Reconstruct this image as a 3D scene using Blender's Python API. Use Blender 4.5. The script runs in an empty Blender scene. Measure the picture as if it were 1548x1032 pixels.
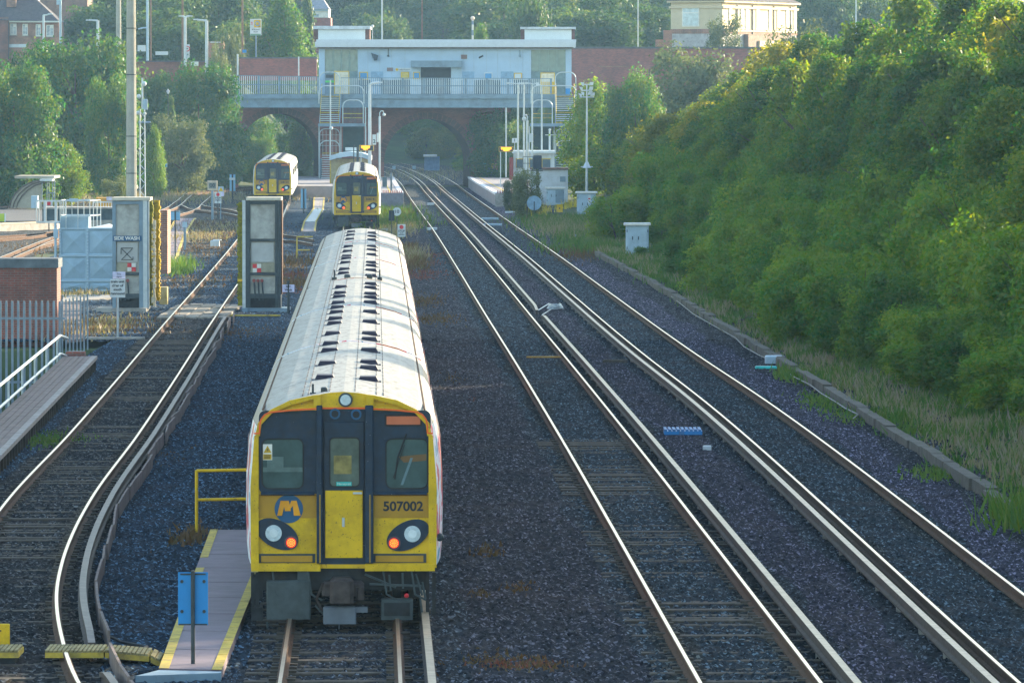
import bpy, math, random
import numpy as np
from mathutils import Vector, Matrix
rad = math.radians
S = bpy.context.scene
COL = S.collection

# ------------------------------------------------------------ camera, sky, sun, exposure
F = 10000.0 / 1548.0            # focal length over picture width
H = 7.4                         # the footbridge the picture is taken from
PITCH = math.atan(363 / 10000.0)
cd = bpy.data.cameras.new('camera'); cam = bpy.data.objects.new('camera', cd); COL.objects.link(cam)
cd.sensor_width = 36; cd.lens = 36 * F; cd.clip_start = 1; cd.clip_end = 6000
cam.location = (0, 0, H); cam.rotation_euler = (math.pi / 2 - PITCH, 0, 0)
S.camera = cam
SUN_AZ, SUN_EL = rad(46), rad(13)     # azimuth from the track direction (+Y) towards the right (+X)
w = bpy.data.worlds.new('World'); S.world = w; w.use_nodes = True
nt = w.node_tree; bg = nt.nodes['Background']
sky = nt.nodes.new('ShaderNodeTexSky'); sky.sky_type = 'NISHITA'; sky.sun_disc = False
sky.sun_elevation = SUN_EL; sky.sun_rotation = SUN_AZ; sky.air_density = 1.3; sky.dust_density = 1.0; sky.ozone_density = 1.6
nt.links.new(sky.outputs[0], bg.inputs[0]); bg.inputs[1].default_value = 0.145
sd = bpy.data.lights.new('sun', 'SUN'); sd.energy = 5.0; sd.angle = rad(0.6); sd.color = (1.0, 0.82, 0.56)
so = bpy.data.objects.new('sun', sd); COL.objects.link(so); so.location = (60, 40, 60)
sdir = Vector((math.sin(SUN_AZ) * math.cos(SUN_EL), math.cos(SUN_AZ) * math.cos(SUN_EL), math.sin(SUN_EL)))
so.rotation_euler = sdir.to_track_quat('Z', 'Y').to_euler()
S.view_settings.view_transform = 'Standard'; S.view_settings.look = 'None'
S.view_settings.exposure = 2.05; S.view_settings.gamma = 1
S.render.resolution_x = 1024; S.render.resolution_y = 682

# ------------------------------------------------------------ helpers
cp_, sp_ = math.cos(PITCH), math.sin(PITCH)
def ray(px, py):
    u = (px - 774) / 10000.0; v = (516 - py) / 10000.0
    return u, cp_ + v * sp_, -sp_ + v * cp_
def G(px, py, z=0.0):           # a survey of the photograph: the ground point seen at a picture point
    d = ray(px, py); t = (z - H) / d[2]
    return Vector((d[0] * t, d[1] * t, z))
def W(px, py, Y):               # the point seen there at a known distance
    d = ray(px, py); t = Y / d[1]
    return Vector((d[0] * t, Y, H + d[2] * t))

class MB:
    def __init__(s): s.v = []; s.f = []; s.m = []
    def add(s, vs, fs, mi=0):
        b = len(s.v); s.v += [tuple(x) for x in vs]
        for q in fs: s.f.append([i + b for i in q]); s.m.append(mi)
        return s
    def box(s, x0, x1, y0, y1, z0, z1, mi=0, top=None):
        t = mi if top is None else top
        vs = [(x0,y0,z0),(x1,y0,z0),(x1,y1,z0),(x0,y1,z0),(x0,y0,z1),(x1,y0,z1),(x1,y1,z1),(x0,y1,z1)]
        s.add(vs, [(3,2,1,0),(0,1,5,4),(1,2,6,5),(2,3,7,6),(3,0,4,7)], mi)
        b = len(s.v) - 8; s.f.append([b+4,b+5,b+6,b+7]); s.m.append(t)
        return s
    def bevbox(s, x0, x1, y0, y1, z0, z1, c=0.02, mi=0):   # box with chamfered vertical edges and top
        def ring(i, z): return [(x0+i+c,y0+i,z),(x1-i-c,y0+i,z),(x1-i,y0+i+c,z),(x1-i,y1-i-c,z),(x1-i-c,y1-i,z),(x0+i+c,y1-i,z),(x0+i,y1-i-c,z),(x0+i,y0+i+c,z)]
        vs = ring(0, z0) + ring(0, z1 - c) + ring(c, z1)
        fs = [tuple(range(7,-1,-1)), tuple(range(16,24))]
        for k in range(2):
            for i in range(8): j = (i+1) % 8; fs.append((k*8+i, k*8+j, k*8+8+j, k*8+8+i))
        return s.add(vs, fs, mi)
    def prism(s, poly, y0, y1, mi=0, axis='y'):           # polygon in (x,z) extruded along y (or (y,z) along x)
        n = len(poly)
        if axis == 'y': vs = [(a, y0, b) for a, b in poly] + [(a, y1, b) for a, b in poly]
        elif axis == 'x': vs = [(y0, a, b) for a, b in poly] + [(y1, a, b) for a, b in poly]
        else: vs = [(a, b, y0) for a, b in poly] + [(a, b, y1) for a, b in poly]
        fs = [tuple(range(n)), tuple(range(2*n-1, n-1, -1))] + [(i, n+i, n+(i+1)%n, (i+1)%n) for i in range(n)]
        return s.add(vs, fs, mi)
    def tube(s, pts, r, n=6, mi=0, r2=None, cap=True):
        pts = [Vector(p) for p in pts]; m = len(pts); vs = []; fs = []
        for i, p in enumerate(pts):
            t = (pts[min(i+1, m-1)] - pts[max(i-1, 0)]).normalized()
            a = t.cross(Vector((0,0,1)) if abs(t.z) < .9 else Vector((0,1,0))).normalized(); b = a.cross(t)
            rr = r if r2 is None else r + (r2 - r) * i / (m - 1)
            for k in range(n):
                an = 2*math.pi*(k+.5)/n; vs.append(p + a*math.cos(an)*rr + b*math.sin(an)*rr)
        for i in range(m-1):
            for k in range(n): k2 = (k+1) % n; fs.append((i*n+k, i*n+k2, i*n+n+k2, i*n+n+k))
        if cap: fs += [tuple(range(n-1,-1,-1)), tuple(range((m-1)*n, m*n))]
        return s.add(vs, fs, mi)
    def disc(s, c, r, d=0.02, n=20, mi=0, axis='y', rx=None, rot=0):   # a short cylinder facing -y (towards the footbridge)
        rx = rx or r; vs = []
        for k in range(2):
            for i in range(n):
                a = 2*math.pi*i/n; x = rx*math.cos(a); z = r*math.sin(a)
                x, z = x*math.cos(rot)-z*math.sin(rot), x*math.sin(rot)+z*math.cos(rot)
                vs.append((c[0]+x, c[1]+(0 if k == 0 else d), c[2]+z) if axis == 'y' else (c[0]+x, c[1]+z, c[2]+(0 if k else d)))
        return s.add(vs, [tuple(range(n)), tuple(range(2*n-1,n-1,-1))] + [(i, n+i, n+(i+1)%n, (i+1)%n) for i in range(n)], mi)
    def ball(s, c, r, n=10, mi=0, sz=1):
        vs = []; fs = []
        for j in range(1, n//2):
            th = math.pi*j/(n//2)
            for i in range(n): a = 2*math.pi*i/n; vs.append((c[0]+r*math.sin(th)*math.cos(a), c[1]+r*math.sin(th)*math.sin(a), c[2]+sz*r*math.cos(th)))
        k = len(vs); vs += [(c[0],c[1],c[2]+sz*r),(c[0],c[1],c[2]-sz*r)]
        for j in range(n//2-2):
            for i in range(n): i2 = (i+1)%n; fs.append((j*n+i, (j+1)*n+i, (j+1)*n+i2, j*n+i2))
        for i in range(n): i2 = (i+1)%n; fs.append((k, i, i2)); fs.append((k+1, (n//2-2)*n+i2, (n//2-2)*n+i))
        return s.add(vs, fs, mi)
    def sweep(s, pts, prof, mis=None, closed=True):       # profile (sideways, up) swept along a line of ground points
        pts = [Vector(p) for p in pts]; m = len(pts); n = len(prof); vs = []; fs = []; ms = []
        for i, p in enumerate(pts):
            t = (pts[min(i+1,m-1)] - pts[max(i-1,0)]); t.z = 0; t.normalize()
            a = Vector((t.y, -t.x, 0))
            for q in prof: vs.append(p + a*q[0] + Vector((0,0,q[1])))
        b = len(s.v); s.v += [tuple(x) for x in vs]
        for i in range(m-1):
            for k in range(n if closed else n-1):
                k2 = (k+1) % n; s.f.append([b+i*n+k, b+(i+1)*n+k, b+(i+1)*n+k2, b+i*n+k2]); s.m.append(mis[k] if mis else 0)
        if closed:
            s.f.append([b+k for k in range(n)]); s.m.append(0); s.f.append([b+(m-1)*n+k for k in range(n-1,-1,-1)]); s.m.append(0)
        return s
    def mesh(s, name, mats, smooth=False):
        me = bpy.data.meshes.new(name); me.from_pydata(s.v, [], s.f)
        mats = mats if isinstance(mats, (list, tuple)) else [mats]
        for x in mats: me.materials.append(x)
        if len(mats) > 1: me.polygons.foreach_set('material_index', s.m)
        if smooth: me.polygons.foreach_set('use_smooth', [True]*len(s.f))
        me.update(); return me

def tag(o, label=None, cat=None, group=None, kind=None):
    if label: o['label'] = label
    if cat: o['category'] = cat
    if group: o['group'] = group
    if kind: o['kind'] = kind
    return o
def thing(name, label, cat, loc=(0,0,0), rot=0, group=None):
    o = bpy.data.objects.new(name, None); COL.objects.link(o); o.location = loc; o.rotation_euler = (0,0,rot)
    o.empty_display_size = 0.2
    return tag(o, label, cat, group)
def part(name, mb, mats, parent, local=False, smooth=False, label=None):
    """a part; coordinates are world ones unless local"""
    if not local:
        q = parent
        off = Vector((0,0,0))
        while q: off = off + q.location; q = q.parent
        mb.v = [(x-off.x, y-off.y, z-off.z) for x, y, z in mb.v]
    me = mb.mesh(name, mats, smooth) if isinstance(mb, MB) else mb
    o = bpy.data.objects.new(name, me); COL.objects.link(o); o.parent = parent
    if label: o['label'] = label
    return o
def solo(name, mb, mats, label, cat, group=None, kind=None, smooth=False):
    """a thing made of one mesh, its origin at its base"""
    a = np.array(mb.v); off = ((a[:,0].min()+a[:,0].max())/2, (a[:,1].min()+a[:,1].max())/2, a[:,2].min())
    mb.v = [(x-off[0], y-off[1], z-off[2]) for x, y, z in mb.v]
    o = bpy.data.objects.new(name, mb.mesh(name, mats, smooth)); COL.objects.link(o); o.location = off
    return tag(o, label, cat, group, kind)
def copy_tree(o, parent=None):
    c = o.copy(); COL.objects.link(c)
    if parent: c.parent = parent
    for ch in o.children: copy_tree(ch, c)
    return c
def textmesh(txt, size, bold=0.0, align='CENTER'):
    cu = bpy.data.curves.new('t', 'FONT'); cu.body = txt; cu.size = size; cu.align_x = align; cu.align_y = 'CENTER'; cu.extrude = 0.003; cu.offset = bold
    o = bpy.data.objects.new('t', cu); COL.objects.link(o)
    dg = bpy.context.evaluated_depsgraph_get(); me = bpy.data.meshes.new_from_object(o.evaluated_get(dg))
    bpy.data.objects.remove(o); return me
def addtext(mb, txt, c, size, mi=0, bold=0.0, sx=1.0):   # writing in a vertical plane that faces the footbridge
    me = textmesh(txt, size, bold)
    mb.add([(c[0]+v.co.x*sx, c[1]-v.co.z, c[2]+v.co.y) for v in me.vertices], [tuple(p.vertices) for p in me.polygons], mi)
    bpy.data.meshes.remove(me)

# ------------------------------------------------------------ materials
def lin(c):
    if isinstance(c, str): c = [int(c[i:i+2], 16)/255 for i in (1,3,5)]; c = [x/12.92 if x <= .04045 else ((x+.055)/1.055)**2.4 for x in c]
    return (c[0], c[1], c[2], 1)
def ramp(nt, fac, stops):
    r = nt.nodes.new('ShaderNodeValToRGB'); e = r.color_ramp.elements
    while len(e) < len(stops): e.new(.5)
    for x, (p, c) in zip(e, stops): x.position = p; x.color = lin(c)
    nt.links.new(fac, r.inputs[0]); return r.outputs[0]
def newmat(name):
    m = bpy.data.materials.new(name); m.use_nodes = True
    return m, m.node_tree, m.node_tree.nodes['Principled BSDF']
def coords(nt, obj=True):
    return nt.nodes.new('ShaderNodeTexCoord').outputs['Object' if obj else 'Generated']
def noise(nt, vec, scale, detail=4, rough=.6, out=0):
    n = nt.nodes.new('ShaderNodeTexNoise'); n.inputs['Scale'].default_value = scale; n.inputs['Detail'].default_value = detail; n.inputs['Roughness'].default_value = rough
    nt.links.new(vec, n.inputs['Vector']); return n.outputs[out]
def mixc(nt, fac, a, b, mode='MIX'):
    m = nt.nodes.new('ShaderNodeMix'); m.data_type = 'RGBA'; m.blend_type = mode
    for s, i in ((fac,0),(a,6),(b,7)):
        if hasattr(s, 'is_output'): nt.links.new(s, m.inputs[i])
        else: m.inputs[i].default_value = s if i == 0 else lin(s)
    return m.outputs[2]
def bump(nt, h, p, st=.4, d=.02):
    b = nt.nodes.new('ShaderNodeBump'); b.inputs['Strength'].default_value = st; b.inputs['Distance'].default_value = d
    nt.links.new(h, b.inputs['Height']); nt.links.new(b.outputs[0], p.inputs['Normal'])
def M(name, c, rough=.7, metal=0.0, var=.25, scale=3.0, dirt=None, amt=.5, bs=0.0, em=None):
    """paint, metal, concrete: a base colour with uneven wear and, if asked, patches of dirt"""
    m, nt, p = newmat(name); p.inputs['Roughness'].default_value = rough; p.inputs['Metallic'].default_value = metal; p.inputs['Specular IOR Level'].default_value = .15 if rough > .7 else .3
    v = coords(nt); n = noise(nt, v, scale, 6); b = lin(c)
    col = ramp(nt, n, [(.3, [x*(1-var) for x in b[:3]]), (.7, [min(1, x*(1+var)) for x in b[:3]])])
    if dirt:
        n2 = noise(nt, v, scale*.6, 8, .7)
        col = mixc(nt, ramp(nt, n2, [(.48, (0,0,0)), (.66, (amt,amt,amt))]), col, dirt)
    nt.links.new(col, p.inputs['Base Color'])
    if bs: bump(nt, noise(nt, v, scale*12, 3), p, bs)
    if em: p.inputs['Emission Color'].default_value = lin(em[0]); p.inputs['Emission Strength'].default_value = em[1]
    return m
def speck(m, c, sc, lo, hi):       # chips and spots scattered over a paint
    nt = m.node_tree; p = nt.nodes['Principled BSDF']; s = p.inputs['Base Color'].links[0].from_socket
    nt.links.new(mixc(nt, ramp(nt, noise(nt, coords(nt), sc, 2, .5), [(lo, (0,0,0)), (hi, (.8,.8,.8))]), s, c), p.inputs['Base Color']); return m
def brick(name, c1, c2, mortar=(.22,.2,.18), sc=1.0, axis='xz', dirt=(.03,.03,.03), amt=.6):
    m, nt, p = newmat(name); p.inputs['Roughness'].default_value = .9
    v = coords(nt); sep = nt.nodes.new('ShaderNodeSeparateXYZ'); nt.links.new(v, sep.inputs[0])
    add = nt.nodes.new('ShaderNodeMath'); nt.links.new(sep.outputs[0], add.inputs[0]); nt.links.new(sep.outputs[1], add.inputs[1])
    com = nt.nodes.new('ShaderNodeCombineXYZ'); nt.links.new(add.outputs[0], com.inputs[0]); nt.links.new(sep.outputs[2], com.inputs[1])
    b = nt.nodes.new('ShaderNodeTexBrick'); nt.links.new(com.outputs[0], b.inputs['Vector'])
    b.inputs['Color1'].default_value = lin(c1); b.inputs['Color2'].default_value = lin(c2); b.inputs['Mortar'].default_value = lin(mortar)
    b.inputs['Scale'].default_value = 1; b.inputs['Brick Width'].default_value = .225*sc; b.inputs['Row Height'].default_value = .075*sc; b.inputs['Mortar Size'].default_value = .01*sc
    n2 = noise(nt, v, .7, 8, .7)
    col = mixc(nt, ramp(nt, n2, [(.42, (0,0,0)), (.65, (amt,amt,amt))]), b.outputs[0], dirt)
    nt.links.new(col, p.inputs['Base Color']); return m
def leafmat(name, c1, c2, c3, trans=.35):
    """leaves: each leaf its own green, with drifts of yellower ones"""
    m, nt, p = newmat(name); nt.nodes.remove(p)
    g = nt.nodes.new('ShaderNodeNewGeometry'); v = coords(nt)
    a = ramp(nt, g.outputs['Random Per Island'], [(0, c1), (.6, c2), (1, c3)])
    oi = nt.nodes.new('ShaderNodeObjectInfo')
    b = mixc(nt, ramp(nt, noise(nt, v, .8, 3), [(.4, (0,0,0)), (.65, (.45,.45,.45))]), a, c3)
    hs = nt.nodes.new('ShaderNodeHueSaturation'); nt.links.new(b, hs.inputs['Color'])
    mr = nt.nodes.new('ShaderNodeMapRange'); nt.links.new(oi.outputs['Random'], mr.inputs[0]); mr.inputs[3].default_value = .478; mr.inputs[4].default_value = .522; nt.links.new(mr.outputs[0], hs.inputs['Hue'])
    mr2 = nt.nodes.new('ShaderNodeMapRange'); nt.links.new(oi.outputs['Random'], mr2.inputs[0]); mr2.inputs[3].default_value = 1.35; mr2.inputs[4].default_value = .62; nt.links.new(mr2.outputs[0], hs.inputs['Value'])
    d = nt.nodes.new('ShaderNodeBsdfDiffuse'); t = nt.nodes.new('ShaderNodeBsdfTranslucent'); gl = nt.nodes.new('ShaderNodeBsdfGlossy'); gl.inputs['Roughness'].default_value = .45; gl.inputs[0].default_value = (.6,.6,.6,1)
    tc = mixc(nt, 1.0, hs.outputs[0], (1.0,.85,.25), 'MULTIPLY'); ga = nt.nodes.new('ShaderNodeGamma'); ga.inputs[1].default_value = .8; nt.links.new(tc, ga.inputs[0])
    nt.links.new(hs.outputs[0], d.inputs[0]); nt.links.new(ga.outputs[0], t.inputs[0])
    ms = nt.nodes.new('ShaderNodeMixShader'); ms.inputs[0].default_value = trans; nt.links.new(d.outputs[0], ms.inputs[1]); nt.links.new(t.outputs[0], ms.inputs[2])
    m2 = nt.nodes.new('ShaderNodeMixShader'); m2.inputs[0].default_value = .04; nt.links.new(ms.outputs[0], m2.inputs[1]); nt.links.new(gl.outputs[0], m2.inputs[2])
    nt.links.new(m2.outputs[0], nt.nodes['Material Output'].inputs[0]); return m
def ballastmat(name, dark, mid, light, sc=14.0):
    """loose stone: every stone its own grey, drifts of cleaner and rustier stone, tint from the bed it lies in"""
    m, nt, p = newmat(name); p.inputs['Roughness'].default_value = .9; p.inputs['Specular IOR Level'].default_value = .06
    v = coords(nt)
    vo = nt.nodes.new('ShaderNodeTexVoronoi'); vo.inputs['Scale'].default_value = sc; nt.links.new(v, vo.inputs['Vector'])
    sp = nt.nodes.new('ShaderNodeSeparateColor'); nt.links.new(vo.outputs['Color'], sp.inputs[0])
    c = ramp(nt, sp.outputs[0], [(0, dark), (.5, mid), (.82, mid), (1, light)])
    at = nt.nodes.new('ShaderNodeVertexColor'); at.layer_name = 'bed'
    c = mixc(nt, 1.0, c, at.outputs[0], 'MULTIPLY')
    c = mixc(nt, ramp(nt, noise(nt, v, .35, 6, .65), [(.5, (0,0,0)), (.75, (.4,.4,.4))]), c, (.055,.04,.035))
    nt.links.new(c, p.inputs['Base Color']); return m
def glass(name, c, rough=.08, lo=.6, hi=1.5):
    m, nt, p = newmat(name); p.inputs['Base Color'].default_value = lin(c); p.inputs['Roughness'].default_value = rough; p.inputs['Specular IOR Level'].default_value = .6
    n = noise(nt, coords(nt), 2.5, 5); col = ramp(nt, n, [(.35, [x*lo for x in lin(c)[:3]]), (.7, [x*hi for x in lin(c)[:3]])]); nt.links.new(col, p.inputs['Base Color']); return m

white = M('white_paint', (.62,.62,.59), .5, var=.08, scale=4, dirt=(.35,.31,.25), amt=.35)
greywhite = M('pale_grey_paint', (.5,.55,.58), .5, var=.1, scale=2, dirt=(.3,.3,.28), amt=.4)
wallgrey = M('station_cladding', (.33,.46,.60), .6, var=.06, scale=1.0, dirt=(.3,.36,.42), amt=.3)
yellow = M('warning_yellow', (.60,.385,.005), .4, var=.18, scale=2.4, dirt=(.22,.14,.01), amt=.55)
speck(yellow, (.10,.07,.02), 34, .66, .72)
yellowdull = M('worn_yellow', (.50,.36,.06), .75, var=.25, scale=6, dirt=(.16,.13,.07), amt=.7)
orange = M('orange_paint', (.75,.12,.02), .5, var=.05)
black = M('black_paint', (.001,.020,.050), .4, var=.3, scale=8, dirt=(.04,.04,.04), amt=.25)
speck(black, (.35,.4,.45), 42, .73, .77)
rubber = M('dark_rubber', (.015,.017,.02), .7, var=.3)
bluegrey = M('blue_grey_steel', (.16,.24,.31), .45, var=.12, scale=2, dirt=(.09,.11,.12), amt=.5)
paleblue = M('pale_blue_paint', (.33,.45,.55), .5, var=.1, scale=2, dirt=(.2,.25,.28), amt=.5)
tankmat = M('tank_panels', (.26,.38,.48), .5, var=.12, scale=1.4, dirt=(.16,.23,.27), amt=.6)
galv = M('galvanised_steel', (.40,.46,.5), .4, .3, var=.15, scale=6)
steel = M('washer_steel', (.32,.34,.34), .45, .35, var=.3, scale=1.6, dirt=(.10,.09,.07), amt=.6)
darksteel = M('dark_steel', (.035,.05,.06), .55, .2, var=.3, scale=5)
underframe = M('grimy_underframe', (.022,.026,.03), .8, var=.4, scale=6, dirt=(.05,.04,.03), amt=.5)
rust = M('rusty_rail', (.085,.045,.028), .9, var=.35, scale=9)
railtop = M('polished_rail_head', (.56,.43,.31), .36, 1.0, var=.12, scale=3)
conrust = M('conductor_side', (.07,.055,.05), .8, var=.3, scale=6)
concrete = M('concrete', (.30,.29,.27), .9, var=.2, scale=2.5, dirt=(.13,.12,.1), amt=.6, bs=.2)
paving = M('platform_paving', (.27,.25,.26), .85, var=.12, scale=1.5, dirt=(.17,.16,.16), amt=.5)
plank = M('weathered_planks', (.17,.13,.12), .85, var=.3, scale=3, dirt=(.09,.075,.07), amt=.6)
sleeperm = M('sleeper_timber', (.075,.062,.05), .9, var=.4, scale=5, dirt=(.025,.022,.02), amt=.6)
asphalt = M('asphalt', (.09,.09,.095), .9, var=.2, scale=1.5)
mauve = M('walkway_surface', (.20,.16,.185), .8, var=.12, scale=2, dirt=(.13,.11,.12), amt=.5)
blue = M('blue_plastic', (.015,.21,.52), .5, var=.08)
skyblue = M('sky_blue_plate', (.20,.42,.62), .5, var=.08)
red = M('red_paint', (.55,.03,.04), .5, var=.1)
maroon = M('dull_red', (.22,.05,.045), .7, var=.2)
letters = M('black_lettering', (.012,.02,.03), .6, var=.1)
navy = M('navy_paint', (.008,.075,.18), .45, var=.1)
roofwhite = None
def roof_mat():
    m, nt, p = newmat('train_roof'); p.inputs['Roughness'].default_value = .55
    v = coords(nt); mp = nt.nodes.new('ShaderNodeMapping'); mp.inputs['Scale'].default_value = (3, .5, 1); nt.links.new(v, mp.inputs[0])
    c = ramp(nt, noise(nt, mp.outputs[0], 3, 8, .7), [(.36, (.115,.10,.088)), (.5, (.235,.222,.20)), (.7, (.30,.287,.265))])
    wv = nt.nodes.new('ShaderNodeTexVoronoi'); wv.inputs['Scale'].default_value = 9; wv.inputs['Randomness'].default_value = .15; nt.links.new(v, wv.inputs['Vector'])
    c = mixc(nt, ramp(nt, wv.outputs['Distance'], [(.10, (.45,.45,.45)), (.2, (0,0,0))]), c, (.13,.12,.105))
    sx = nt.nodes.new('ShaderNodeSeparateXYZ'); nt.links.new(v, sx.inputs[0]); ab = nt.nodes.new('ShaderNodeMath'); ab.operation = 'ABSOLUTE'; nt.links.new(sx.outputs[0], ab.inputs[0])
    md = nt.nodes.new('ShaderNodeMath'); md.operation = 'MULTIPLY_ADD'; nt.links.new(noise(nt, v, 2.2, 8, .75), md.inputs[0]); md.inputs[1].default_value = 1.1; nt.links.new(ab.outputs[0], md.inputs[2])
    c = mixc(nt, ramp(nt, md.outputs[0], [(.95, (0,0,0)), (1.0, (.1,.1,.1))]), c, (.13,.11,.09))      # grime gathers towards the gutters
    mr = nt.nodes.new('ShaderNodeMapRange'); nt.links.new(md.outputs[0], mr.inputs[0]); mr.inputs[1].default_value = 1.25; mr.inputs[2].default_value = 1.95; mr.inputs[4].default_value = .75
    c = mixc(nt, mr.outputs[0], c, (.11,.095,.08))
    nt.links.new(c, p.inputs['Base Color']); return m
roofwhite = roof_mat()
def wrap_mat():       # advertising wrap on the first train's sides: splashes of colour on white
    m, nt, p = newmat('advert_wrap'); p.inputs['Roughness'].default_value = .4
    v = coords(nt); mp = nt.nodes.new('ShaderNodeMapping'); mp.inputs['Scale'].default_value = (1, .8, 1.1); nt.links.new(v, mp.inputs[0])
    n = noise(nt, mp.outputs[0], 1.6, 3, .6)
    c = ramp(nt, n, [(.30, (.02,.3,.5)), (.38, (.75,.78,.85)), (.5, (.75,.78,.85)), (.54, (.6,.02,.10)), (.6, (.5,.10,.03)), (.66, (.12,.02,.3)), (.72, (.7,.7,.75))])
    c.node.color_ramp.interpolation = 'CONSTANT'
    nt.links.new(c, p.inputs['Base Color']); return m
wrap = wrap_mat()
sidegrey = M('train_side_grey', (.45,.46,.46), .45, var=.1, scale=2, dirt=(.25,.24,.22), amt=.5)
pane = glass('dark_train_glass', (.045,.08,.085), .06, .75, 1.35)
paneg = glass('green_tinted_glass', (.13,.23,.23), .1, .85, 1.15)
housepane = glass('window_glass', (.25,.32,.38), .1)
lampglass = M('headlamp_glass', (.45,.55,.6), .15, var=.2, scale=20)
redlamp = M('lit_tail_lamp', (.5,.01,.008), .4, var=.02, em=((1,.01,.004), .16))
redcore = M('lit_tail_lamp_core', (.8,.06,.02), .4, var=.02, em=((1,.16,.02), 1.5))
ledorange = M('lit_orange_display', (.8,.22,.01), .4, var=.02, em=((1,.26,.005), .9))
destm = M('destination_blind', (.24,.075,.035), .4, var=.15, em=((.8,.25,.12), .04))
tealm = M('teal_sticker', (.02,.42,.40), .5)
bronzey = M('dulled_yellow_band', (.36,.20,.015), .45, var=.15, scale=3)
brick_r = brick('red_brick', (.27,.065,.04), (.18,.045,.03), (.16,.13,.12))
brick_d = brick('sooty_bridge_brick', (.36,.105,.085), (.23,.075,.065), (.15,.11,.11), 1.0, amt=.3)
brick_o = brick('orange_brick', (.36,.13,.07), (.27,.09,.05), (.3,.26,.22))
slate = M('roof_slate', (.075,.065,.072), .8, var=.3, scale=3, bs=.2)
cream = M('cream_render', (.50,.43,.30), .8, var=.08, scale=1.5, dirt=(.45,.4,.3), amt=.3)
gravelgrey = M('grey_render', (.3,.31,.34), .85, var=.1)
brushg = M('moss_green_bristles', (.22,.21,.02), .95, var=.5, scale=8, dirt=(.05,.07,.03), amt=.8, bs=.8)
brushy = M('yellow_bristles', (.42,.30,.015), .95, var=.4, scale=8, dirt=(.12,.10,.03), amt=.6, bs=.8)
ballast = ballastmat('ballast', (.003,.004,.005), (.024,.029,.034), (.19,.20,.215), 21.0)
soil = M('dry_verge_soil', (.10,.085,.055), .95, var=.4, scale=.6, dirt=(.06,.075,.03), amt=.8, bs=.5)
grassland = M('rough_grass_ground', (.035,.06,.018), .95, var=.4, scale=.4, dirt=(.05,.05,.025), amt=.6, bs=.5)
leaf_wood = leafmat('birch_leaves', (.016,.125,.012), (.038,.165,.010), (.16,.20,.005), .65)
leaf_bush = leafmat('willow_leaves', (.030,.155,.006), (.062,.205,.006), (.16,.215,.006), .55)
leaf_dark = leafmat('sycamore_leaves', (.006,.09,.030), (.014,.115,.026), (.09,.14,.008), .5)
leaf_grey = leafmat('grey_green_leaves', (.05,.095,.045), (.08,.125,.06), (.13,.165,.075), .35)
leaf_far = leafmat('hillside_leaves', (.018,.08,.028), (.032,.105,.03), (.08,.13,.025), .45)
leaf_sunlit = leafmat('sunlit_yellow_leaves', (.075,.15,.008), (.135,.19,.008), (.27,.25,.010), .6)  # yellow of sunlit tree tops put into the leaf colour
bark = M('bark', (.10,.075,.055), .95, var=.4, scale=4, bs=.5)
woodpole = M('timber_pole', (.20,.12,.08), .9, var=.25, scale=2)

# ------------------------------------------------------------ lie of the land
def curve(pts):
    xs = np.array([p[0] for p in pts], float); ys = np.array([p[1] for p in pts], float)
    h = np.diff(xs); d = np.diff(ys)/h; m = np.zeros(len(xs)); m[0] = d[0]; m[-1] = d[-1]
    for i in range(1, len(xs)-1): m[i] = (d[i-1]*h[i]+d[i]*h[i-1])/(h[i-1]+h[i])
    def f(Y):
        Y = np.asarray(Y, float); i = np.clip(np.searchsorted(xs, Y)-1, 0, len(h)-1); t = (Y-xs[i])/h[i]
        return (2*t**3-3*t**2+1)*ys[i]+(t**3-2*t**2+t)*h[i]*m[i]+(-2*t**3+3*t**2)*ys[i+1]+(t**3-t**2)*h[i]*m[i+1] - .0215*Y
    return f
cA = curve([(40,4.85),(82,4.87),(140,4.87),(178,4.81),(224,4.69),(293,4.55),(384,4.29),(417,4.13),(480,3.85),(530,3.66),(582,3.5),(642,2.9),(730,1.0),(850,-3.5),(1000,-12)])
cB = curve([(40,8.85),(82,8.85),(162,8.83),(187,8.62),(245,8.36),(300,8.17),(396,7.66),(484,7.23),(530,7.0),(582,6.8),(642,6.2),(730,4.3),(850,-.2),(1000,-8.7)])
cC = curve([(40,-.40),(93,-.37),(200,-.38),(300,-.52),(383,-.77),(450,-.95),(520,-1.1)])
cD = curve([(60,-1.6),(76,-3.7),(82,-4.36),(90,-4.97),(97,-5.36),(104,-5.6),(112,-5.76),(119,-5.83),(143,-5.8),(164,-5.82),(218,-5.95),(262,-6.0),(347,-6.2),(463,-6.85),(530,-7.2),(600,-8.6),(700,-12)])
kerbX = curve([(40,11.6),(117,11.55),(163,11.62),(202,11.52),(259,11.4),(315,10.95),(400,10.2),(500,9.6),(600,9.2)])
def sstep(a, b, x):
    t = np.clip((x-a)/(b-a), 0, 1); return t*t*(3-2*t)
def hills(x, y):
    return .5*np.sin(x*.11+1.3)*np.sin(y*.07) + .3*np.sin(x*.31+y*.17)
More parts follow.
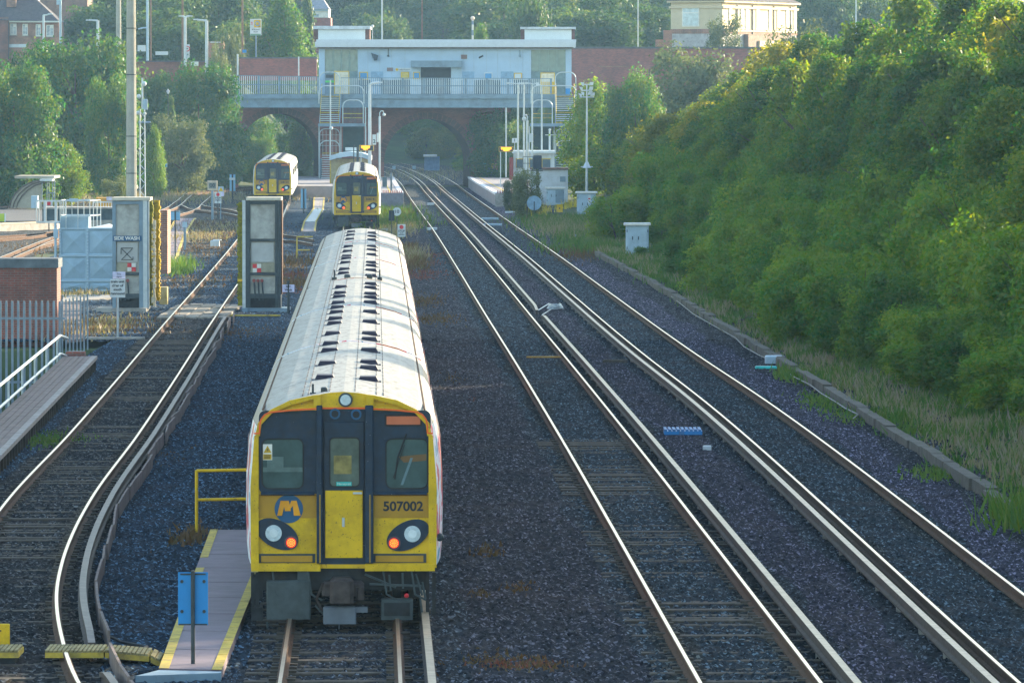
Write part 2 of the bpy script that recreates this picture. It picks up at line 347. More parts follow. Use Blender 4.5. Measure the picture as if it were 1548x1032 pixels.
def ground(X, Y):
    X = np.asarray(X, float); Y = np.asarray(Y, float)
    z = np.zeros(np.broadcast(X, Y).shape)
    k = X - kerbX(Y)
    z = z + sstep(1.5, 15, k)*(2.4 + .3*hills(X, Y)) * sstep(600, 420, Y)
    z = z + (sstep(-44, -85, X)*sstep(440, 560, Y)*5.0)                 # rise at the left beyond the yard
    # the town: road level behind the bridge, then a slope going up
    up = sstep(570, 580, Y)*8.0 + np.clip(Y-640, 0, 600)*.030
    mid = (cA(Y)+cB(Y))/2; ml = cD(np.minimum(Y, 700))
    cut = np.maximum(sstep(6.5, 17, X-mid), sstep(-8, -17, X-mid))       # the cutting the line runs through
    Yc = sstep(572, 582, Y); cut = np.maximum(cut, sstep(770, 840, Y)); cut = np.minimum(cut, np.maximum(np.maximum(sstep(3.5, 9, X-ml), sstep(-3.5, -9, X-ml)), sstep(606, 630, Y)))
    z = z*(1-Yc) + Yc*up*cut
    pit = (X < -11.95-.0215*(Y-160)*1.0)*(X > -19)*(Y > 120)*(Y < 203)   # low ground left of the staff platform
    return np.where(pit > 0, -1.9, z)
def grid(name, xs, ys, zf, mats, label=None, kind='structure', jit=0.0, bed=None, seed=1, smooth=False):
    rng = np.random.default_rng(seed); nx, ny = len(xs), len(ys)
    X, Y = np.meshgrid(xs, ys); Z = zf(X, Y)
    if jit:
        dx = (xs[1]-xs[0]); dy = ys[1]-ys[0]
        Z = Z + rng.uniform(-jit, jit*.55, Z.shape); X = X + rng.uniform(-.4, .4, Z.shape)*dx; Y = Y + rng.uniform(-.4, .4, Z.shape)*dy
    v = np.stack([X.ravel(), Y.ravel(), Z.ravel()], 1).astype(np.float32)
    i = np.arange(nx*ny).reshape(ny, nx); f = np.stack([i[:-1,:-1], i[:-1,1:], i[1:,1:], i[1:,:-1]], -1).reshape(-1, 4)
    if jit:                                         # split into triangles so every stone has its own facets
        f = np.concatenate([f[:, [0,1,2]], f[:, [0,2,3]]])
    k = f.shape[1]; me = bpy.data.meshes.new(name); me.vertices.add(len(v)); me.vertices.foreach_set('co', v.ravel())
    me.loops.add(f.size); me.loops.foreach_set('vertex_index', f.ravel().astype(np.int32)); me.polygons.add(len(f))
    me.polygons.foreach_set('loop_start', (np.arange(len(f))*k).astype(np.int32))
    if smooth: me.polygons.foreach_set('use_smooth', [True]*len(f))
    me.update(calc_edges=True)
    for m in (mats if isinstance(mats, list) else [mats]): me.materials.append(m)
    if bed:
        a = me.color_attributes.new('bed', 'FLOAT_COLOR', 'POINT'); c = np.ones((len(v), 4), np.float32); c[:, :3] = bed(v[:,0], v[:,1]); a.data.foreach_set('color', c.ravel())
    o = bpy.data.objects.new(name, me); COL.objects.link(o); return tag(o, label, None, None, kind)

grid('ground', np.arange(-190, 230, 3.0), np.arange(-40, 1300, 3.0), lambda x, y: ground(x, y) - np.where((ground(x,y) > -.5)*(x > -19)*(x < kerbX(y))*(y < 560), .25, .04)*(y < 572) , [grassland], smooth=True)
def bedtint(x, y):
    c = np.tile(np.array([[.80,.88,.98]]), (len(x), 1)); n = np.sin(x*3.1+y*.7)*.06+np.sin(x*1.3-y*.23)*.08
    def put(mask, col): c[mask] = col
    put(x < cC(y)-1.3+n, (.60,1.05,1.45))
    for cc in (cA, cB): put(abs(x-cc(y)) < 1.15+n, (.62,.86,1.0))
    a = cA(y); b = cB(y)
    put((x > a+.95)*(x < a+1.45+n), (.42,.48,.56))
    put((x > a+1.5+n)*(x < b-1.5+n), (.95,.82,1.06))
    put((x > b+1.1+n)*(x < b+2.1+n*1.5), (1.3,1.12,1.5))
    put((x > b+2.1+n*1.5), (.75,.72,.78))
    put((x > cC(y)+1.7+n)*(x < a-1.3+n), (.80,.74,.86))
    d = cD(y); put((abs(x-d) < 1.3+n)*(y < 230), (.72,.70,.68))
    put((x < d-1.3)*(y > 330), (.8,.75,.7))
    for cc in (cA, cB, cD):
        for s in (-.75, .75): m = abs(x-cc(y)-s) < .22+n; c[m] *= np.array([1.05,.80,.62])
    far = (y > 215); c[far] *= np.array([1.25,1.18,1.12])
    return c
gz = lambda x, y: np.where((x < -12-.0215*(y-160)), np.where((y > 118)*(y < 204)*(x > -19), -1.95, 0), 0) + .08*sstep(-.2, .5, x-kerbX(y))
zn = lambda x, y: gz(x, y) - .01 + .012*np.sin(x*1.1+y*.13)*np.sin(y*.21+x*.4)
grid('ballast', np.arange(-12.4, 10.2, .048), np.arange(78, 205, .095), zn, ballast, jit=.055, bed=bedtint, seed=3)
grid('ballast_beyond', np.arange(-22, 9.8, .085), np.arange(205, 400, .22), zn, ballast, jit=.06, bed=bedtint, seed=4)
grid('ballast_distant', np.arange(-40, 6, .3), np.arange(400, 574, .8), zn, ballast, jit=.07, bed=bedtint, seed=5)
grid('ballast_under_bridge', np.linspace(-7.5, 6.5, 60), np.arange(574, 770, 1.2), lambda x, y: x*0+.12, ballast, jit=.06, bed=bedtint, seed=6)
o = bpy.data.objects['ballast_under_bridge']; me = o.data
co = np.empty(len(me.vertices)*3, np.float32); me.vertices.foreach_get('co', co); co = co.reshape(-1, 3); co[:,0] += (cA(co[:,1])+cB(co[:,1]))/2; me.vertices.foreach_set('co', co.ravel()); me.update()
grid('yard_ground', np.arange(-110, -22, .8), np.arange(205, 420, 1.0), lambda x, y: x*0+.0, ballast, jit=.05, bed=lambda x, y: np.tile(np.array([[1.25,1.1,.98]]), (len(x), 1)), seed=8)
grid('yard_ground_beyond', np.arange(-110, -40, 1.2), np.arange(420, 500, 1.5), lambda x, y: ground(x, y)*.5, soil, jit=.05, seed=9)

# ------------------------------------------------------------ tracks
RAIL = [(-.07,.0),(-.07,.03),(-.02,.05),(-.02,.11),(-.036,.125),(-.036,.155),(-.024,.16),(.024,.16),(.036,.155),(.036,.125),(.02,.11),(.02,.05),(.07,.03),(.07,.0)]
RM = [0]*14; RM[6] = 1; CM = [0]*12; CM[5] = 1
contop = M('conductor_rail_head', (.36,.27,.185), .5, .6, var=.3, scale=5, dirt=(.28,.2,.14), amt=.5)
CON = [(-.075,.06),(-.075,.09),(-.03,.11),(-.03,.17),(-.05,.185),(-.05,.245),(.05,.245),(.05,.185),(.03,.17),(.03,.11),(.075,.09),(.075,.06)]
def line(cf, off, y0, y1, st=2.0, z=0.0):
    ys = np.arange(y0, y1+.01, st); return [(float(cf(y))+off, float(y), z) for y in ys]
def track(label, cf, y0, y1, slp, spacing=.65, dip=lambda y: 0, st=2.0):
    t = thing('railway_track', label, 'railway track', (float(cf(y0)), y0, 0), 0)
    for s in (-1, 1): part('rail', MB().sweep(line(cf, s*.7525, y0, y1, st), RAIL, RM), [rust, railtop], t)
    if slp:
        sb = MB().bevbox(-1.25, 1.25, -.125, .125, -.12, .018, .015)
        for s in (-1, 1): sb.box(s*.7525-.17, s*.7525+.17, -.08, .08, .018, .05)
        me = sb.mesh('sleeper', [sleeperm]); rnd = random.Random(7)
        ys = np.arange(slp[0], slp[1], spacing); rest = MB()
        for i, y in enumerate(ys):
            x = float(cf(y)); h = math.atan2(float(cf(y+.5)-cf(y-.5)), 1); dz = rnd.uniform(-.045, .010) - dip(y)
            if i < 100:
                o = bpy.data.objects.new('sleeper', me); COL.objects.link(o); o.parent = t; o.location = Vector((x, y, dz)) - t.location; o.rotation_euler = (0, 0, -h)
            else: rest.bevbox(x-1.25, x+1.25, y-.125, y+.125, -.12, .026+dz, .015)
        if rest.v: part('sleepers', rest, sleeperm, t)['kind'] = 'stuff'
    return t
track('straight double rail line with sleepers showing, just right of the long train', cA, 62, 780, (83, 145), dip=lambda y: .002+.032*(math.sin(y*.33)+math.sin(y*.11+1)*.7 > .35))
track('outermost railway line, nearest the concrete kerb and the wood', cB, 62, 780, None)
track('line the long front train stands on, mostly hidden beneath it', cC, 62, 505, (83, 100))
track('curving line through the side wash frames, left of the long train', cD, 66, 604, (82, 205), .70, lambda y: .004+.014*(math.sin(y*.21) > .2), st=1.2)
def conrail(label, pts, boards=None, ramp=(1, 1)):
    t = thing('conductor_rail', label, 'conductor rail', pts[0])
    pts = [list(p) for p in pts]
    if ramp[0]: pts[0][2] -= .1; pts[1][2] -= .02
    if ramp[1]: pts[-1][2] -= .1; pts[-2][2] -= .02
    part('running_surface', MB().sweep(pts, CON, CM), [conrust, contop if not boards else M('worn_conductor_top', (.13,.105,.09), .6, .1, var=.3, scale=5)], t)
    ins = MB(); acc = 0
    for a, b in zip(pts, pts[1:]):
        acc += abs(b[1]-a[1])
        if acc > 2.6 and a[1] < 330: acc = 0; ins.box(a[0]-.07, a[0]+.07, a[1]-.05, a[1]+.05, -.02, .075)
    if ins.v: part('insulators', ins, concrete, t)['kind'] = 'stuff'
    if boards:
        rnd = random.Random(3); y = boards[0]
        cf = boards[2]
        while y < boards[1]:
            l = rnd.uniform(3, 6); o1, o2 = rnd.uniform(.17,.30), rnd.uniform(.17,.30)
            q = [(float(cf(yy))+boards[3]+o1+(o2-o1)*k/3, yy, rnd.uniform(0,.03)) for k, yy in enumerate(np.linspace(y, y+l-.15, 4))]
            part('guard_board', MB().sweep(q, [(-.018,.0),(-.018,.26),(.018,.26),(.018,.0)]), plank, t); y += l
conrail('bright conductor rail right of the straight line, far length beyond the break', line(cA, 1.14, 230, 700))
conrail('bright conductor rail right of the straight line, near length below the break', line(cA, 1.14, 62, 224.4))
conrail('long bright conductor rail left of the outermost line', line(cB, -1.14, 62, 700))
conrail('dull conductor rail with loose wooden guard boards beside the curving line', line(cD, 1.14, 88.6, 222, 1.1), boards=(89, 222, cD, 1.14))
conrail('short dull conductor rail end in the bottom left corner by the yellow crossing', line(cD, 1.14, 66, 84.4, 1.0), boards=(78, 84.6, cD, 1.14))
conrail('conductor rail under the right side of the long front train', line(cC, 1.14, 62, 300))
conrail('conductor rail beyond the wash frames leading to the left hand train', line(cD, 1.14, 262, 480))
def gpoly(px, z=0.0, n=6):
    P = [G(a, b, .15) for a, b in px]; out = []
    for i in range(len(P)-1):
        p0, p1, p2, p3 = P[max(i-1,0)], P[i], P[i+1], P[min(i+2,len(P)-1)]
        for k in range(n):
            t = k/n; q = .5*((2*p1)+(p2-p0)*t+(2*p0-5*p1+4*p2-p3)*t*t+(3*p1-p0-3*p2+p3)*t**3); out.append((q.x, q.y, z))
    out.append((P[-1].x, P[-1].y, z)); return out
def turnout(label, rails, name='yard_track'):
    ps = [gpoly(r) for r in rails]
    t = thing(name, label, 'railway track', ps[0][0])
    for p in ps: part('rail', MB().sweep(p, RAIL, RM), [rust, railtop], t)
turnout('yard siding curving away past the shelter towards the trees', [[(60,372),(170,345),(245,317),(264,306),(279,295),(291,290),(320,287),(384,282)], [(90,378),(185,350),(256,318),(273,309.5),(285,299),(296,292.5),(322,289.5),(384,285)]])
turnout('crossover with a curved lead behind the gap between the wash frames', [[(215,336),(271,324),(297,315.6),(306.5,307),(322,294)], [(274,309.5),(281,313),(290,316),(330,322)]])
turnout('diagonal pair of rails from the yard behind the right wash frame to the long train', [[(305,309),(313,312),(338,315.5),(359,320),(395,335),(424,352.8),(448,357),(474,362)], [(298,316),(321,319.5),(358,325.5),(392,344),(424,361),(448,364),(472,368)]])
turnout('nearest yard track at the left edge behind the brick building', [[(-70,415),(5,387),(42,372),(81,357.6),(130,341)], [(-50,420),(25,387),(52,375.5),(81,363),(140,343)]])
turnout('yard track close in front of the low yellow platform edge', [[(-40,364),(0,361),(48,357),(81,351.5),(130,343)], [(-40,358.5),(0,356.5),(48,353.5),(81,349.5),(120,344)]])

# kerb, cable duct, loose lengths
kb = thing('concrete_kerb', 'long low concrete kerb between the ballast and the green verge', 'kerb', (float(kerbX(100)), 100, 0))
rnd = random.Random(5); y = 78.0; k = 0
kerbmat = M('kerb_concrete', (.105,.093,.08), .9, var=.3, scale=2, dirt=(.07,.065,.05), amt=.7, bs=.3); rest = MB()
while y < 318:
    L = 3.0; x0 = float(kerbX(y)); j = rnd.uniform(-.04,.04); dz = rnd.uniform(-.03,.03); x1 = float(kerbX(y+L))
    mb = MB().prism([(x0-.13+j, -.1), (x0+.13+j, -.1), (x0+.12+j, .19+dz), (x0-.12+j, .19+dz)], y+.02, y+L-.02)
    n = len(mb.v)//2; mb.v = mb.v[:n]+[(a+x1-x0, b, c) for a, b, c in mb.v[n:]]
    part('kerb_block', mb, kerbmat, kb); y += L
cab = []
for i, (px, py) in enumerate([(960,407),(985,430),(1015,452),(1050,478),(1085,500),(1115,515),(1122,527),(1150,541),(1162,548)]): p = G(px, py); cab.append((p.x+(-1)**i*.06, p.y, .06+.03*(i%2)))
solo('cable', MB().tube(cab, .016, 5), concrete, 'pale cable lying on the ballast along the upper part of the kerb', 'cable')
cab = [];
for i, (px, py) in enumerate([(1180,556),(1200,573),(1222,585),(1245,600),(1262,612),(1280,622),(1294,630),(1293,638)]): p = G(px, py); cab.append((p.x+(-1)**i*.05, p.y, .06+.03*(i%2)))
solo('cable', MB().tube(cab, .016, 5), concrete, 'pale kinked cable among the weeds nearer the camera below the kerb', 'cable')
p = G(1170, 549); solo('junction_box', MB().bevbox(p.x-.25, p.x+.25, p.y-.3, p.y+.3, 0, .22, .03), paleblue, 'small pale blue box on the stones beside the kerb cable', 'box')
p = G(1158, 557); solo('cable_trough_lid', MB().bevbox(p.x-.3, p.x+.3, p.y-.15, p.y+.15, 0, .07, .02), tealm, 'thin green strip on the stones beside the kerb cable', 'lid')
# blue plastic grille, coil, debris
p = G(1033, 657); mb = MB().box(p.x-.42, p.x+.42, p.y, p.y+.9, .0, .08)
for i in range(9): mb.box(p.x-.42+i*.095, p.x-.36+i*.095, p.y, p.y+1.15, .08, .12, 1)
mb.box(p.x-.1, p.x+.02, p.y-.01, p.y, .01, .08, 1); solo('plastic_grille', mb, [blue, M('grille_rib', (.05,.17,.36), .6)], 'blue ribbed plastic grille lying on the ballast between the two running lines', 'grille')
p = G(1069, 680); solo('brick_piece', MB().bevbox(p.x-.09, p.x+.09, p.y-.06, p.y+.06, .0, .1, .02), greywhite, 'small pale brick on the ballast just beyond the blue grille', 'brick')
coil = []
P0, P1 = G(822,463), G(850,470)
for i in range(40):
    a = i*.5; coil.append((P1.x-.25+.30*math.cos(a)*(1-.008*i), P1.y+1.3*math.sin(a), .08+.004*i))
coil += [(P0.x+.3, P0.y-4, .06), (float(cA(226))+1.2, 226, .1)]
solo('cable_coil', MB().tube([(float(cA(231))+1.2, 231, .1), (P0.x+.2, P0.y+1, .07)]+coil, .02, 5), galv, 'coil of pale jumper cable beside the break in the conductor rail', 'cable')
p = G(930, 548); solo('timber_offcut', MB().bevbox(p.x-.35, p.x+.35, p.y-.1, p.y+.1, 0, .09, .02), sleeperm, 'short dark timber lying between the two running lines', 'timber')
p = G(822, 542); solo('steel_strip', MB().bevbox(p.x-.5, p.x+.5, p.y-.06, p.y+.06, .03, .07, .01), bronzey, 'thin brown strip lying across the straight line sleepers', 'strip')
for px, py, lab in ((653,348,'short pale timber on the straight line, level with the stop sign'),(652,310,'pale timber lying across the straight line far up near the platform')):
    p = G(px, py); solo('timber_offcut', MB().bevbox(p.x-.3, p.x+.3, p.y-.1, p.y+.1, .0, .16, .02), greywhite, lab, 'timber')
for px, py, lab in ((741,332,'pale blue flat box on the outermost line near the platform ramp'),(745,341,'short whitish plank across the outermost line below the pale blue box'),(776,322,'pale tilted board on the ballast beside the right hand platform end')):
    p = G(px, py); solo('board', MB().bevbox(p.x-.55, p.x+.55, p.y-.2, p.y+.2, .0, .12, .02), paleblue if 'blue' in lab else greywhite, lab, 'board')

# ------------------------------------------------------------ trains
def fx(px): return (px-521)/108.0
def fz(py): return 7.4-(py-153)/108.0
def body_half(z, tap):        # half width of the body at a height; tap narrows it towards the cab end
    w = np.interp(z, [.80,1.1,1.6,2.1,2.6,2.85,3.0,3.1,3.2,3.27,3.32,3.335], [1.37,1.40,1.41,1.405,1.36,1.31,1.22,1.08,.82,.55,.22,0])
    return float(w)*tap
ZS = [.86,1.1,1.6,2.1,2.6,2.85,3.0,3.1,3.2,3.27,3.32,3.335]
def ring(y, tap, drop=0.0, shrink=0.0):
    pts = []
    for z in ZS: pts.append((body_half(z, tap)-shrink*(z > 2.9), y, z-drop*max(0, (z-2.6)/.7)))
    return [(-x, y_, z) for x, y_, z in pts] + [(x, y_, z) for x, y_, z in reversed(pts[:-1])]
def loft(rings):
    mb = MB(); n = len(rings[0])
    for r in rings: mb.v += r
    for i in range(len(rings)-1):
        for k in range(n-1):
            zz = ZS[min(k, n-1-k, 11)] if k < 12 else ZS[n-2-k]
            kk = k if k < n//2 else n-2-k
            mb.f.append([i*n+k, i*n+k+1, (i+1)*n+k+1, (i+1)*n+k]); mb.m.append(1 if kk >= 5 else 0)
    mb.f.append(list(range(n-1, -1, -1))); mb.m.append(0)
    m = (len(rings)-1)*n; mb.f.append([m+k for k in range(n)]); mb.m.append(0)
    return mb
CACHE = {}
def lpart(name, parent, key, mk, mats, loc=(0,0,0), label=None, smooth=False):
    if key not in CACHE: CACHE[key] = mk().mesh(name, mats, smooth)
    o = bpy.data.objects.new(name, CACHE[key]); COL.objects.link(o); o.parent = parent; o.location = loc
    if label: o['label'] = label
    return o
def rrect(x0, x1, z0, z1, r, n=5, corners=(1,1,1,1)):
    P = []
    for (cx, cz, a0, on) in ((x1-r, z1-r, 0, corners[0]), (x0+r, z1-r, 90, corners[1]), (x0+r, z0+r, 180, corners[2]), (x1-r, z0+r, 270, corners[3])):
        if on: P += [(cx+r*math.cos(rad(a0+90*k/n)), cz+r*math.sin(rad(a0+90*k/n))) for k in range(n+1)]
        else: P.append((cx+(r if a0 in (0,270) else -r), cz+(r if a0 in (0,90) else -r)))
    return P[::-1]
def cab(car, number, sticker):
    """the driving end, facing -y"""
    L = lambda *a, **k: lpart(a[0], car, 'cab_'+a[0]+str(a[1]), *a[2:], **k)
    hw = lambda z: body_half(z, .925)
    # yellow front plate with corner pillars
    def front():
        mb = MB(); out = [(hw(z), z) for z in ZS]
        poly = [(-x, z) for x, z in out] + [(x, z) for x, z in reversed(out[:-1])]
        mb.prism(poly, -.02, .10)
        return mb
    L('front_panel', 0, front, [yellow])
    def brow():
        mb = MB()
        for s in (-1, 1):
            # raised fairing above each window with a sunk wedge
            mb.prism([(s*.32,3.08),(s*.32,3.30),(s*.42,3.29),(s*.42,3.08)][::s], -.10, -.02)
            mb.prism([(s*.42,3.235),(s*.42,3.29),(s*.75,3.22),(s*1.02,3.09),(s*1.20,2.90),(s*1.24,2.72),(s*1.17,2.72),(s*1.15,2.88),(s*1.0,3.04),(s*.75,3.15)][::s], -.10, -.02)
            mb.prism([(s*.42,3.08),(s*.42,3.13),(s*.72,3.11),(s*.95,3.06)][::s], -.085, -.02)
            mb.prism([(s*1.19,.87),(s*1.19,2.75),(s*1.25,2.72),(s*1.305,2.0),(s*1.30,.87)][::-s], -.085, -.02)
        mb.box(-.32, .32, -.06, -.02, 3.12, 3.285)
        return mb
    L('cab_fairing', 0, brow, [yellow])
    def stripe():
        mb = MB()
        for s in (-1, 1):
            pts = [(s*.30,-.105,3.105),(s*.70,-.105,3.085),(s*1.02,-.105,3.055),(s*1.10,-.105,3.02),(s*1.155,-.10,2.95),(s*1.175,-.10,2.86),(s*1.175,-.095,2.76),(s*1.25,-.09,2.755)]
            for a, b in zip(pts, pts[1:]): mb.tube([a, b], .016, 4)
        mb.box(-.30, .30, -.068, -.058, 3.095, 3.12); return mb
    L('orange_stripe', 0, stripe, [orange])
    for k, (a, b, cs_) in enumerate(((393,480,(0,1,1,0)),(566,653,(1,0,0,1)))): L('window_surround', k, lambda: MB().prism(rrect(fx(a), fx(b), fz(746), fz(620), .09, corners=cs_), -.045, -.02), [black])
    for k, (a, b) in enumerate(((398,460),(585,648))):
        p = L('windscreen', k, lambda: MB().prism(rrect(fx(a), fx(b), fz(738), fz(663), .09), -.052, -.03), [pane])
        fr = MB(); P = rrect(fx(a), fx(b), fz(738), fz(663), .09); 
        fr.tube([(x, -.055, z) for x, z in P]+[(P[0][0], -.055, P[0][1])], .012, 4)
        lpart('gasket', p, 'gasket%d' % k, lambda: fr, [rubber])
    for k, (a, b) in enumerate(((396,477),(566,647))): L('grab_rail', k, lambda: MB().tube([(fx(a), -.06, fz(746)), (fx(b), -.06, fz(746))], .022, 6), [black])
    L('destination_box', 0, lambda: MB().box(fx(583), fx(640), -.058, -.03, fz(644), fz(626)), [rubber])
    L('destination_blind', 0, lambda: MB().box(fx(586), fx(637), -.064, -.05, fz(641.5), fz(629)), [destm])
    def wiper():
        mb = MB(); mb.tube([(fx(598), -.09, fz(724)), (fx(603), -.10, fz(690)), (fx(616), -.09, fz(655))], .012, 5); mb.tube([(fx(596), -.085, fz(722)), (fx(613), -.085, fz(672))], .009, 4); return mb
    L('wiper', 0, wiper, [rubber])
    def refl():
        mb = MB(); mb.prism([(fx(607), fz(733)), (fx(611), fz(733)), (fx(626), fz(692)), (fx(622), fz(692))], -.0565, -.0525); return mb
    L('reflection_streak', 0, refl, [M('reflection_tone', (.10,.17,.20), .5)])  # lighter diagonal streak on the glass, a reflection put into the colour
    L('desk_shade', 0, lambda: MB().prism([(fx(604),fz(690)),(fx(646),fz(686)),(fx(646),fz(696)),(fx(612),fz(699))], -.0545, -.0525), [M('desk_tan', (.13,.075,.03), .6)])
    L('cab_shelf', 0, lambda: MB().box(fx(399), fx(459), -.0545, -.0525, fz(713), fz(706)).box(fx(405), fx(430), -.0548, -.0525, fz(706), fz(690)), [M('shelf_teal', (.075,.125,.125), .4, var=.4, scale=5)])
    # middle: recessed gangway door
    L('gangway_recess', 0, lambda: MB().box(fx(480), fx(566), -.03, -.0195, fz(853), fz(618)), [black])
    for k, (a, b) in enumerate(((480,489),(553.5,566))): L('gangway_pillar', k, lambda: MB().bevbox(fx(a), fx(b), -.14, -.02, fz(850), fz(612), .012), [black])
    for k, (a, b) in enumerate(((484.5,486),(560,561.5))): L('pillar_edge', k, lambda: MB().box(fx(a), fx(b), -.146, -.14, fz(850), fz(747)), [bronzey])
    L('gangway_door', 0, lambda: MB().bevbox(fx(493), fx(550), -.075, -.02, fz(843), fz(741), .008), [yellow])
    L('gangway_door_top', 0, lambda: MB().bevbox(fx(491), fx(552), -.07, -.02, fz(741), fz(637), .008), [black])
    d = L('gangway_window', 0, lambda: MB().prism(rrect(fx(500), fx(545), fz(735), fz(661), .06), -.085, -.06), [M('gangway_glass', (.085,.11,.095), .1, var=.35, scale=4)])
    lpart('frame', d, 'gwframe', lambda: MB().tube([(x, -.088, z) for x, z in (lambda q: q+[q[0]])(rrect(fx(500), fx(545), fz(735), fz(661), .06))], .012, 4), [rubber])
    L('saloon_panel', 0, lambda: MB().box(fx(506), fx(533), -.0868, -.0852, fz(716), fz(688)), [M('saloon_ochre', (.17,.145,.05), .4, var=.6, scale=7)])
    L('door_handle', 0, lambda: MB().bevbox(fx(535), fx(549), -.10, -.075, fz(746.5), fz(743.5), .004), [galv]); L('lock_plate', 0, lambda: MB().bevbox(fx(518.5), fx(522.5), -.09, -.075, fz(796), fz(782), .004), [galv])
    if sticker:
        def st():
            mb = MB(); mb.box(fx(510), fx(533), -.0885, -.085, fz(734), fz(728)); addtext(mb, 'Merseyrail', (fx(521.5), -.0905, fz(731)), .045, 1); return mb
        L('sticker', 0, st, [tealm, white])
        def wl():
            mb = MB(); mb.box(fx(398.5), fx(413), -.0555, -.052, fz(695), fz(671)); mb.box(fx(399.5), fx(412), -.058, -.0555, fz(694), fz(686), 1)
            mb.prism([(fx(400),fz(684)),(fx(406),fz(673)),(fx(412),fz(684))][::-1], -.058, -.0555, 1)
            mb.prism([(fx(406.8),fz(676)),(fx(404.6),fz(680)),(fx(406.2),fz(680)),(fx(405.2),fz(683)),(fx(407.8),fz(679)),(fx(406.4),fz(679))], -.060, -.058, 2)
            for q in (688,690,692): mb.box(fx(401), fx(410), -.0595, -.058, fz(q+.6), fz(q-.4), 2)
            return mb
        L('warning_label', 0, wl, [white, yellow, letters])
    for k, (a, b) in enumerate(((392,480),(567,653))): L('worn_band', k, lambda: MB().box(fx(a), fx(b), -.026, -.02, fz(783), fz(747)), [bronzey])
    L('number', 0, lambda: (lambda m: (addtext(m, number, (fx(611), -.03, fz(766)),   .185, 0, .005, 1.02), m)[1])(MB()), [letters]) if sticker else lpart('number', car, 'num'+number, lambda: (lambda m: (addtext(m, number, (fx(611), -.03, fz(766)),   .185, 0, .005, 1.02), m)[1])(MB()), [letters])
    def logo():
        mb = MB(); c = (fx(438), -.032, fz(769)); mb.disc((c[0], c[1], c[2]), .20, .012, 32)
        def q(*p): return [(c[0]+x, c[2]+z) for x, z in p]
        # the letter M of the emblem, leaning legs
        for P in (q((-.165,-.095),(-.115,.115),(-.045,.115),(-.095,-.095)), q((-.055,-.03),(-.075,.115),(.0,.115),(.03,-.03)), q((.0,-.03),(-.02,-.03),(.035,.115),(.11,.115)), q((.07,-.095),(.05,.115),(.11,.115),(.165,-.095))):
            mb.prism(P, c[1]-.012, c[1]-.002, 1)
        return mb
    L('emblem', 0, logo, [navy, M('emblem_orange', (.62,.27,.01), .5)])
    for k, s in enumerate((-1, 1)):
        cx, cz = (fx(424), fz(809)) if s < 0 else (fx(614.5), fz(811))
        def pod():
            P = []
            for i in range(36):
                a = 2*math.pi*i/36; r = .19*(1+.12*math.cos(a)); P.append((1.72*r*math.cos(a)*.98, r*math.sin(a)))
            t = rad(27)*s; R = [(-s*0+cx+(-s)*0+ (x*(-s if False else 1))*1, z) for x, z in P]
            out = []
            for x, z in P:
                x = x*s                                  # the blunt end lies outwards
                out.append((cx+x*math.cos(t)-z*math.sin(t), cz+x*math.sin(t)+z*math.cos(t)))
            if s > 0: out = out[::-1]
            return MB().prism(out if s > 0 else out, -.05, -.02)
        p = L('lamp_pod', k, pod, [black])
        hx, hz = (fx(415), fz(805.5)) if s < 0 else (fx(625), fz(807))
        tx, tz = (fx(441.5), fz(820)) if s < 0 else (fx(597), fz(821))
        lpart('headlight', p, 'hl%d' % k, lambda: MB().disc((hx, -.068, hz), .115, .03, 24).disc((hx, -.075, hz), .06, .01, 16, 1), [lampglass, M('reflector', (.6,.68,.72), .2)])
        lpart('tail_light', p, 'tl%d' % k, lambda: MB().disc((tx, -.062, tz), .095, .02, 24, 2).disc((tx, -.07, tz), .07, .02, 20, 0), [redlamp, redcore, M('lamp_bezel', (.10,.05,.06), .5)])
        def leds():
            mb = MB()
            for a, n, r in ((0,1,0),(0,6,.025),(.26,12,.05)):
                for i in range(n): mb.disc((tx+r*math.cos(a+2*math.pi*i/n), -.076, tz+r*math.sin(a+2*math.pi*i/n)), .009, .008, 6)
            return mb
        lpart('led_cluster', p, 'led%d' % k, leds, [redcore])
    for k, (a, b) in enumerate(((393,478),(566,646))): L('vent_recess', k, lambda: MB().box(fx(a), fx(b), -.028, -.02, fz(851), fz(837), 0).box(fx(a)+.03, fx(b)-.04, -.04, -.028, fz(849.5), fz(840), 1), [darksteel, bronzey])
    for k, (a, b) in enumerate(((381,486),(553,659))): L('bumper_lip', k, lambda: MB().bevbox(fx(a), fx(b), -.11, .1, fz(863), fz(852), .01), [yellow])
    L('top_lamp', 0, lambda: MB().disc((fx(524), -.09, fz(604)), .10, .03, 24, 0).disc((fx(524), -.10, fz(604)), .075, .02, 20, 1), [darksteel, lampglass])
    for k, (a, b) in enumerate(((508,625),(540,626))): L('horn', k, lambda: MB().disc((fx(a), -.10, fz(b)), .075, .08, 18, 0).disc((fx(a), -.104, fz(b)), .05, .01, 14, 1), [navy, rubber])
    # below the body
    def under():
        mb = MB(); mb.box(-1.2, 1.2, .02, .3, .55, .86, 0); mb.bevbox(fx(404), fx(471), -.10, .3, fz(936), fz(877), .02, 1)
        mb.box(fx(451), fx(468), -.08, .1, fz(877), fz(864), 1)
        mb.bevbox(fx(577), fx(626), -.10, .2, fz(937), fz(906), .015, 1); mb.box(fx(582), fx(621), -.11, -.10, fz(931), fz(911), 0)
        for x in (-1.30, -1.24, 1.15, 1.24): mb.box(x, x+.05, -.02, .1, .2, .8, 0)
        mb.box(fx(381), fx(398), -.05, .4, fz(938), fz(918), 0); mb.box(fx(384), fx(398), 0, .3, fz(905), fz(870), 0)
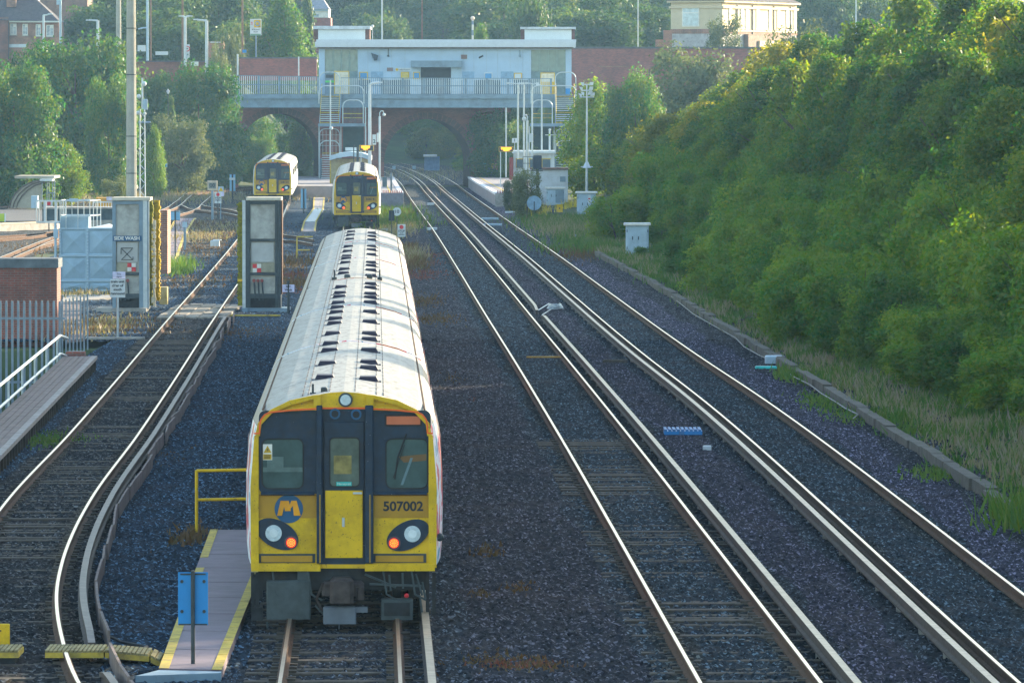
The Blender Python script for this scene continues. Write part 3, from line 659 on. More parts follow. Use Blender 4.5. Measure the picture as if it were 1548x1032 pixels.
        for x0, z0, x1, z1 in ((553,868,600,888),(560,883,640,886),(590,869,592,893),(610,866,611,890),(630,868,640,900),(636,900,640,930),(478,915,492,930),(405,940,406,950),(640,880,645,905)):
            mb.tube([(fx(x0), -.06, fz(z0)), (fx(x1), -.05, fz(z1))], .018, 5, 1)
        for x in (-1.0, -.5, .55, .95): mb.tube([(x, -.07, .85), (x+.05, -.09, .5), (x+.2, -.08, .42)], .016, 5, 1)
        return mb
    L('underframe_gear', 0, under, [underframe, M('equipment_case', (.045,.06,.066), .7, var=.3, scale=6)])
    def coup():
        mb = MB(); mb.bevbox(fx(500), fx(536), -.35, .1, fz(910), fz(872), .05); mb.bevbox(fx(488), fx(552), -.18, .1, fz(900), fz(878), .04); mb.disc((fx(518), -.37, fz(888)), .11, .05, 14); mb.bevbox(fx(540), fx(552), -.22, 0, fz(906), fz(884), .03)
        mb.tube([(fx(490), -.15, fz(880)), (fx(480), -.12, fz(905)), (fx(488), -.1, fz(922))], .02, 5); return mb
    L('coupler', 0, coup, [M('coupler_iron', (.055,.045,.043), .75, var=.4, scale=7)])
    L('coupler_box', 0, lambda: MB().bevbox(fx(490), fx(540), -.25, .0, fz(942), fz(916), .02).box(fx(540), fx(557), -.2, 0, fz(925), fz(917)).tube([(fx(514), -.2, fz(942)), (fx(514), -.2, fz(950))], .01, 4), [M('grey_box', (.10,.12,.15), .6, var=.25)])
    L('red_tap', 0, lambda: MB().ball((fx(616), -.12, fz(900)), .035), [red])
    L('whistle', 0, lambda: MB().ball((fx(667), .35, fz(815)), .06).tube([(1.30,.3,fz(815)),(1.38,.35,fz(815))], .03), [darksteel])
    L('aerial', 0, lambda: MB().tube([(fx(474), .55, 3.24), (fx(474), .55, 3.30)], .045, 8).tube([(fx(474), .55, 3.30), (fx(474), .55, 3.42)], .018, 6).bevbox(fx(486), fx(496), .6, .85, 3.28, 3.37, .015), [darksteel])
def carriage(train, y0, ln, key, first, side, rows, end=True):
    """one coach from y0 to y0+ln; first = it has a cab at the near end"""
    n = [0, .35, 1.3, 2.2] if first else [0, .15]
    rg = []
    for y in n: rg.append(ring(y, (.925+.075*min(1, y/2.0)) if first else 1, .0, 0 if y else .0))
    for y in np.arange(3, ln-1, 2.0): rg.append(ring(float(y), 1))
    rg += [ring(ln-.55, 1), ring(ln-.42, .985, .03)]
    car = lpart('carriage', train, ('car', key, first, ln), lambda: loft(rg), [side, roofwhite], (0, y0, 0), smooth=False)
    def seams():
        mb = MB()
        for x in (-.20, .16):
            y = .4
            while y < ln-.8:
                for xx in (x, x-.30 if x < 0 else x+.30, (x-.38 if x < 0 else x+.40)):
                    z = float(np.interp(abs(xx), [0,.22,.55,.82,1.08], [3.335,3.32,3.27,3.2,3.1])); mb.box(xx-.006, xx+.006, y, y+.9, z-.004, z+.006)
                y += 1.25
        for y in np.arange(5, ln-1, 5.0):
            for a, b in zip(np.linspace(-1.05, .95, 11), np.linspace(-.85, 1.15, 11)):
                za, zb = (float(np.interp(abs(q), [0,.22,.55,.82,1.08,1.22], [3.335,3.32,3.27,3.2,3.1,3.0])) for q in (a, b))
                mb.add([(a, y, za+.004), (b, y, zb+.004), (b, y+.03, zb+.004), (a, y+.03, za+.004)], [(0,1,2,3)])
        return mb
    lpart('roof_seams', car, ('seam', ln), seams, [M('seam_grey', (.09,.08,.08), .8) if 'sg' not in CACHE else CACHE['sg']])
    def gutter():
        mb = MB()
        for s in (-1, 1): mb.tube([(s*1.14, .5, 3.062), (s*1.14, ln-.6, 3.062)], .016, 4)
        return mb
    lpart('gutter', car, ('gut', ln), gutter, [rust])
    for x, ys in ((-.30, rows[0]), (.34, rows[1])):
        for yv in ys:
            def vent():
                mb = MB(); P = [(-.155,0),(-.115,.078),(.115,.078),(.155,0)]; mb.prism([(a, b) for a, b in P][::-1], 0, .5); mb.prism([(-.19,-.02),(-.19,.006),(.19,.006),(.19,-.02)][::-1], .1, .42); return mb
            lpart('roof_vent', car, 'vent', vent, [M('vent_black', (.02,.02,.05), .6, var=.2)], (x, yv, 3.285))
    for sd in (-1, 1):
        def wins():
            mb = MB()
            for y in np.arange(2.6, ln-1.5, 1.75):
                a, b = 1.395, 1.375; mb.add([(sd*(a+.012), y, 1.95), (sd*(a+.012), y+1.25, 1.95), (sd*(b+.012), y+1.25, 2.6), (sd*(b+.012), y, 2.6)], [(0,1,2,3)])
            return mb
        lpart('side_windows', car, ('win', ln, sd), wins, [pane])
    def bogies():
        mb = MB()
        for y in (2.6, ln-3.2):
            for s in (-1, 1):
                mb.box(s*1.0-.08, s*1.0+.08, y-1.4, y+1.4, .35, .6)
                for dy in (-1.0, 1.0): mb.prism([(y+dy+.42*math.cos(a), .58+.42*math.sin(a)) for a in np.linspace(0, 2*math.pi, 17)[:-1]], s*.75-.06, s*.75+.06, axis='x')
        mb.box(-1.15, 1.15, 5.5, ln-6, .35, .86); return mb
    lpart('bogies', car, ('bog', ln), bogies, [underframe])
    if end:
        lpart('gangway', car, ('gang', ln), lambda: MB().box(-.9, .9, ln-.45, ln+.02, .8, 3.12).box(-1.2, 1.2, ln-.44, ln-.40, .9, 2.9), [rubber])
    return car
def train(label, loc, rot, ncar, number, side, front=True, group='commuter trains'):
    t = thing('commuter_train', label, 'train', loc, rot, group)
    # roof ventilator positions read off the front train, one list per coach: left row, right row
    R = [((5.0,10.2,15.6,18.6),(4.4,8.4,10.6,15.6)), ((3.4,8.8,11.4,15.2,18.2),(.6,3.4,9.6,15.4)), ((1.2,5.4,8.0,12.5),(1.4,4.8,7.4,12.0,15)), ((4.2,8.0,14.5,19),(2,7.0,11.4,14.6)), ((1.6,7.2,13.0),(3.2,9.0,13.4)), ((3,9.0,14.0),(2,7.0,12.2))]
    for i in range(ncar):
        first = i % 3 == 0
        c = carriage(t, i*20.0, 20.0, 'w' if side is wrap else 'g', first, side, R[i % 6], True)
        if i == 0: cab(c, number, number == '507002')
        if i == 3:
            lpart('end_band', c, 'ybrow', lambda: MB().sweep([(0,-.07,0),(0,.02,0)], [(x, z) for x, _, z in [(q[0], 0, q[2]+.006) for q in ring(0, .95) if q[2] > 2.8]], closed=False), [yellow])
            lpart('aerial', c, 'aer2', lambda: MB().tube([(-.5,.5,3.24),(-.5,.5,3.33)], .06, 8).tube([(-.5,.5,3.33),(-.5,.5,3.5)], .02, 6).bevbox(-.27,-.13,.3,.6,3.28,3.40,.02).bevbox(.25,.38,.3,.6,3.28,3.40,.02).tube([(.55,.5,3.24),(.55,.5,3.33)], .06, 8).tube([(.55,.5,3.33),(.55,.5,3.5)], .02, 6), [darksteel])
    return t
train('long yellow fronted train in the foreground numbered 507002, with a white roof', (-2.36, 92.6, .0), math.atan(.0207), 6, '507002', wrap)
train('middle yellow train standing directly beyond the end of the long white roof', (float(cC(383)), 383, .0), math.atan(.0225), 3, '508141', sidegrey)
train('leftmost yellow train coming past the dark bridge arch', (-16.75, 463, .0), math.atan(.026), 3, '508124', sidegrey)

# ------------------------------------------------------------ the near left side
def ybox(mb, x0, x1, y0, y1, Y, dep, mi=0):    # box whose near face covers a measured rectangle at distance Y
    a = W(x0, y1, Y); b = W(x1, y0, Y); mb.box(a.x, b.x, Y, Y+dep, a.z, b.z, mi); return mb
# walkway ramp beside the train, yellow edged
wk = thing('staff_walkway', 'mauve walkway with yellow edges beside the long front train', 'walkway', (-4.6, 86, 0))
a0, a1 = G(240,1010,.10), G(335,1012,.10); b0, b1 = G(318,800,.10), G(420,800,.10)
def quadpr(mb, q, z0, z1, mi=0):
    vs = [(x, y, z0) for x, y in q]+[(x, y, z1) for x, y in q]; mb.add(vs, [(3,2,1,0),(4,5,6,7),(0,1,5,4),(1,2,6,5),(2,3,7,6),(3,0,4,7)], mi)
rowq = 9; slab = MB()
for i in range(rowq):
    t0, t1 = i/rowq+.0015, (i+1)/rowq-.0015
    L0 = a0.lerp(b0, t0); L1 = a0.lerp(b0, t1); R0 = a1.lerp(b1, t0); R1 = a1.lerp(b1, t1)
    quadpr(slab, [(L0.x, L0.y), (R0.x, R0.y), (R1.x, R1.y), (L1.x, L1.y)], -.1, .10)
part('walkway_slab', slab, mauve, wk)
for s, (p, q) in enumerate(((a0, b0), (a1, b1))):
    d = .13 if s == 0 else -.13
    n = 12; mb = MB()
    for i in range(n):
        if (s == 0 and i == 8): continue
        u = p.lerp(q, i/n+.001); v = p.lerp(q, (i+1)/n-.001); quadpr(mb, [(min(u.x,u.x+d), u.y), (max(u.x,u.x+d), u.y), (max(v.x,v.x+d), v.y), (min(v.x,v.x+d), v.y)], .102, .106)
    part('yellow_edge', mb, yellowdull, wk)
mb = MB(); quadpr(mb, [(a0.x-.25, a0.y-.9), (a1.x, a1.y-.25), (a1.x, a1.y-.03), (a0.x, a0.y-.03)], -.1, .085); part('end_slab', mb, bluegrey, wk)
hr = thing('handrail', 'yellow tubular handrail beside the long front train', 'handrail', (-5.42, 113.5, 0))
for z in (.56, 1.06): part('rail', MB().tube([(-5.42,113.5,z),(-4.0,113.6,z+.02)], .028, 8), yellow, hr)
for x in (-5.42, -3.98): part('post', MB().tube([(x,113.5,0),(x,113.5,1.07)], .03, 8), yellow, hr)
def signback(name, label, base, h, px_w, plate_h, mat_, post=.028, nbolt=True, postm=None, cat='sign', off=0.0):
    t = thing(name, label, cat, base)
    part('post', MB().tube([(0,-.035,0),(0,-.035,h)], post, 8), postm or darksteel, t, local=True)
    part('plate', MB().bevbox(-px_w/2+off, px_w/2+off, 0, .012, h-plate_h-.02, h-.02, .004), mat_, t, local=True)
    if nbolt:
        mb = MB()
        for s in (-1, 1):
            for z in (h-.14, h-plate_h+.16): mb.disc((s*px_w*.37, -.018, z), .022, .02, 10)
        part('bolts', mb, darksteel, t, local=True)
    for q in (MB().box(-px_w/2+.03+off, px_w/2-.03+off, -.012, 0, h-.055, h-.035), MB().box(-px_w/2+off+.01, px_w/2-.01+off, -.01, 0, h-plate_h-.02, h-plate_h+.0)): part('bracket', q, darksteel, t, local=True)
    return t
signback('sign', 'plain bright blue sign back on a dark post in the foreground beside the walkway', G(292,1014), 1.31, .39, .69, blue)
# yellow boarded crossing and the notice
cr = thing('boarded_crossing', 'yellow slatted board crossing over the rails at the bottom left corner', 'crossing', (-7.5, 86, 0))
def boards(x0, x1, y, z0, z1):
    mb = MB(); n = max(2, int(abs(x1-x0)/.055))
    for i in range(n):
        u = x0+(x1-x0)*i/n; v = x0+(x1-x0)*(i+.75)/n; a = z0+(z1-z0)*i/n; b = z0+(z1-z0)*(i+.75)/n
        mb.add([(u,y,a),(v,y,b),(v,y+1.0,b),(u,y+1.0,a),(u,y,a+.03),(v,y,b+.03),(v,y+1.0,b+.03),(u,y+1.0,a+.03)], [(3,2,1,0),(4,5,6,7),(0,1,5,4),(1,2,6,5),(2,3,7,6),(3,0,4,7)], 0)
    mb.add([(x0,y+.005,z0-.07),(x1,y+.005,z1-.07),(x1,y+.005,z1+.0),(x0,y+.005,z0+.0),(x0,y+.98,z0-.07),(x1,y+.98,z1-.07),(x1,y+.98,z1),(x0,y+.98,z0)], [(0,1,2,3),(4,7,6,5),(0,4,5,1),(3,2,6,7),(0,3,7,4),(1,5,6,2)], 1)
    return mb
for x0, x1, z0, z1 in ((-7.95,-7.06,.15,.15),(-7.04,-6.50,.15,.15),(-6.15,-5.38,.15,.15),(-5.36,-4.78,.15,.10),(-4.76,-4.62,.09,.02)): part('board', boards(x0, x1, 86.9, z0, z1), [M('trodden_boards', (.27,.22,.10), .85, var=.35, scale=6, dirt=(.12,.10,.06), amt=.7), yellowdull], cr)
part('base_timber', MB().box(-7.9, -6.55, 86.95, 87.85, -.05, .10), underframe, cr)
sg = thing('notice_board', 'low yellow notice ending in the words ING POINT behind the yellow board crossing', 'sign', (-7.55, 88.3, 0))
part('board', MB().bevbox(-8.3, -6.72, 88.3, 88.34, .05, .42, .01), yellow, sg)
mb = MB(); addtext(mb, 'STOPPING POINT', (-7.49, 88.29, .27), .17, 0, .002, .98); part('lettering', mb, letters, sg)
part('top_edge', MB().box(-8.3, -6.9, 88.34, 88.8, .39, .425), M('pale_green', (.3,.42,.25), .6), sg)
cbl = [G(150,962), G(185,978), G(222,985), G(205,994), G(180,998)]
solo('cable', MB().tube([(p.x, p.y, .07) for p in cbl], .025, 6), rubber, 'black cable looping over the stones beside the end of the dull conductor rail', 'cable')
# planked staff platform
pf = thing('staff_platform', 'low planked platform along the left edge with a railing and palisade behind', 'platform', (-13, 175, 0))
near_o, far_o = G(0,690,.40), G(147,538,.40); dirv = (far_o-near_o); 
def po(Y): t = (Y-far_o.y)/(far_o.y-near_o.y); return far_o.x+t*(far_o.x-near_o.x)
far_i = G(96,538,.40); wd = far_o.x-far_i.x; yend = far_o.y
def slantbox(mb, xo0, xo1, y0, y1, z0, z1, mi=0):    # a long piece parallel to the platform edge
    quadpr(mb, [(po(y0)+xo0, y0), (po(y0)+xo1, y0), (po(y1)+xo1, y1), (po(y1)+xo0, y1)], z0, z1, mi)
n = 5
for i in range(n):
    mb = MB(); slantbox(mb, -wd+i*(wd-.16)/n+.008, -wd+(i+1)*(wd-.16)/n-.008, 118, yend, .33, .40); part('plank', mb, plank, pf)
mb = MB(); slantbox(mb, -.155, .0, 118, yend, .31, .405); part('edge_plank', mb, M('pale_edge_plank', (.27,.24,.22), .85, var=.25, scale=3), pf)
mb = MB()
for y in np.arange(118.5, yend, 1.15): slantbox(mb, -.12, -.04, y, y+.14, -.05, .31)
slantbox(mb, -.16, -.125, 118, yend-.1, -.05, .31, 1); part('trestle', mb, [sleeperm, underframe], pf)
rl = thing('handrail', 'two pale sloping handrail tubes in front of the palisade fence', 'handrail', (-13, 175, 0))
for z in (.97+.03, .50): part('rail', MB().tube([(po(y)-wd-.05, y, z) for y in (140, 160, 180, yend-1)]+[(po(yend)-wd+.1, yend+.2, z-.12)], .035, 8), galv, rl)
for y in np.arange(140, yend, 6.5): part('post', MB().tube([(po(y)-wd-.05, y, -.1), (po(y)-wd-.05, y, 1.0)], .03, 6), galv, rl)
pl = thing('palisade_fence', 'grey steel palisade fence in front of the red brick hut', 'fence', (-14, 197, -1.8))
def pale(x, y, z0, z1, wx=.07):
    return MB().prism([(x-wx/2, z0), (x+wx/2, z0), (x+wx/2, z1-.09), (x+wx*.28, z1), (x, z1-.05), (x-wx*.28, z1), (x-wx/2, z1-.09)][::-1], y, y+.02)
X0 = -15.6
palm = M('palisade_steel', (.17,.22,.28), .5, .2, var=.2, scale=4)
for i in range(13): part('pale', pale(X0+i*.177, 197, -1.9, 1.48), palm, pl)
for i in range(8): part('pale', pale(-13.42+i*.05, 197.3+i*.9, -1.9, 1.50, .05), palm, pl)
part('rail', MB().box(-15.8, -13.3, 197.03, 197.07, .90, .97).box(-15.8, -13.3, 197.03, 197.07, -1.0, -.93), palm, pl)
hut = thing('brick_hut', 'flat roofed red brick hut behind the palisade fence at the left edge', 'hut', (-15.5, 206, -1.9))
e = W(86, 420, 206); part('wall', MB().box(-18.5, e.x, 206, 207.7, -1.95, W(0,405,206).z), brick_r, hut)
part('coping', MB().box(-18.6, e.x+.05, 205.94, 207.8, W(0,405,206).z, W(0,391,206).z), M('dark_coping', (.10,.12,.14), .8, var=.3, scale=3), hut)
solo('brick_step', MB().bevbox(far_i.x+.05, far_o.x-.35, yend+.05, yend+.6, 0, .52, .03), brick_r, 'low dark red brick block at the far end of the planked platform', 'wall')
bw = thing('board_path', 'narrow weathered board path leading from the planked platform to the pale blue tank', 'path', (-13.6, 215, 0))
c0, c1, d0, d1 = G(100,515,.05), G(126,512,.05), G(92,456,.05), G(120,456,.05)
for i in range(14):
    t0, t1 = i/14+.004, (i+1)/14-.004; mb = MB(); L0, L1, R0, R1 = c0.lerp(d0,t0), c0.lerp(d0,t1), c1.lerp(d1,t0), c1.lerp(d1,t1); quadpr(mb, [(L0.x,L0.y),(R0.x,R0.y),(R1.x,R1.y),(L1.x,L1.y)], -.03, .05); part('board', mb, plank, bw)
mb = MB(); q = [G(95,456), G(168,452), G(168,447), G(95,447)]; quadpr(mb, [(v.x, v.y) for v in q], -.05, .04); solo('paving_strip', mb, concrete, 'pale paving strip in front of the pale blue tank', 'paving', kind='structure')
# pale blue sectional tank
tk = thing('water_tank', 'pale blue panelled water tank with a railed top, left of the side wash frame', 'tank', (-16.6, 258, 0))
def panel(x0, x1, z0, z1, Y):
    mb = MB(); i = .06; xm, zm = (x0+x1)/2, (z0+z1)/2
    vs = [(x0,Y,z0),(x1,Y,z0),(x1,Y,z1),(x0,Y,z1),(x0+i,Y+.03,z0+i),(x1-i,Y+.03,z0+i),(x1-i,Y+.03,z1-i),(x0+i,Y+.03,z1-i),(xm,Y-.05,zm+(z1-z0)*.05)]
    return mb.add(vs, [(0,1,5,4),(1,2,6,5),(2,3,7,6),(3,0,4,7),(4,5,8),(5,6,8),(6,7,8),(7,4,8)])
Yt = 258.0; xs = [W(x,400,Yt).x for x in (91,132.5,174)]; zs = [W(0,y,Yt).z for y in (441,424.5,386.5,345.5)]
part('tank_body', MB().box(xs[0]+.01, xs[2]-.01, Yt+.04, Yt+3.2, -.02, zs[3]-.005), tankmat, tk)
for i in range(2):
    for j in range(3): part('panel', panel(xs[i]+.03, xs[i+1]-.03, zs[j]+.03, zs[j+1]-.03, Yt), tankmat, tk)
fr = MB()
for x in xs: fr.box(x-.032, x+.032, Yt-.02, Yt+.03, 0, zs[3])
for z in zs[:]: fr.box(xs[0], xs[2], Yt-.012, Yt+.03, z-.03, z+.028)
part('flanges', fr, paleblue, tk)
bo = MB()
for x in xs:
    for z in np.arange(.1, zs[3], .13):
        for s in (-1, 1): bo.disc((x+s*.018, Yt-.03, z), .01, .012, 6)
part('bolts', bo, darksteel, tk)
mb = MB(); a, b = xs[1], xs[2]; mb.add([(a,Yt,zs[3]),(b,Yt,zs[3]),(b,Yt+3.2,zs[3]),(a,Yt+3.2,zs[3]),((a+b)/2+.2,Yt+1.6,zs[3]+.16)], [(0,1,4),(1,2,4),(2,3,4),(3,0,4)]); part('lid', mb, greywhite, tk)
zc = W(0,327,Yt).z; part('upper_box', MB().bevbox(xs[0], W(133,0,Yt).x, Yt+.1, Yt+1.6, zs[3], zc, .02), tankmat, tk)
cg = MB(); zt = W(0,303.5,Yt).z; x0, x1 = W(90,0,Yt).x, W(135,0,Yt).x; x2 = W(146,0,Yt).x
for k in range(6): x = x0+(x1-x0)*k/5; cg.tube([(x,Yt-.02,zs[3] if k in (0,1,3) else zc),(x,Yt-.02,zt)], .018, 5)
for z in (zt, (zt+zc)/2-.12+.0*z if False else zc+.02): cg.tube([(x0,Yt-.02,z),(x1,Yt-.02,z),(x2-.02,Yt+2.2,z),(x0+.05,Yt+2.2,z),(x0,Yt-.02,z)], .022, 5)
for k in range(1, 4): y = Yt+2.2*k/3; x = x1+(x2-x1)*k/3; cg.tube([(x,y,zs[3]),(x,y,zt)], .018, 5); cg.tube([(x0+.02*k,y,zc),(x0+.02*k,y,zt)], .018, 5)
part('cage_railing', cg, galv, tk)
part('name_plate', MB().box(W(104,0,Yt).x, W(117,0,Yt).x, Yt-.05, Yt-.03, W(0,305,Yt).z, W(0,300,Yt).z), paleblue, tk)
pw = solo('pipe_post', MB().tube([(W(83,0,Yt).x, Yt, 0),(W(83,0,Yt).x, Yt, W(0,337,Yt).z),(W(90,0,Yt).x, Yt, W(0,336,Yt).z)], .05, 8).bevbox(W(80,0,Yt).x, W(87,0,Yt).x, Yt-.08, Yt+.02, W(0,360,Yt).z, W(0,346,Yt).z, .02), [paleblue], 'upright pale pipe with a grey valve box at the left side of the tank', 'pipe')
# side wash frames
Yw = 233.0
def wash(label, left):
    x0p, x1p = (170, 226) if left else (370, 425)
    t = thing('wash_frame', label, 'wash machine', (W((x0p+x1p)/2, 470, Yw).x, Yw, 0), 0, 'train washing frames')
    B = lambda mb, a, b, c, d, dy=0, dep=.05, mi=0: ybox(mb, a, b, c, d, Yw+dy, dep, mi)
    top = 301
    cs = MB(); B(cs, x0p+1, x1p-1, top+3, 466, .10, 1.3); part('casing', cs, steel, t)
    fr = MB(); s = x0p
    if left: cols = ((170,175),(210.5,216),(216.5,225))
    else: cols = ((370.5,378),(416,421),(421.5,424.5))
    for a, b in cols: B(fr, a, b, top+2, 467, -.05, .18)
    ia, ib = cols[0][1], cols[1][0]
    B(fr, ia, ib, top+3, top+8, -.04, .15); B(fr, ia, ib, 361, 365, -.03, .12)
    part('frame', fr, bluegrey if left else darksteel, t)
    part('edge_channel', B(MB(), 216.5 if left else 366.5, 222.5 if left else 371, top+2, 467, -.07, .1), galv, t)
    part('upper_panel', B(MB(), ia+.5, ib-.5, top+8, 361, .03, .05), steel, t)
    part('lower_panel', B(MB(), ia+2, ib-2, 366, 396, .03, .05), M('pale_wash_panel', (.36,.38,.39), .5, .2, var=.15, scale=2), t)
    ck = MB(); cx = 192.5 if left else 382; cy = 397.5 if left else 399
    for i in range(2):
        for j in range(2): B(ck, cx+i*6.5, cx+i*6.5+6.2, cy+j*6.5, cy+j*6.5+6.2, .0, .03, (i+j+1) % 2)
    part('checker_plate', ck, [white, red], t)
    part('dull_panel', B(MB(), ia+1, cx if left else ib-1, 397, 411, .02, .03), M('khaki_panel', (.28,.27,.2), .7), t)
    pp = MB(); B(pp, ia, ib, 412, 416, -.02, .1); B(pp, ia, ib, 444, 451, -.03, .2, 0)
    for k in range(3): c = W(ia+6+k*6, 424, Yw); pp.disc((c.x, Yw-.06, c.z), .06, .06, 10, 1); pp.tube([(c.x, Yw-.02, c.z), (c.x+.05, Yw, c.z-.7)], .03, 6)
    B(pp, ia, ib, 451, 466, .05, .1, 2)
    part('valve_gear', pp, [darksteel, maroon, underframe], t)
    part('roof_cap', B(MB(), x0p-1 if left else 372, x1p+1 if left else x1p, top-2.5, top+2, -.10, 1.6), M('pale_cap', (.5,.46,.38), .8, var=.15), t)
    if left:
        sg = B(MB(), 170.5, 214, 356.5, 364.2, -.075, .02); o = part('name_board', sg, navy, t)
        mb = MB(); p = W(192, 360.3, Yw); addtext(mb, 'SIDE WASH', (p.x, Yw-.078, p.z), .165, 0, .006, 1.08); part('lettering', mb, white, o)
        mk = MB(); 
        for a, b in (((183,375),(201,375)),((183,392.5),(201,392.5)),((183,375),(183,384)),((184,376),(200,392)),((200,376),(184,392)),((201,388),(201,392.5))):
            p, q = W(*a, Yw), W(*b, Yw); mk.tube([(p.x, Yw-.0, p.z), (q.x, Yw-.0, q.z)], .016, 4)
        part('cross_mark', mk, letters, t)
    rnd = random.Random(2 if left else 9)
    def brush(a, b, y0, y1, dy, dep, m):
        mb = MB(); p = W(a, y1, Yw+dy); q = W(b, y0, Yw+dy); k = int((q.z-p.z)/.05); 
        for i in range(k):
            z = p.z+(q.z-p.z)*i/k; e = rnd.uniform(-.035,.035); f = rnd.uniform(-.035,.035); mb.box(p.x+e, q.x+f, Yw+dy+rnd.uniform(0,.06), Yw+dy+dep, z, z+.046)
        return part('brush', mb, m, t)
    if left:
        brush(222.5, 230.5, 304, 462, .35, .6, brushg); brush(232, 241, 303, 455, .9, .5, brushy)
        tat = MB(); z = W(0, 333, Yw).z; x = W(232, 0, Yw).x
        while z > .25:
            h = rnd.uniform(.05,.14); w_ = rnd.uniform(.02,.1); tat.bevbox(x-w_+rnd.uniform(-.04,.06), x+w_*.6, Yw+.25+rnd.uniform(0,.05), Yw+.36, z-h, z, .01); z -= h*.8
        part('torn_liner', tat, M('tattered_liner', (.55,.48,.36), .9, var=.3, scale=8), t)
        part('yellow_strip', B(MB(), 222.5, 229, 422, 425.5, .25, .1), yellow, t)
    else:
        brush(359, 367, 306, 462, .0, .7, brushg)
        part('yellow_strip', B(MB(), 359.5, 367, 422, 425.5, -.05, .1), yellow, t)
        part('side_flange', B(MB(), 424, 426.5, 303, 445, .0, .9), rust, t)
    pa, pb = (145, 223) if left else (366, 437)
    pz = B(MB(), pa, pb, 465.5, 484 if left else 486, -.25, .12); c = 212 if left else 366; B(pz, c, c+9, 466, 488, -.6, .34); B(pz, pa, pb, 466, 470, -.1, 1.8)
    part('plinth', pz, concrete if left else bluegrey, t)
    return t
wash('left hand steel train wash frame with the SIDE WASH board', True)
wash('right hand steel train wash frame beside the long train roof, without writing', False)
pr = thing('brick_pier', 'narrow brick pier behind the brushes of the left wash frame', 'pier', (-13.9, 252, 0))
part('wall', ybox(MB(), 243, 253, 318, 414, 252, 2.4), brick_o, pr)
part('base_block', ybox(MB(), 240.5, 252.5, 434, 462, 235.3, .8).box(0,0,0,0,0,0) if False else ybox(MB(), 241, 252.5, 434, 460, 236.2, .8), M('mossy_block', (.36,.31,.16), .9, var=.3, scale=4, dirt=(.2,.17,.02), amt=.7), thing('stone_block', 'mossy pale block between the left wash frame and the rail', 'block', (-12.5, 236.2, 0)))
dk = MB(); q = [G(250,478), G(350,478), G(352,462), G(285,462)]
for i in range(5):
    for j in range(9):
        x = -12.1+i*.48; y = 225+j*1.6
        dk.bevbox(x, x+.45, y, y+1.5, -.02, .06+.01*((i*7+j*3) % 4), .02)
solo('drain_grating', dk, M('scummy_grating', (.26,.23,.19), .9, var=.45, scale=3, dirt=(.08,.07,.06), amt=.8), 'pale scummy grating between the rails at the wash frames', 'grating')
def notice(label, base, wid, hgt, ztop, lines, post=.03, postm=None, size=.12, disc=None, cat='sign', bgm=None, pz=None, sub=True):
    t = thing('sign', label, cat, base)
    part('post', MB().tube([(0,.03,0),(0,.03,pz or ztop)], post, 8), postm or galv, t, local=True)
    part('plate', MB().bevbox(-wid/2, wid/2, -.01, .01, ztop-hgt, ztop, .004), bgm or greywhite, t, local=True)
    z = ztop
    if disc: part('red_disc', MB().disc((0,-.016,ztop-disc*1.35), disc, .008, 20), red, t, local=True); z = ztop-disc*2.5
    mb = MB()
    for i, (tx, sz) in enumerate(lines): z -= sz*1.08; addtext(mb, tx, (0,-.016,z+sz*.45), sz, 0, .003)
    if mb.v: part('lettering', mb, letters, t, local=True)
    return t
g0 = G(178,510); notice('white notice reading train unit clear of south runround, in front of the left wash frame', g0, .47, .57, 7.4-(422-153)*g0.y/10000, [('train unit',.115),('clear of',.115),('south',.115),('runround',.115)], .04)
s2 = thing('sign', 'small lavender sign fixed above the train unit notice', 'sign', (g0.x+.03, g0.y+.05, 1.8)); part('plate', MB().bevbox(-.19,.21,0,.01,.04,.26,.003), M('lavender_plate', (.5,.5,.68), .5), s2, local=True); mb = MB(); addtext(mb, 'Stop', (.01,-.006,.19), .075); addtext(mb, 'signal', (.01,-.006,.10), .075); part('lettering', mb, letters, s2, local=True)
g1 = G(436,474); notice('small lavender sign on a dark post between the right wash frame and the train roof', g1, .42, .26, 7.4-(430-153)*g1.y/10000, [('Side',.11),('Wash',.11)], .05, darksteel, bgm=M('lavender_sign', (.5,.5,.7), .5), pz=7.4-(424-153)*g1.y/10000)
hp = [(W(x,y,227)) for x, y in ((348,484),(365,488),(385,492),(410,493.5),(424,493))]; solo('hose', MB().tube([(p.x, 227, max(.05,p.z+.05)) for p in hp], .03, 6), yellowdull, 'yellow hose drooping along the plinth of the right wash frame', 'hose')
p = G(165,513); solo('concrete_strip', MB().bevbox(p.x-.75, p.x+1.1, p.y, p.y+.35, 0, .07, .02), concrete, 'thin pale strip on the ground at the foot of the train unit notice', 'strip')

# ------------------------------------------------------------ signs, posts and cabinets in the middle distance
def zat(py, Y): return W(774, py, Y).z
g = G(607,387); notice('stop sign with a red disc right of the long white roof end', g, .38, .60, zat(339,g.y), [('STOP',.13),('Await',.06),('instructions',.06)], .035, darksteel, disc=.10)
g = G(592,365); t = signback('signal', 'black rectangular back of a small signal between the two trains', g, zat(317.5,g.y), .30, .55, black, .022, False, darksteel, 'signal')
g = G(600,352); t = thing('speed_sign', 'round white speed sign half hidden behind the black signal back', 'sign', g); part('post', MB().tube([(0,.03,0),(0,.03,zat(322,g.y))], .03, 6), darksteel, t, local=True); part('plate', MB().disc((0,0,zat(320,g.y)), .24, .02, 20), greywhite, t, local=True); mb = MB(); addtext(mb, '10', (0,-.005,zat(320,g.y)), .26, 0, .006); part('lettering', mb, letters, t, local=True)
p = G(589,349); solo('low_box', MB().bevbox(p.x-.45, p.x+.35, p.y-.2, p.y+.2, 0, .12, .03), paleblue, 'flat pale blue box beside the post of the black signal back', 'box')
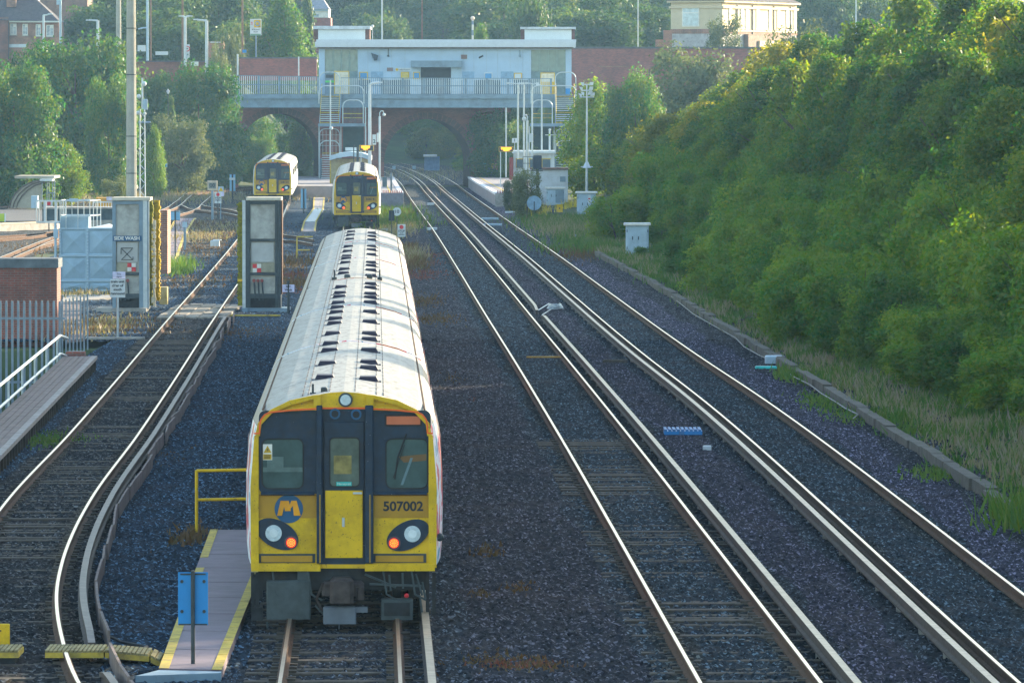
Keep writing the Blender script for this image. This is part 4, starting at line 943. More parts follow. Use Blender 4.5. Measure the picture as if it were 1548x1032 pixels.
g = G(329.5,333); notice('stop sign with a red disc on the ground between the two wash frames', g, .42, .70, zat(290.5,g.y), [('STOP',.15),('Points must be',.055),('set before use',.055)], .045, darksteel, disc=.11)
t = thing('warning_sign', 'yellow warning triangle sign just behind the stop sign between the wash frames', 'sign', G(334,331)); Yg = t.location.y
part('post', MB().tube([(-.02,.03,0),(-.02,.03,zat(300,Yg))], .035, 6), bluegrey, t, local=True); a = zat(282,Yg); mb = MB().box(-.17,.17,0,.012,a-.55,a); mb.prism([(-.15,a-.30),(0,a-.04),(.15,a-.30)][::-1], -.012, 0, 1); mb.box(-.15,.2,-.01,0,a-.62,a-.36,2); part('plate', mb, [paleblue, yellow, M('lavender_note', (.5,.48,.68), .6)], t, local=True)
t = thing('display_post', 'square cream two digit display on a blue post between the wash frames', 'display', G(321,332)); Yg = t.location.y; a, b = zat(273,Yg), zat(288,Yg)
part('post', MB().box(-.07,.07,.02,.14,0,b), bluegrey, t, local=True); part('housing', MB().bevbox(-.31,.31,0,.2,b,a,.02), M('display_cream', (.42,.37,.28), .7), t, local=True); part('screen', MB().box(-.23,.23,-.012,0,b+.12,a-.14), M('display_grey', (.14,.17,.17), .4), t, local=True); mb = MB(); addtext(mb, '00', (0,-.02,(a+b)/2), .33, 0, .003); part('digits', mb, darksteel, t, local=True)
g = G(351.5,306); signback('sign', 'tall pale blue sign back on a dark post left of the leftmost train', g, zat(263,g.y), .42, 1.25, skyblue, .06, False, darksteel)
a = zat(270,g.y); solo('small_plate', MB().box(g.x-.24,g.x+.2,g.y-.10,g.y-.07,a-.11,a+.06), greywhite, 'small white plate across the tall blue sign back left of the leftmost train', 'plate')
g = G(459,323); signback('sign', 'blue sign back with a dark post standing between the leftmost and middle trains', g, zat(285,g.y), .36, 1.3, skyblue, .055, False, darksteel)
g = G(265,390); t = signback('sign', 'pale blue sign back on a thin dark post beside the curved yellow edged path', g, zat(318.5,g.y), .46, .44, skyblue, .035, False, darksteel)
g = G(279.5,378); t = thing('marker_post', 'short grey marker post with a pale plate, right of the curved yellow edged path', 'post', g); part('post', MB().box(-.06,.06,0,.1,0,zat(338,g.y)), bluegrey, t, local=True); part('plate', MB().bevbox(-.12,.12,-.02,0,zat(343.5,g.y),zat(335.5,g.y),.01), paleblue, t, local=True)
# curved path behind the brick pier
pth = thing('curved_path', 'mauve path with pale yellow edges behind the brick pier', 'path', G(275,380))
La = [G(x,y,.05) for x, y in ((250,398),(246,372),(253,352),(262,335),(268,330))]; Ra = [G(x,y,.05) for x, y in ((268,392),(277,365),(284,350),(293,334),(297,330))]
def strip(L, R, z0, z1):
    mb = MB()
    for i in range(len(L)-1): quadpr(mb, [(L[i].x,L[i].y),(R[i].x,R[i].y),(R[i+1].x,R[i+1].y),(L[i+1].x,L[i+1].y)], z0, z1)
    return mb
part('surface', strip(La, Ra, -.1, .06), mauve, pth)
for E_, s in ((La, 1), (Ra, -1)): part('yellow_edge', strip(*( [E_, [Vector((v.x+.14, v.y, 0)) for v in E_]] if s > 0 else [[Vector((v.x-.14, v.y, 0)) for v in E_], E_]), .062, .066), yellowdull, pth)
rp = thing('ramp_walkway', 'pale stepped ramp walkway between the leftmost and middle trains', 'walkway', G(470,340))
for k, (q, m) in enumerate((([(474,299),(491,299),(489.5,315),(473,315)], paving), ([(473,315.5),(489.5,315.5),(479,335),(459,335)], bluegrey), ([(459,335.5),(479,335.5),(477,349),(455,349)], paving))):
    P_ = [G(x,y,.08) for x, y in q]; mb = MB(); quadpr(mb, [(P_[3].x,P_[3].y),(P_[2].x,P_[2].y),(P_[1].x,P_[1].y),(P_[0].x,P_[0].y)], -.05, .1-.02*k); part('ramp_slab', mb, m, rp)
    for s in (0, 1):
        A_, B_ = (P_[3], P_[0]) if s == 0 else (P_[2], P_[1]); d = .1 if s == 0 else -.1; mb = MB(); quadpr(mb, sorted([(A_.x,A_.y),(A_.x+d,A_.y)])+sorted([(B_.x,B_.y),(B_.x+d,B_.y)], reverse=True), .09, .112); part('yellow_edge', mb, yellowdull, rp)
hr = thing('handrail', 'small yellow handrail beyond the right wash frame at the far end of the long train', 'handrail', G(449,391)); Yg = hr.location.y; a, b = zat(358,Yg), zat(378,Yg)
part('post', MB().tube([(0,0,0),(0,0,a)], .04, 6), yellowdull, hr, local=True); part('rail', MB().tube([(0,0,a),(.75,0,a)], .035, 6).tube([(0,0,b),(.6,0,b)], .03, 6), yellowdull, hr, local=True)
p = G(325,373); solo('trackside_box', MB().bevbox(p.x-.24, p.x+.22, p.y, p.y+.5, 0, .32, .03).box(p.x-.1, p.x+.30, p.y+.05, p.y+.55, .32, .36), greywhite, 'small white box on the rusty weeds between the wash frames', 'box')
p = G(215,505); 
def cabinet(label, px0, px1, top, bot, wid_extra=0, stand=.15):
    c = G((px0+px1)/2, bot); Yc = c.y; x0, x1 = W(px0,0,Yc).x, W(px1,0,Yc).x; zt = zat(top, Yc)
    t = thing('equipment_cabinet', label, 'cabinet', c, 0, 'trackside cabinets')
    part('body', MB().bevbox(x0, x1, Yc, Yc+.75, -.05, zt-.12, .02), paleblue, t)
    for k in range(2):
        a = x0+.05+(x1-x0-.1)*k/2; d = part('door', MB().bevbox(a+.012, a+(x1-x0-.1)/2-.012, Yc-.02, Yc, .22, zt-.22, .008), paleblue, t)
        part('handle', MB().box(a+(.45 if k == 0 else .06)*(x1-x0)*.5, a+(.45 if k == 0 else .06)*(x1-x0)*.5+.04, Yc-.045, Yc-.02, zt*.5, zt*.5+.16), darksteel, d)
        for z in (.35, zt-.45): part('hinge', MB().tube([(a if k == 0 else a+(x1-x0-.1)/2, Yc-.03, z), (a if k == 0 else a+(x1-x0-.1)/2, Yc-.03, z+.13)], .018, 5), darksteel, d)
    part('roof_cap', MB().bevbox(x0-.1, x1+.1, Yc-.1, Yc+.85, zt-.12, zt, .025), white, t)
    return t, x0, x1, Yc, zt
cabinet('pale blue double door cabinet with a white cap, nearest to the wood', 946.5, 981, 337, 388)
t, x0, x1, Yc, zt = cabinet('pale blue cabinet behind the floodlight post', 872.5, 901, 289.5, 331)
part('door_notice', MB().box(x0+.68, x0+.86, Yc-.03, Yc-.02, zt-.75, zt-.22).box(x0+.70, x0+.84, Yc-.034, Yc-.03, zt-.5, zt-.42, 1), [greywhite, red], t)
t, x0, x1, Yc, zt = cabinet('small pale cabinet with a darker right door in front of the white equipment hut', 826, 853, 283, 312)
part('dark_door', MB().box(x0+.65, x1-.03, Yc-.035, Yc-.022, .25, zt-.2), bluegrey, t)
g = G(807.5,331); t = thing('sign', 'plain round blue grey sign back on a post in the grass beside the line', 'sign', g); zc = zat(307,g.y)
part('post', MB().tube([(0,-.03,0),(0,-.03,zc+.1)], .03, 6), darksteel, t, local=True); part('plate', MB().disc((0,0,zc), .46, .02, 28), M('disc_blue', (.20,.33,.45), .5), t, local=True)
g = G(846,326); t = thing('sign', 'small square yellow sign in the grass left of the floodlight post', 'sign', g); a, b = zat(309,g.y), zat(321,g.y)
part('post', MB().tube([(0,.02,0),(0,.02,b)], .03, 6), darksteel, t, local=True); part('plate', MB().bevbox(-.2,.2,0,.02,b,a,.01), yellow, t, local=True); part('lettering', MB().disc((.0,-.012,(a+b)/2), .05, .01, 10), letters, t, local=True)
p = G(871,362); solo('marker_peg', MB().bevbox(p.x-.06, p.x+.06, p.y, p.y+.1, 0, .26, .02), bluegrey, 'small grey peg in the dry grass nearer than the yellow square sign', 'peg')
# floodlight post
g = G(887,322); Yf = g.y; t = thing('floodlight_post', 'tall grey post with a cluster of six floodlights in front of the yellow green tree', 'light post', g)
part('post', MB().tube([(0,0,0),(0,0,zat(128,Yf))], .10, 8, r2=.05), galv, t, local=True); mp_ = Yf/10000
part('climb_guard', MB().tube([(0,0,zat(254,Yf)),(0,0,zat(245,Yf))], .3, 8, r2=.1).box(-9*mp_,9*mp_,-.1,.1,zat(253,Yf),zat(251.5,Yf)), galv, t, local=True)
part('crossarm', MB().tube([(-11*mp_,0,zat(147,Yf)),(11*mp_,0,zat(147,Yf))], .04, 5).tube([(-8*mp_,0,zat(137,Yf)),(8*mp_,0,zat(137,Yf))], .04, 5).tube([(-8*mp_,0,zat(128,Yf)),(8*mp_,0,zat(128,Yf))], .04, 5), galv, t, local=True)
for x, y in ((-7,127),(7.5,127),(-9,134),(7,134),(-10,144),(9.5,143),(-6.5,141.5),(6,141)):
    z = zat(y, Yf); s = -1 if x < 0 else 1
    fl = part('floodlight', MB().prism([(x*mp_-.10*s-.09, z-.11), (x*mp_+.09, z-.14+.05*s), (x*mp_+.12, z+.10+.02*s), (x*mp_-.12, z+.12)][::-1], -.12, .1), greywhite, t, local=True)
# colour light signal with its platform
g = G(812.5,313); Ys = g.y; t = thing('railway_signal', 'dark colour light signal with a small cage platform in front of the white hut', 'signal', g); mp_ = Ys/10000
part('post', MB().tube([(0,0,0),(0,0,zat(256,Ys))], .10, 8).bevbox(-.14,.14,-.14,.14,zat(280,Ys),zat(266,Ys),.03), underframe, t, local=True)
part('signal_head', MB().bevbox(-6.5*mp_, 6.5*mp_, -.1, .25, zat(256.5,Ys), zat(235,Ys), .04), black, t, local=True)
z = [zat(y,Ys) for y in (257.5,247,237)]; mb = MB()
mb.box(-22*mp_, 8*mp_, -.4, .4, z[0]-.05, z[0]); 
for x in (-22,-14.5,-7): mb.tube([(x*mp_,-.4,z[0]),(x*mp_,-.4,z[2])], .025, 5)
for zz in z[1:]: mb.tube([(-22*mp_,-.4,zz),(-7*mp_,-.4,zz)], .022, 5)
part('platform_cage', mb, darksteel, t, local=True)

# ------------------------------------------------------------ platforms and station furniture
Yb = 568.0
lp = thing('station_platform', 'left island platform with a pale edge, right of the middle train', 'platform', (-10, 480, 0))
ed = np.arange(468, 576, 4.0)
def plat(cfn, off, xin, z=.92):
    mb = MB()
    for a, b in zip(ed, ed[1:]):
        quadpr(mb, [(xin(a) if off < 0 else cfn(a)+off, a), (cfn(a)+off if off < 0 else xin(a), a), (cfn(b)+off if off < 0 else xin(b), b), (xin(b) if off < 0 else cfn(b)+off, b)], -.1, z)
    return mb
wide = lambda y: float(cA(y)) - (3.4 if y < 506 else 12.5)
part('deck', plat(lambda y: float(cA(y)), -1.55, wide), paving, lp)
mb = MB()
for a, b in zip(ed, ed[1:]): quadpr(mb, [(float(cA(a))-1.85,a),(float(cA(a))-1.5,a),(float(cA(b))-1.5,b),(float(cA(b))-1.85,b)], .80, .945)
part('edge_coping', mb, M('pale_coping', (.45,.46,.5), .8), lp)
mb = MB()
for a, b in zip(ed, ed[1:]): quadpr(mb, [(float(cA(a))-2.5,a),(float(cA(a))-2.38,a),(float(cA(b))-2.38,b),(float(cA(b))-2.5,b)], .92, .93)
part('yellow_line', mb, yellowdull, lp)
x0 = float(cA(468)); part('end_wall', MB().box(x0-4.9, x0-1.52, 467.7, 468, -.1, .9), M('end_wall_grey', (.17,.17,.2), .9), lp)
for k in range(11): part('spike', MB().tube([(x0-1.65-k*.13,467.9,.92),(x0-1.65-k*.13,467.9,1.12)], .05, 5, r2=.02), maroon, lp)
rp2 = thing('station_platform', 'right hand platform with a white edge and yellow line, under the orange display', 'platform', (-1, 480, 0))
ed = np.arange(466, 568, 4.0); wider = lambda y: float(cB(y))+7.0 - (3.0 if y < 480 else 0)
part('deck', plat(lambda y: float(cB(y)), 1.55, wider), paving, rp2)
mb = MB()
for a, b in zip(ed, ed[1:]): quadpr(mb, [(float(cB(a))+1.5,a),(float(cB(a))+1.85,a),(float(cB(b))+1.85,b),(float(cB(b))+1.5,b)], .80, .945)
part('edge_coping', mb, M('white_coping', (.6,.6,.63), .7), rp2)
mb = MB()
for a, b in zip(ed, ed[1:]): quadpr(mb, [(float(cB(a))+2.4,a),(float(cB(a))+2.52,a),(float(cB(b))+2.52,b),(float(cB(b))+2.4,b)], .92, .93)
part('yellow_line', mb, yellowdull, rp2)
x0 = float(cB(466)); part('end_wall', MB().box(x0+1.52, x0+3.7, 465.7, 466, -.1, .9), concrete, rp2)
for k in range(9): part('spike', MB().tube([(x0+1.7+k*.16,465.9,.92),(x0+1.7+k*.16,465.9,1.15)], .05, 5, r2=.02), maroon, rp2)
def B(mb, x0, y0, x1, y1, Y, dep, mi=0): return ybox(mb, x0, x1, y0, y1, Y, dep, mi)
# the brick road bridge with two arches
br = thing('brick_bridge', 'dark red brick railway bridge with two round arches under the station', 'bridge', (-14, Yb, 0))
mm = Yb/10000; xw0, xw1 = W(330,0,Yb).x, W(772,0,Yb).x; zt = 8.0
AR = [(W(421,0,Yb).x, 61*mm, zat(233,Yb)), (W(646.5,0,Yb).x, 66*mm, zat(246,Yb))]; LEN = 9.0; SK = -.085
def zb(x):
    for c, r, s in AR:
        if abs(x-c) < r: return s+math.sqrt(max(0, r*r-(x-c)**2))
    return None
xs_ = set([xw0, xw1]); 
for c, r, s in AR:
    for k in range(33): xs_.add(c-r*math.cos(math.pi*k/32))
xs_ = sorted(xs_); wall = MB(); rear = MB(); sofs = [MB(), MB()]; vous = [MB(), MB()]
for a, b in zip(xs_, xs_[1:]):
    m_ = (a+b)/2; za, zc = (zb(a) , zb(b)); inside = zb(m_) is not None
    if inside:
        za = za if za is not None else [s for c, r, s in AR if abs(m_-c) < r][0]; zc = zc if zc is not None else [s for c, r, s in AR if abs(m_-c) < r][0]
    else: za = zc = -.3
    for Y, sh in ((Yb, 0), (Yb+LEN, SK*LEN)):
        (rear if sh else wall).add([(a+sh,Y,za),(b+sh,Y,zc),(b+sh,Y,zt),(a+sh,Y,zt)], [(0,1,2,3)])
    if inside: sofs[0 if m_ < -12 else 1].add([(a,Yb,za),(b,Yb,zc),(b+SK*LEN,Yb+LEN,zc),(a+SK*LEN,Yb+LEN,za)], [(3,2,1,0)])
for i_, (c, r, s) in enumerate(AR):
    for q in (c-r, c+r): sofs[i_].add([(q,Yb,-.3),(q+SK*LEN,Yb+LEN,-.3),(q+SK*LEN,Yb+LEN,s),(q,Yb,s)], [(0,1,2,3)])
    n = 30
    for k in range(n):
        a0, a1 = math.pi*k/n+.008, math.pi*(k+1)/n-.008; P_ = [(c-rr*math.cos(a), s+rr*math.sin(a)) for rr, a in ((r,a0),(r,a1),(r+.55,a1),(r+.55,a0))]; vous[i_].prism(P_, Yb-.05, Yb+.02)
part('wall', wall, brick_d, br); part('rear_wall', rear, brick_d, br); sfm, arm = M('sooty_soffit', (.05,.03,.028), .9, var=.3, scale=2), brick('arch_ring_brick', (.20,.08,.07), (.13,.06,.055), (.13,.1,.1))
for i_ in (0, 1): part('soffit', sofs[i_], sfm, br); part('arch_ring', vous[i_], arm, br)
# right end: end pier and lower retaining wall
part('end_pier', MB().box(W(712,0,Yb).x, W(727,0,Yb).x, Yb-.25, Yb+.0, -.2, 7.6), brick_d, br)
# steel walkway deck and railing
dk = thing('walkway_deck', 'blue grey steel walkway with a barred railing across the bridge front', 'walkway', (-13, Yb-5, 6.8))
Yk = Yb-5.0
x_l = 344; 
part('girder', B(B(MB(), x_l, 149.5, 866, 163, Yk, .4), x_l, 160, 866, 163, Yk-.12, .1), bluegrey, dk)
part('upper_flange', B(MB(), x_l, 142.5, 866, 149.5, Yk-.15, 1.8), bluegrey, dk)
zdeck = zat(143, Yk); part('deck_slab', MB().box(W(x_l,0,Yk).x, W(866,0,Yk).x, Yk+.4, Yb, zdeck-.35, zdeck-.05), concrete, dk)
def railbay(x0, x1, ytop, k):
    mb = MB(); a, b = W(x0,0,Yk).x, W(x1,0,Yk).x; z0, z1 = zat(142,Yk), zat(ytop,Yk)
    n = int((b-a)/.165)
    for i in range(n): x = a+(b-a)*(i+.5)/n; mb.box(x-.036, x+.036, Yk-.03, Yk+.02, z0, z1)
    part('bars', mb, greywhite, dk); mb = MB(); mb.box(a, b, Yk-.035, Yk+.03, z1-.06, z1); mb.box(a, b, Yk-.04, Yk+.03, (z0+z1)/2-.04, (z0+z1)/2+.03); part('handrail', mb, bluegrey, dk)
    part('post', MB().box(b-.08, b+.08, Yk-.10, Yk+.06, z0, z1), bluegrey, dk)
edges = [344,360,391,422,452,481]
for k in range(len(edges)-1): railbay(edges[k], edges[k+1], 113.5+3.0*k/5, k)
edges = [515,546,577,609,641,673,704,736,768,800,833]
for k in range(len(edges)-1): railbay(edges[k], edges[k+1], 117.5+1.2*k/10, k)
# station building
Ys = Yb+.3
st = thing('station_building', 'long pale blue grey station building with two roof boxes above the walkway', 'station', (-5, Ys, 8.0))
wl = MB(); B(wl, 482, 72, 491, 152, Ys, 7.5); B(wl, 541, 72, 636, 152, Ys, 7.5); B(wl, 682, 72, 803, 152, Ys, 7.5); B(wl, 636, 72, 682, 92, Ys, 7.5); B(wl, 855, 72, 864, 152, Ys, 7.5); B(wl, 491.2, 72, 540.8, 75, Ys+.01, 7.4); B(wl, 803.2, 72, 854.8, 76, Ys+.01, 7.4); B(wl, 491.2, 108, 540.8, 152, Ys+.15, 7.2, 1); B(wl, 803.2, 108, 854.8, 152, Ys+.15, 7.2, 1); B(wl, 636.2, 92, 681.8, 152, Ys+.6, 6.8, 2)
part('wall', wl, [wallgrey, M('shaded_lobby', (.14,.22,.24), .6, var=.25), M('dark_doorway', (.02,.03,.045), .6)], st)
part('dark_backing', B(MB(), 541.2, 121, 803, 151, Ys-.03, .025), M('backing_shade_blue', (.07,.12,.16), .7), st)  # added dark backing; shade behind the railing bars put into its colour
sm = MB()
for x in (556,574,592,612,700,716,735,752,771,790): B(sm, x, 76, x+.5, 150, Ys-.012, .012)
part('panel_seams', sm, M('seam_blue', (.30,.38,.45), .7), st)
part('roof_fascia', B(B(MB(), 476, 63.5, 870.5, 71.5, Ys-.7, 8.8), 478, 60, 871, 63.5, Ys-.55, 8.6), M('roof_fascia_grey', (.50,.54,.58), .6, var=.06), st)
part('soffit_board', B(MB(), 480, 71.8, 867, 74, Ys-.4, .38), M('rusty_soffit', (.16,.14,.13), .8), st)
for x0, x1, a, b in ((474,559,481,552),(787,869,793,864)):
    bx = part('roof_box', B(MB(), x0, 44.5, x1, 60, Ys+.6, 3.0), M('brown_boards', (.12,.06,.05), .8), st); part('white_panel', B(MB(), a, 45, b, 60, Ys+.45, .14), M('white_cladding', (.6,.66,.68), .6, var=.04), bx); part('cap', B(MB(), x0-.5, 39.5 if x0 < 600 else 41, x1+1.5, 44.5, Ys+.2, 3.8), M('cap_grey', (.48,.52,.56), .6), bx)
for x0, x1 in ((491.2,540.8),(803.2,854.8)):
    wn = part('window', B(MB(), x0, 75 if x0 < 600 else 76, x1, 108, Ys+.1, .1), paneg, st); fr = MB()
    for k in range(1, 4): x = x0+(x1-x0)*k/4; B(fr, x-.5, 76, x+.5, 108, Ys+.06, .04)
    part('frame', fr, M('frame_green', (.16,.27,.28), .5), wn)
B_ = lambda x0, y0, x1, y1, d, m, nm, lab=None, dep=.03: part(nm, B(MB(), x0, y0, x1, y1, Ys-d, dep), m, st, label=lab)
cy = MB(); B(cy, 621, 92, 699, 102, Ys-.5, .48); part('door_canopy', cy, bluegrey, st)
B_(621, 102, 636, 150, .08, paleblue, 'door_side_panel', None, .07); B_(682, 102, 698, 150, .08, paleblue, 'door_side_panel', None, .07)
posterblue = M('poster_blue', (.07,.25,.48), .6)
for x0, y0, x1, y1, m1, m2 in ((543,109,556,121,yellow,posterblue),(606,109,618.5,120,yellow,M('poster_straw', (.55,.45,.12), .6)),(624.5,109,635,120,yellow,posterblue),(732,110,744.5,120,greywhite,posterblue),(777,110.5,789,120,yellow,greywhite)):
    f = B_(x0, y0, x1, y1, .12, m1, 'poster_frame'); part('poster', B(MB(), x0+1.3, y0+1.3, x1-1.3, y1-1, Ys-.14, .02), m2, f)
for x0, x1 in ((561,579),(699,717),(757,776)): B_(x0, 108.5, x1, 150, .05, M('door_blue', (.19,.32,.46), .5), 'blue_door')
B_(585, 102.5, 594, 108, .05, M('brown_plate', (.2,.14,.14), .7), 'brown_plate')
f = B_(597, 103, 621, 108, .05, greywhite, 'information_sign'); part('yellow_spot', MB().disc((W(600,0,Ys).x, Ys-.06, zat(105.5,Ys)), .12, .01, 12), yellow, f); mb = MB(); p = W(611,105.6,Ys); addtext(mb, 'i Information', (p.x, Ys-.055, p.z), .20); part('lettering', mb, letters, f)
B_(697, 83, 706, 89.5, .1, M('rusty_vent', (.16,.10,.09), .8), 'wall_vent')
part('black_floodlight', MB().prism([(W(561,0,Ys).x, zat(80,Ys)),(W(571.5,0,Ys).x, zat(84,Ys)),(W(570,0,Ys).x, zat(91,Ys)),(W(565.5,0,Ys).x, zat(92,Ys))], Ys-.5, Ys), black, st)
p = W(587,78,Ys); part('wall_lamp', MB().tube([(p.x,Ys-.1,zat(74,Ys)),(p.x,Ys-.1,zat(83,Ys))], .035, 5).ball((p.x,Ys-.15,zat(84.5,Ys)), .1), darksteel, st)
p = W(786,78,Ys); part('wall_lamp', MB().tube([(p.x,Ys-.1,zat(76,Ys)),(p.x,Ys-.1,zat(84,Ys))], .035, 5).bevbox(p.x-.1,p.x+.08,Ys-.25,Ys-.1,zat(87,Ys),zat(83,Ys),.02), bluegrey, st)
p = W(728,86,Ys); part('camera', MB().tube([(p.x-.15,Ys-.3,p.z-.06),(p.x+.14,Ys-.25,p.z+.08)], .07, 6).ball((p.x-.17,Ys-.3,p.z-.08), .08), letters, st)
p = W(563,41,Ys); part('roof_camera', MB().tube([(p.x,Ys+.3,zat(60,Ys)),(p.x,Ys+.3,zat(41,Ys))], .02, 5).ball((p.x,Ys+.3,zat(40,Ys)), .14), greywhite, st)
for x0, x1, y0 in ((505,528,107.5),(817,839,110)):
    f = part('notice_frame', B(MB(), x0, y0, x1, 143, Ys-1.6, .1), yellow, thing('notice_case', 'yellow framed cream notice case at the head of the %s stairs' % ('left' if x0 < 600 else 'right'), 'notice', (W(x0,0,Ys).x, Ys-1.6, 8))); part('sheet', B(MB(), x0+1.3, y0+1.5, x1-1.3, 124 if x0 > 600 else 142, Ys-1.63, .02), M('cream_sheet', (.6,.55,.42), .7), f)
tm = thing('ticket_machine', 'green topped machine at the head of the left stairs', 'machine', (W(498,0,Ys).x, Ys-1, 8)); part('cabinet', B(MB(), 491.5, 112, 505, 142, Ys-1.0, .5), bluegrey, tm); part('screen', B(B(MB(), 492.5, 113, 504, 118, Ys-1.03, .02), 492, 122, 505, 125, Ys-1.05, .03, 1), [darksteel, M('bright_green', (.08,.55,.12), .5)], tm)
solo('bin', B(MB(), 855, 134, 862, 146, Ys-1.8, .5), blue, 'bright blue bin at the head of the right stairs', 'bin')
# stairs
def stair(label, sx, mir):
    t = thing('stairs', label, 'stairs', (W(sx,0,555).x, 560, .9))
    q = (lambda x: 2*sx-x) if mir else (lambda x: x)
    def bx(mb, xa, ya, xb, yb, Y, dep, mi=0):
        a, b = sorted((q(xa), q(xb))); return B(mb, a, ya, b, yb, Y, dep, mi)
    n = 14
    za, zb_ = zdeck-.05, zat(187,556); x0, x1 = sorted((W(q(484),0,559).x, W(q(513),0,559).x))
    for i in range(n):
        z = za+(zb_-za)*(i+.5)/n; y = 563-5.2*(i+.5)/n; mb = MB().box(x0, x1, y-.2, y+.18, z-.05, z); mb.box(x0, x1, y-.225, y-.2, z-.06, z+.005, 1 if i in (0, 8, n-1) else 2); part('tread', mb, [darksteel, yellowdull, galv], t)
    L = MB(); sl = (za-zb_)/5.2
    for x in (x0-.06, x1+.0): L.add([(x,557.8,zb_-.25),(x+.06,557.8,zb_-.25),(x+.06,563,za-.25),(x,563,za-.25),(x,557.8,zb_+.1),(x+.06,557.8,zb_+.1),(x+.06,563,za+.1),(x,563,za+.1)], [(3,2,1,0),(4,5,6,7),(0,1,5,4),(1,2,6,5),(2,3,7,6),(3,0,4,7)])
    part('stringer', L, bluegrey, t)
    def hoop(xa, xb, yt, yb, Y, r=.05, rr=10, m=galv):
        a, b = sorted((W(q(xa),0,Y).x, W(q(xb),0,Y).x)); zt, z0 = zat(yt,Y), zat(yb,Y); R = rr*mm; P_ = [(a,Y,z0)]
        for k in range(7): an = math.pi-math.pi/2*k/6; P_.append((a+R+R*math.cos(an), Y, zt-R+R*math.sin(an)))
        for k in range(7): an = math.pi/2-math.pi/2*k/6; P_.append((b-R+R*math.cos(an), Y, zt-R+R*math.sin(an)))
        P_.append((b,Y,z0)); part('hoop_rail', MB().tube(P_, r, 6), m, t)
    hoop(482.5, 513.5, 109.5, 150, 562.5); hoop(482, 550, 130, 157, 558.2); hoop(518, 549, 151.5, 187, 557)
    yr = MB()
    for s in (x0+.03, x1-.03): yr.tube([(s,563,za+.95),(s,557.8,zb_+.95),(s,557.8,zb_)], .03, 5)
    for zz in (172, 178.5): a, b = sorted((W(q(517.5),0,557).x, W(q(549),0,557).x)); yr.tube([(a,557,zat(zz,557)),(b,557,zat(zz,557))], .03, 5)
    part('yellow_handrail', yr, yellowdull, t)
    lb = MB(); a, b = sorted((W(q(518),0,557).x, W(q(549),0,557).x))
    for k in range(17): x = a+(b-a)*k/16; lb.tube([(x,557.05,zat(187,557)),(x,557.05,zat(161,557))], .012, 4)
    part('bars', lb, bluegrey, t)
    part('landing', bx(MB(), 481, 187, 552, 191.5, 556, 3.0), bluegrey, t)
    part('screen_wall', bx(MB(), 518.5, 191.5, 550, 232, 559.2, .3), M('dark_green_boards', (.03,.06,.065), .8, var=.2), t)
    ps = MB()
    for x in (481.5, 514.5, 552): bx(ps, x, 191.5, x+1.6, 290, 557.5, .12)
    part('post', ps, galv, t)
    hoop(483, 513, 195, 290, 560.5, .04, 8); hoop(483, 513, 213, 290, 557, .045)
    gm = MB()
    for k in range(1, 6): x = 483+30*k/6; bx(gm, x-.25, 197, x+.25, 235, 560.4, .03)
    for z in (204, 212, 220): bx(gm, 483, z, 513, z+.5, 560.4, .03)
    part('mesh_screen', gm, galv, t)
    x0, x1 = sorted((W(q(485),0,553).x, W(q(512),0,553).x)); za, zb2 = 3.15, .92; n = 12
    for i in range(n):
        z = za+(zb2-za)*(i+.5)/n; y = 556.6-4.0*(i+.5)/n; mb = MB().box(x0, x1, y-.2, y+.17, z-.05, z); mb.box(x0, x1, y-.225, y-.2, z-.06, z+.005, 1 if i == 0 else 2); part('tread', mb, [darksteel, yellowdull, galv], t)
    part('lower_side', MB().box(x0-.08, x0-.02, 552.8, 557, .92, 2.6).box(x1+.02, x1+.08, 552.8, 557, .92, 2.6), M('side_blue', (.10,.16,.21), .6), t)
    return t
stair('left zigzag stairs down to the island platform, pale hooped rails', 517, False)
t = stair('right zigzag stairs down to the right platform, beside the yellow green tree', 676.5, True)
# platform canopy behind the middle train, lamp columns, displays
cn = thing('platform_shelter', 'low curved shelter roof showing above the middle train', 'shelter', (W(535,0,520).x, 520, .9))
mb = MB(); P_ = [(W(x,y,520).x, W(x,y,520).z) for x, y in ((498,236),(512,231.5),(530,229.5),(548,231.5),(560,236))]; mb.prism(P_+[(a, b-.35) for a, b in P_[::-1]], 520, 526); part('roof', mb, paleblue, cn); part('wall', B(MB(), 499, 240, 559, 290, 522, 3, 0), M('shelter_panel', (.35,.33,.2), .7), cn); part('post', B(B(MB(), 498.5, 236, 500.5, 290, 521, .1), 557, 236, 559, 290, 521, .1), yellowdull, cn)
def display(label, x0, y0, x1, y1, Y, px0, px1):
    t = thing('train_display', label, 'display', (W((x0+x1)/2,0,Y).x, Y, .9)); part('casing', B(MB(), x0, y0, x1, y1, Y, .3), yellowdull, t); part('inner', B(MB(), x0+.8, y0+.8, x1-.8, y1-.8, Y-.02, .02), darksteel, t)
    mb = MB(); h = y1-y0; B(mb, px0, y0+1, px1, y0+h*.55, Y-.04, .02); B(mb, px0+3, y0+h*.55, px1-3, y0+h*.8, Y-.04, .02); B(mb, px0+5, y0+h*.8, px1-6, y1-1, Y-.04, .02); part('orange_text', mb, ledorange, t); part('post', B(MB(), x0+2, y1, x0+3.4, 292, Y+.1, .12), galv, t); return t
display('small orange lit train display over the middle train beside the tall white mast', 543, 219.5, 565, 228, 505, 546, 559); display('orange lit train display in a yellow frame above the right hand platform', 754, 222, 776, 229.5, 500, 757.5, 773)
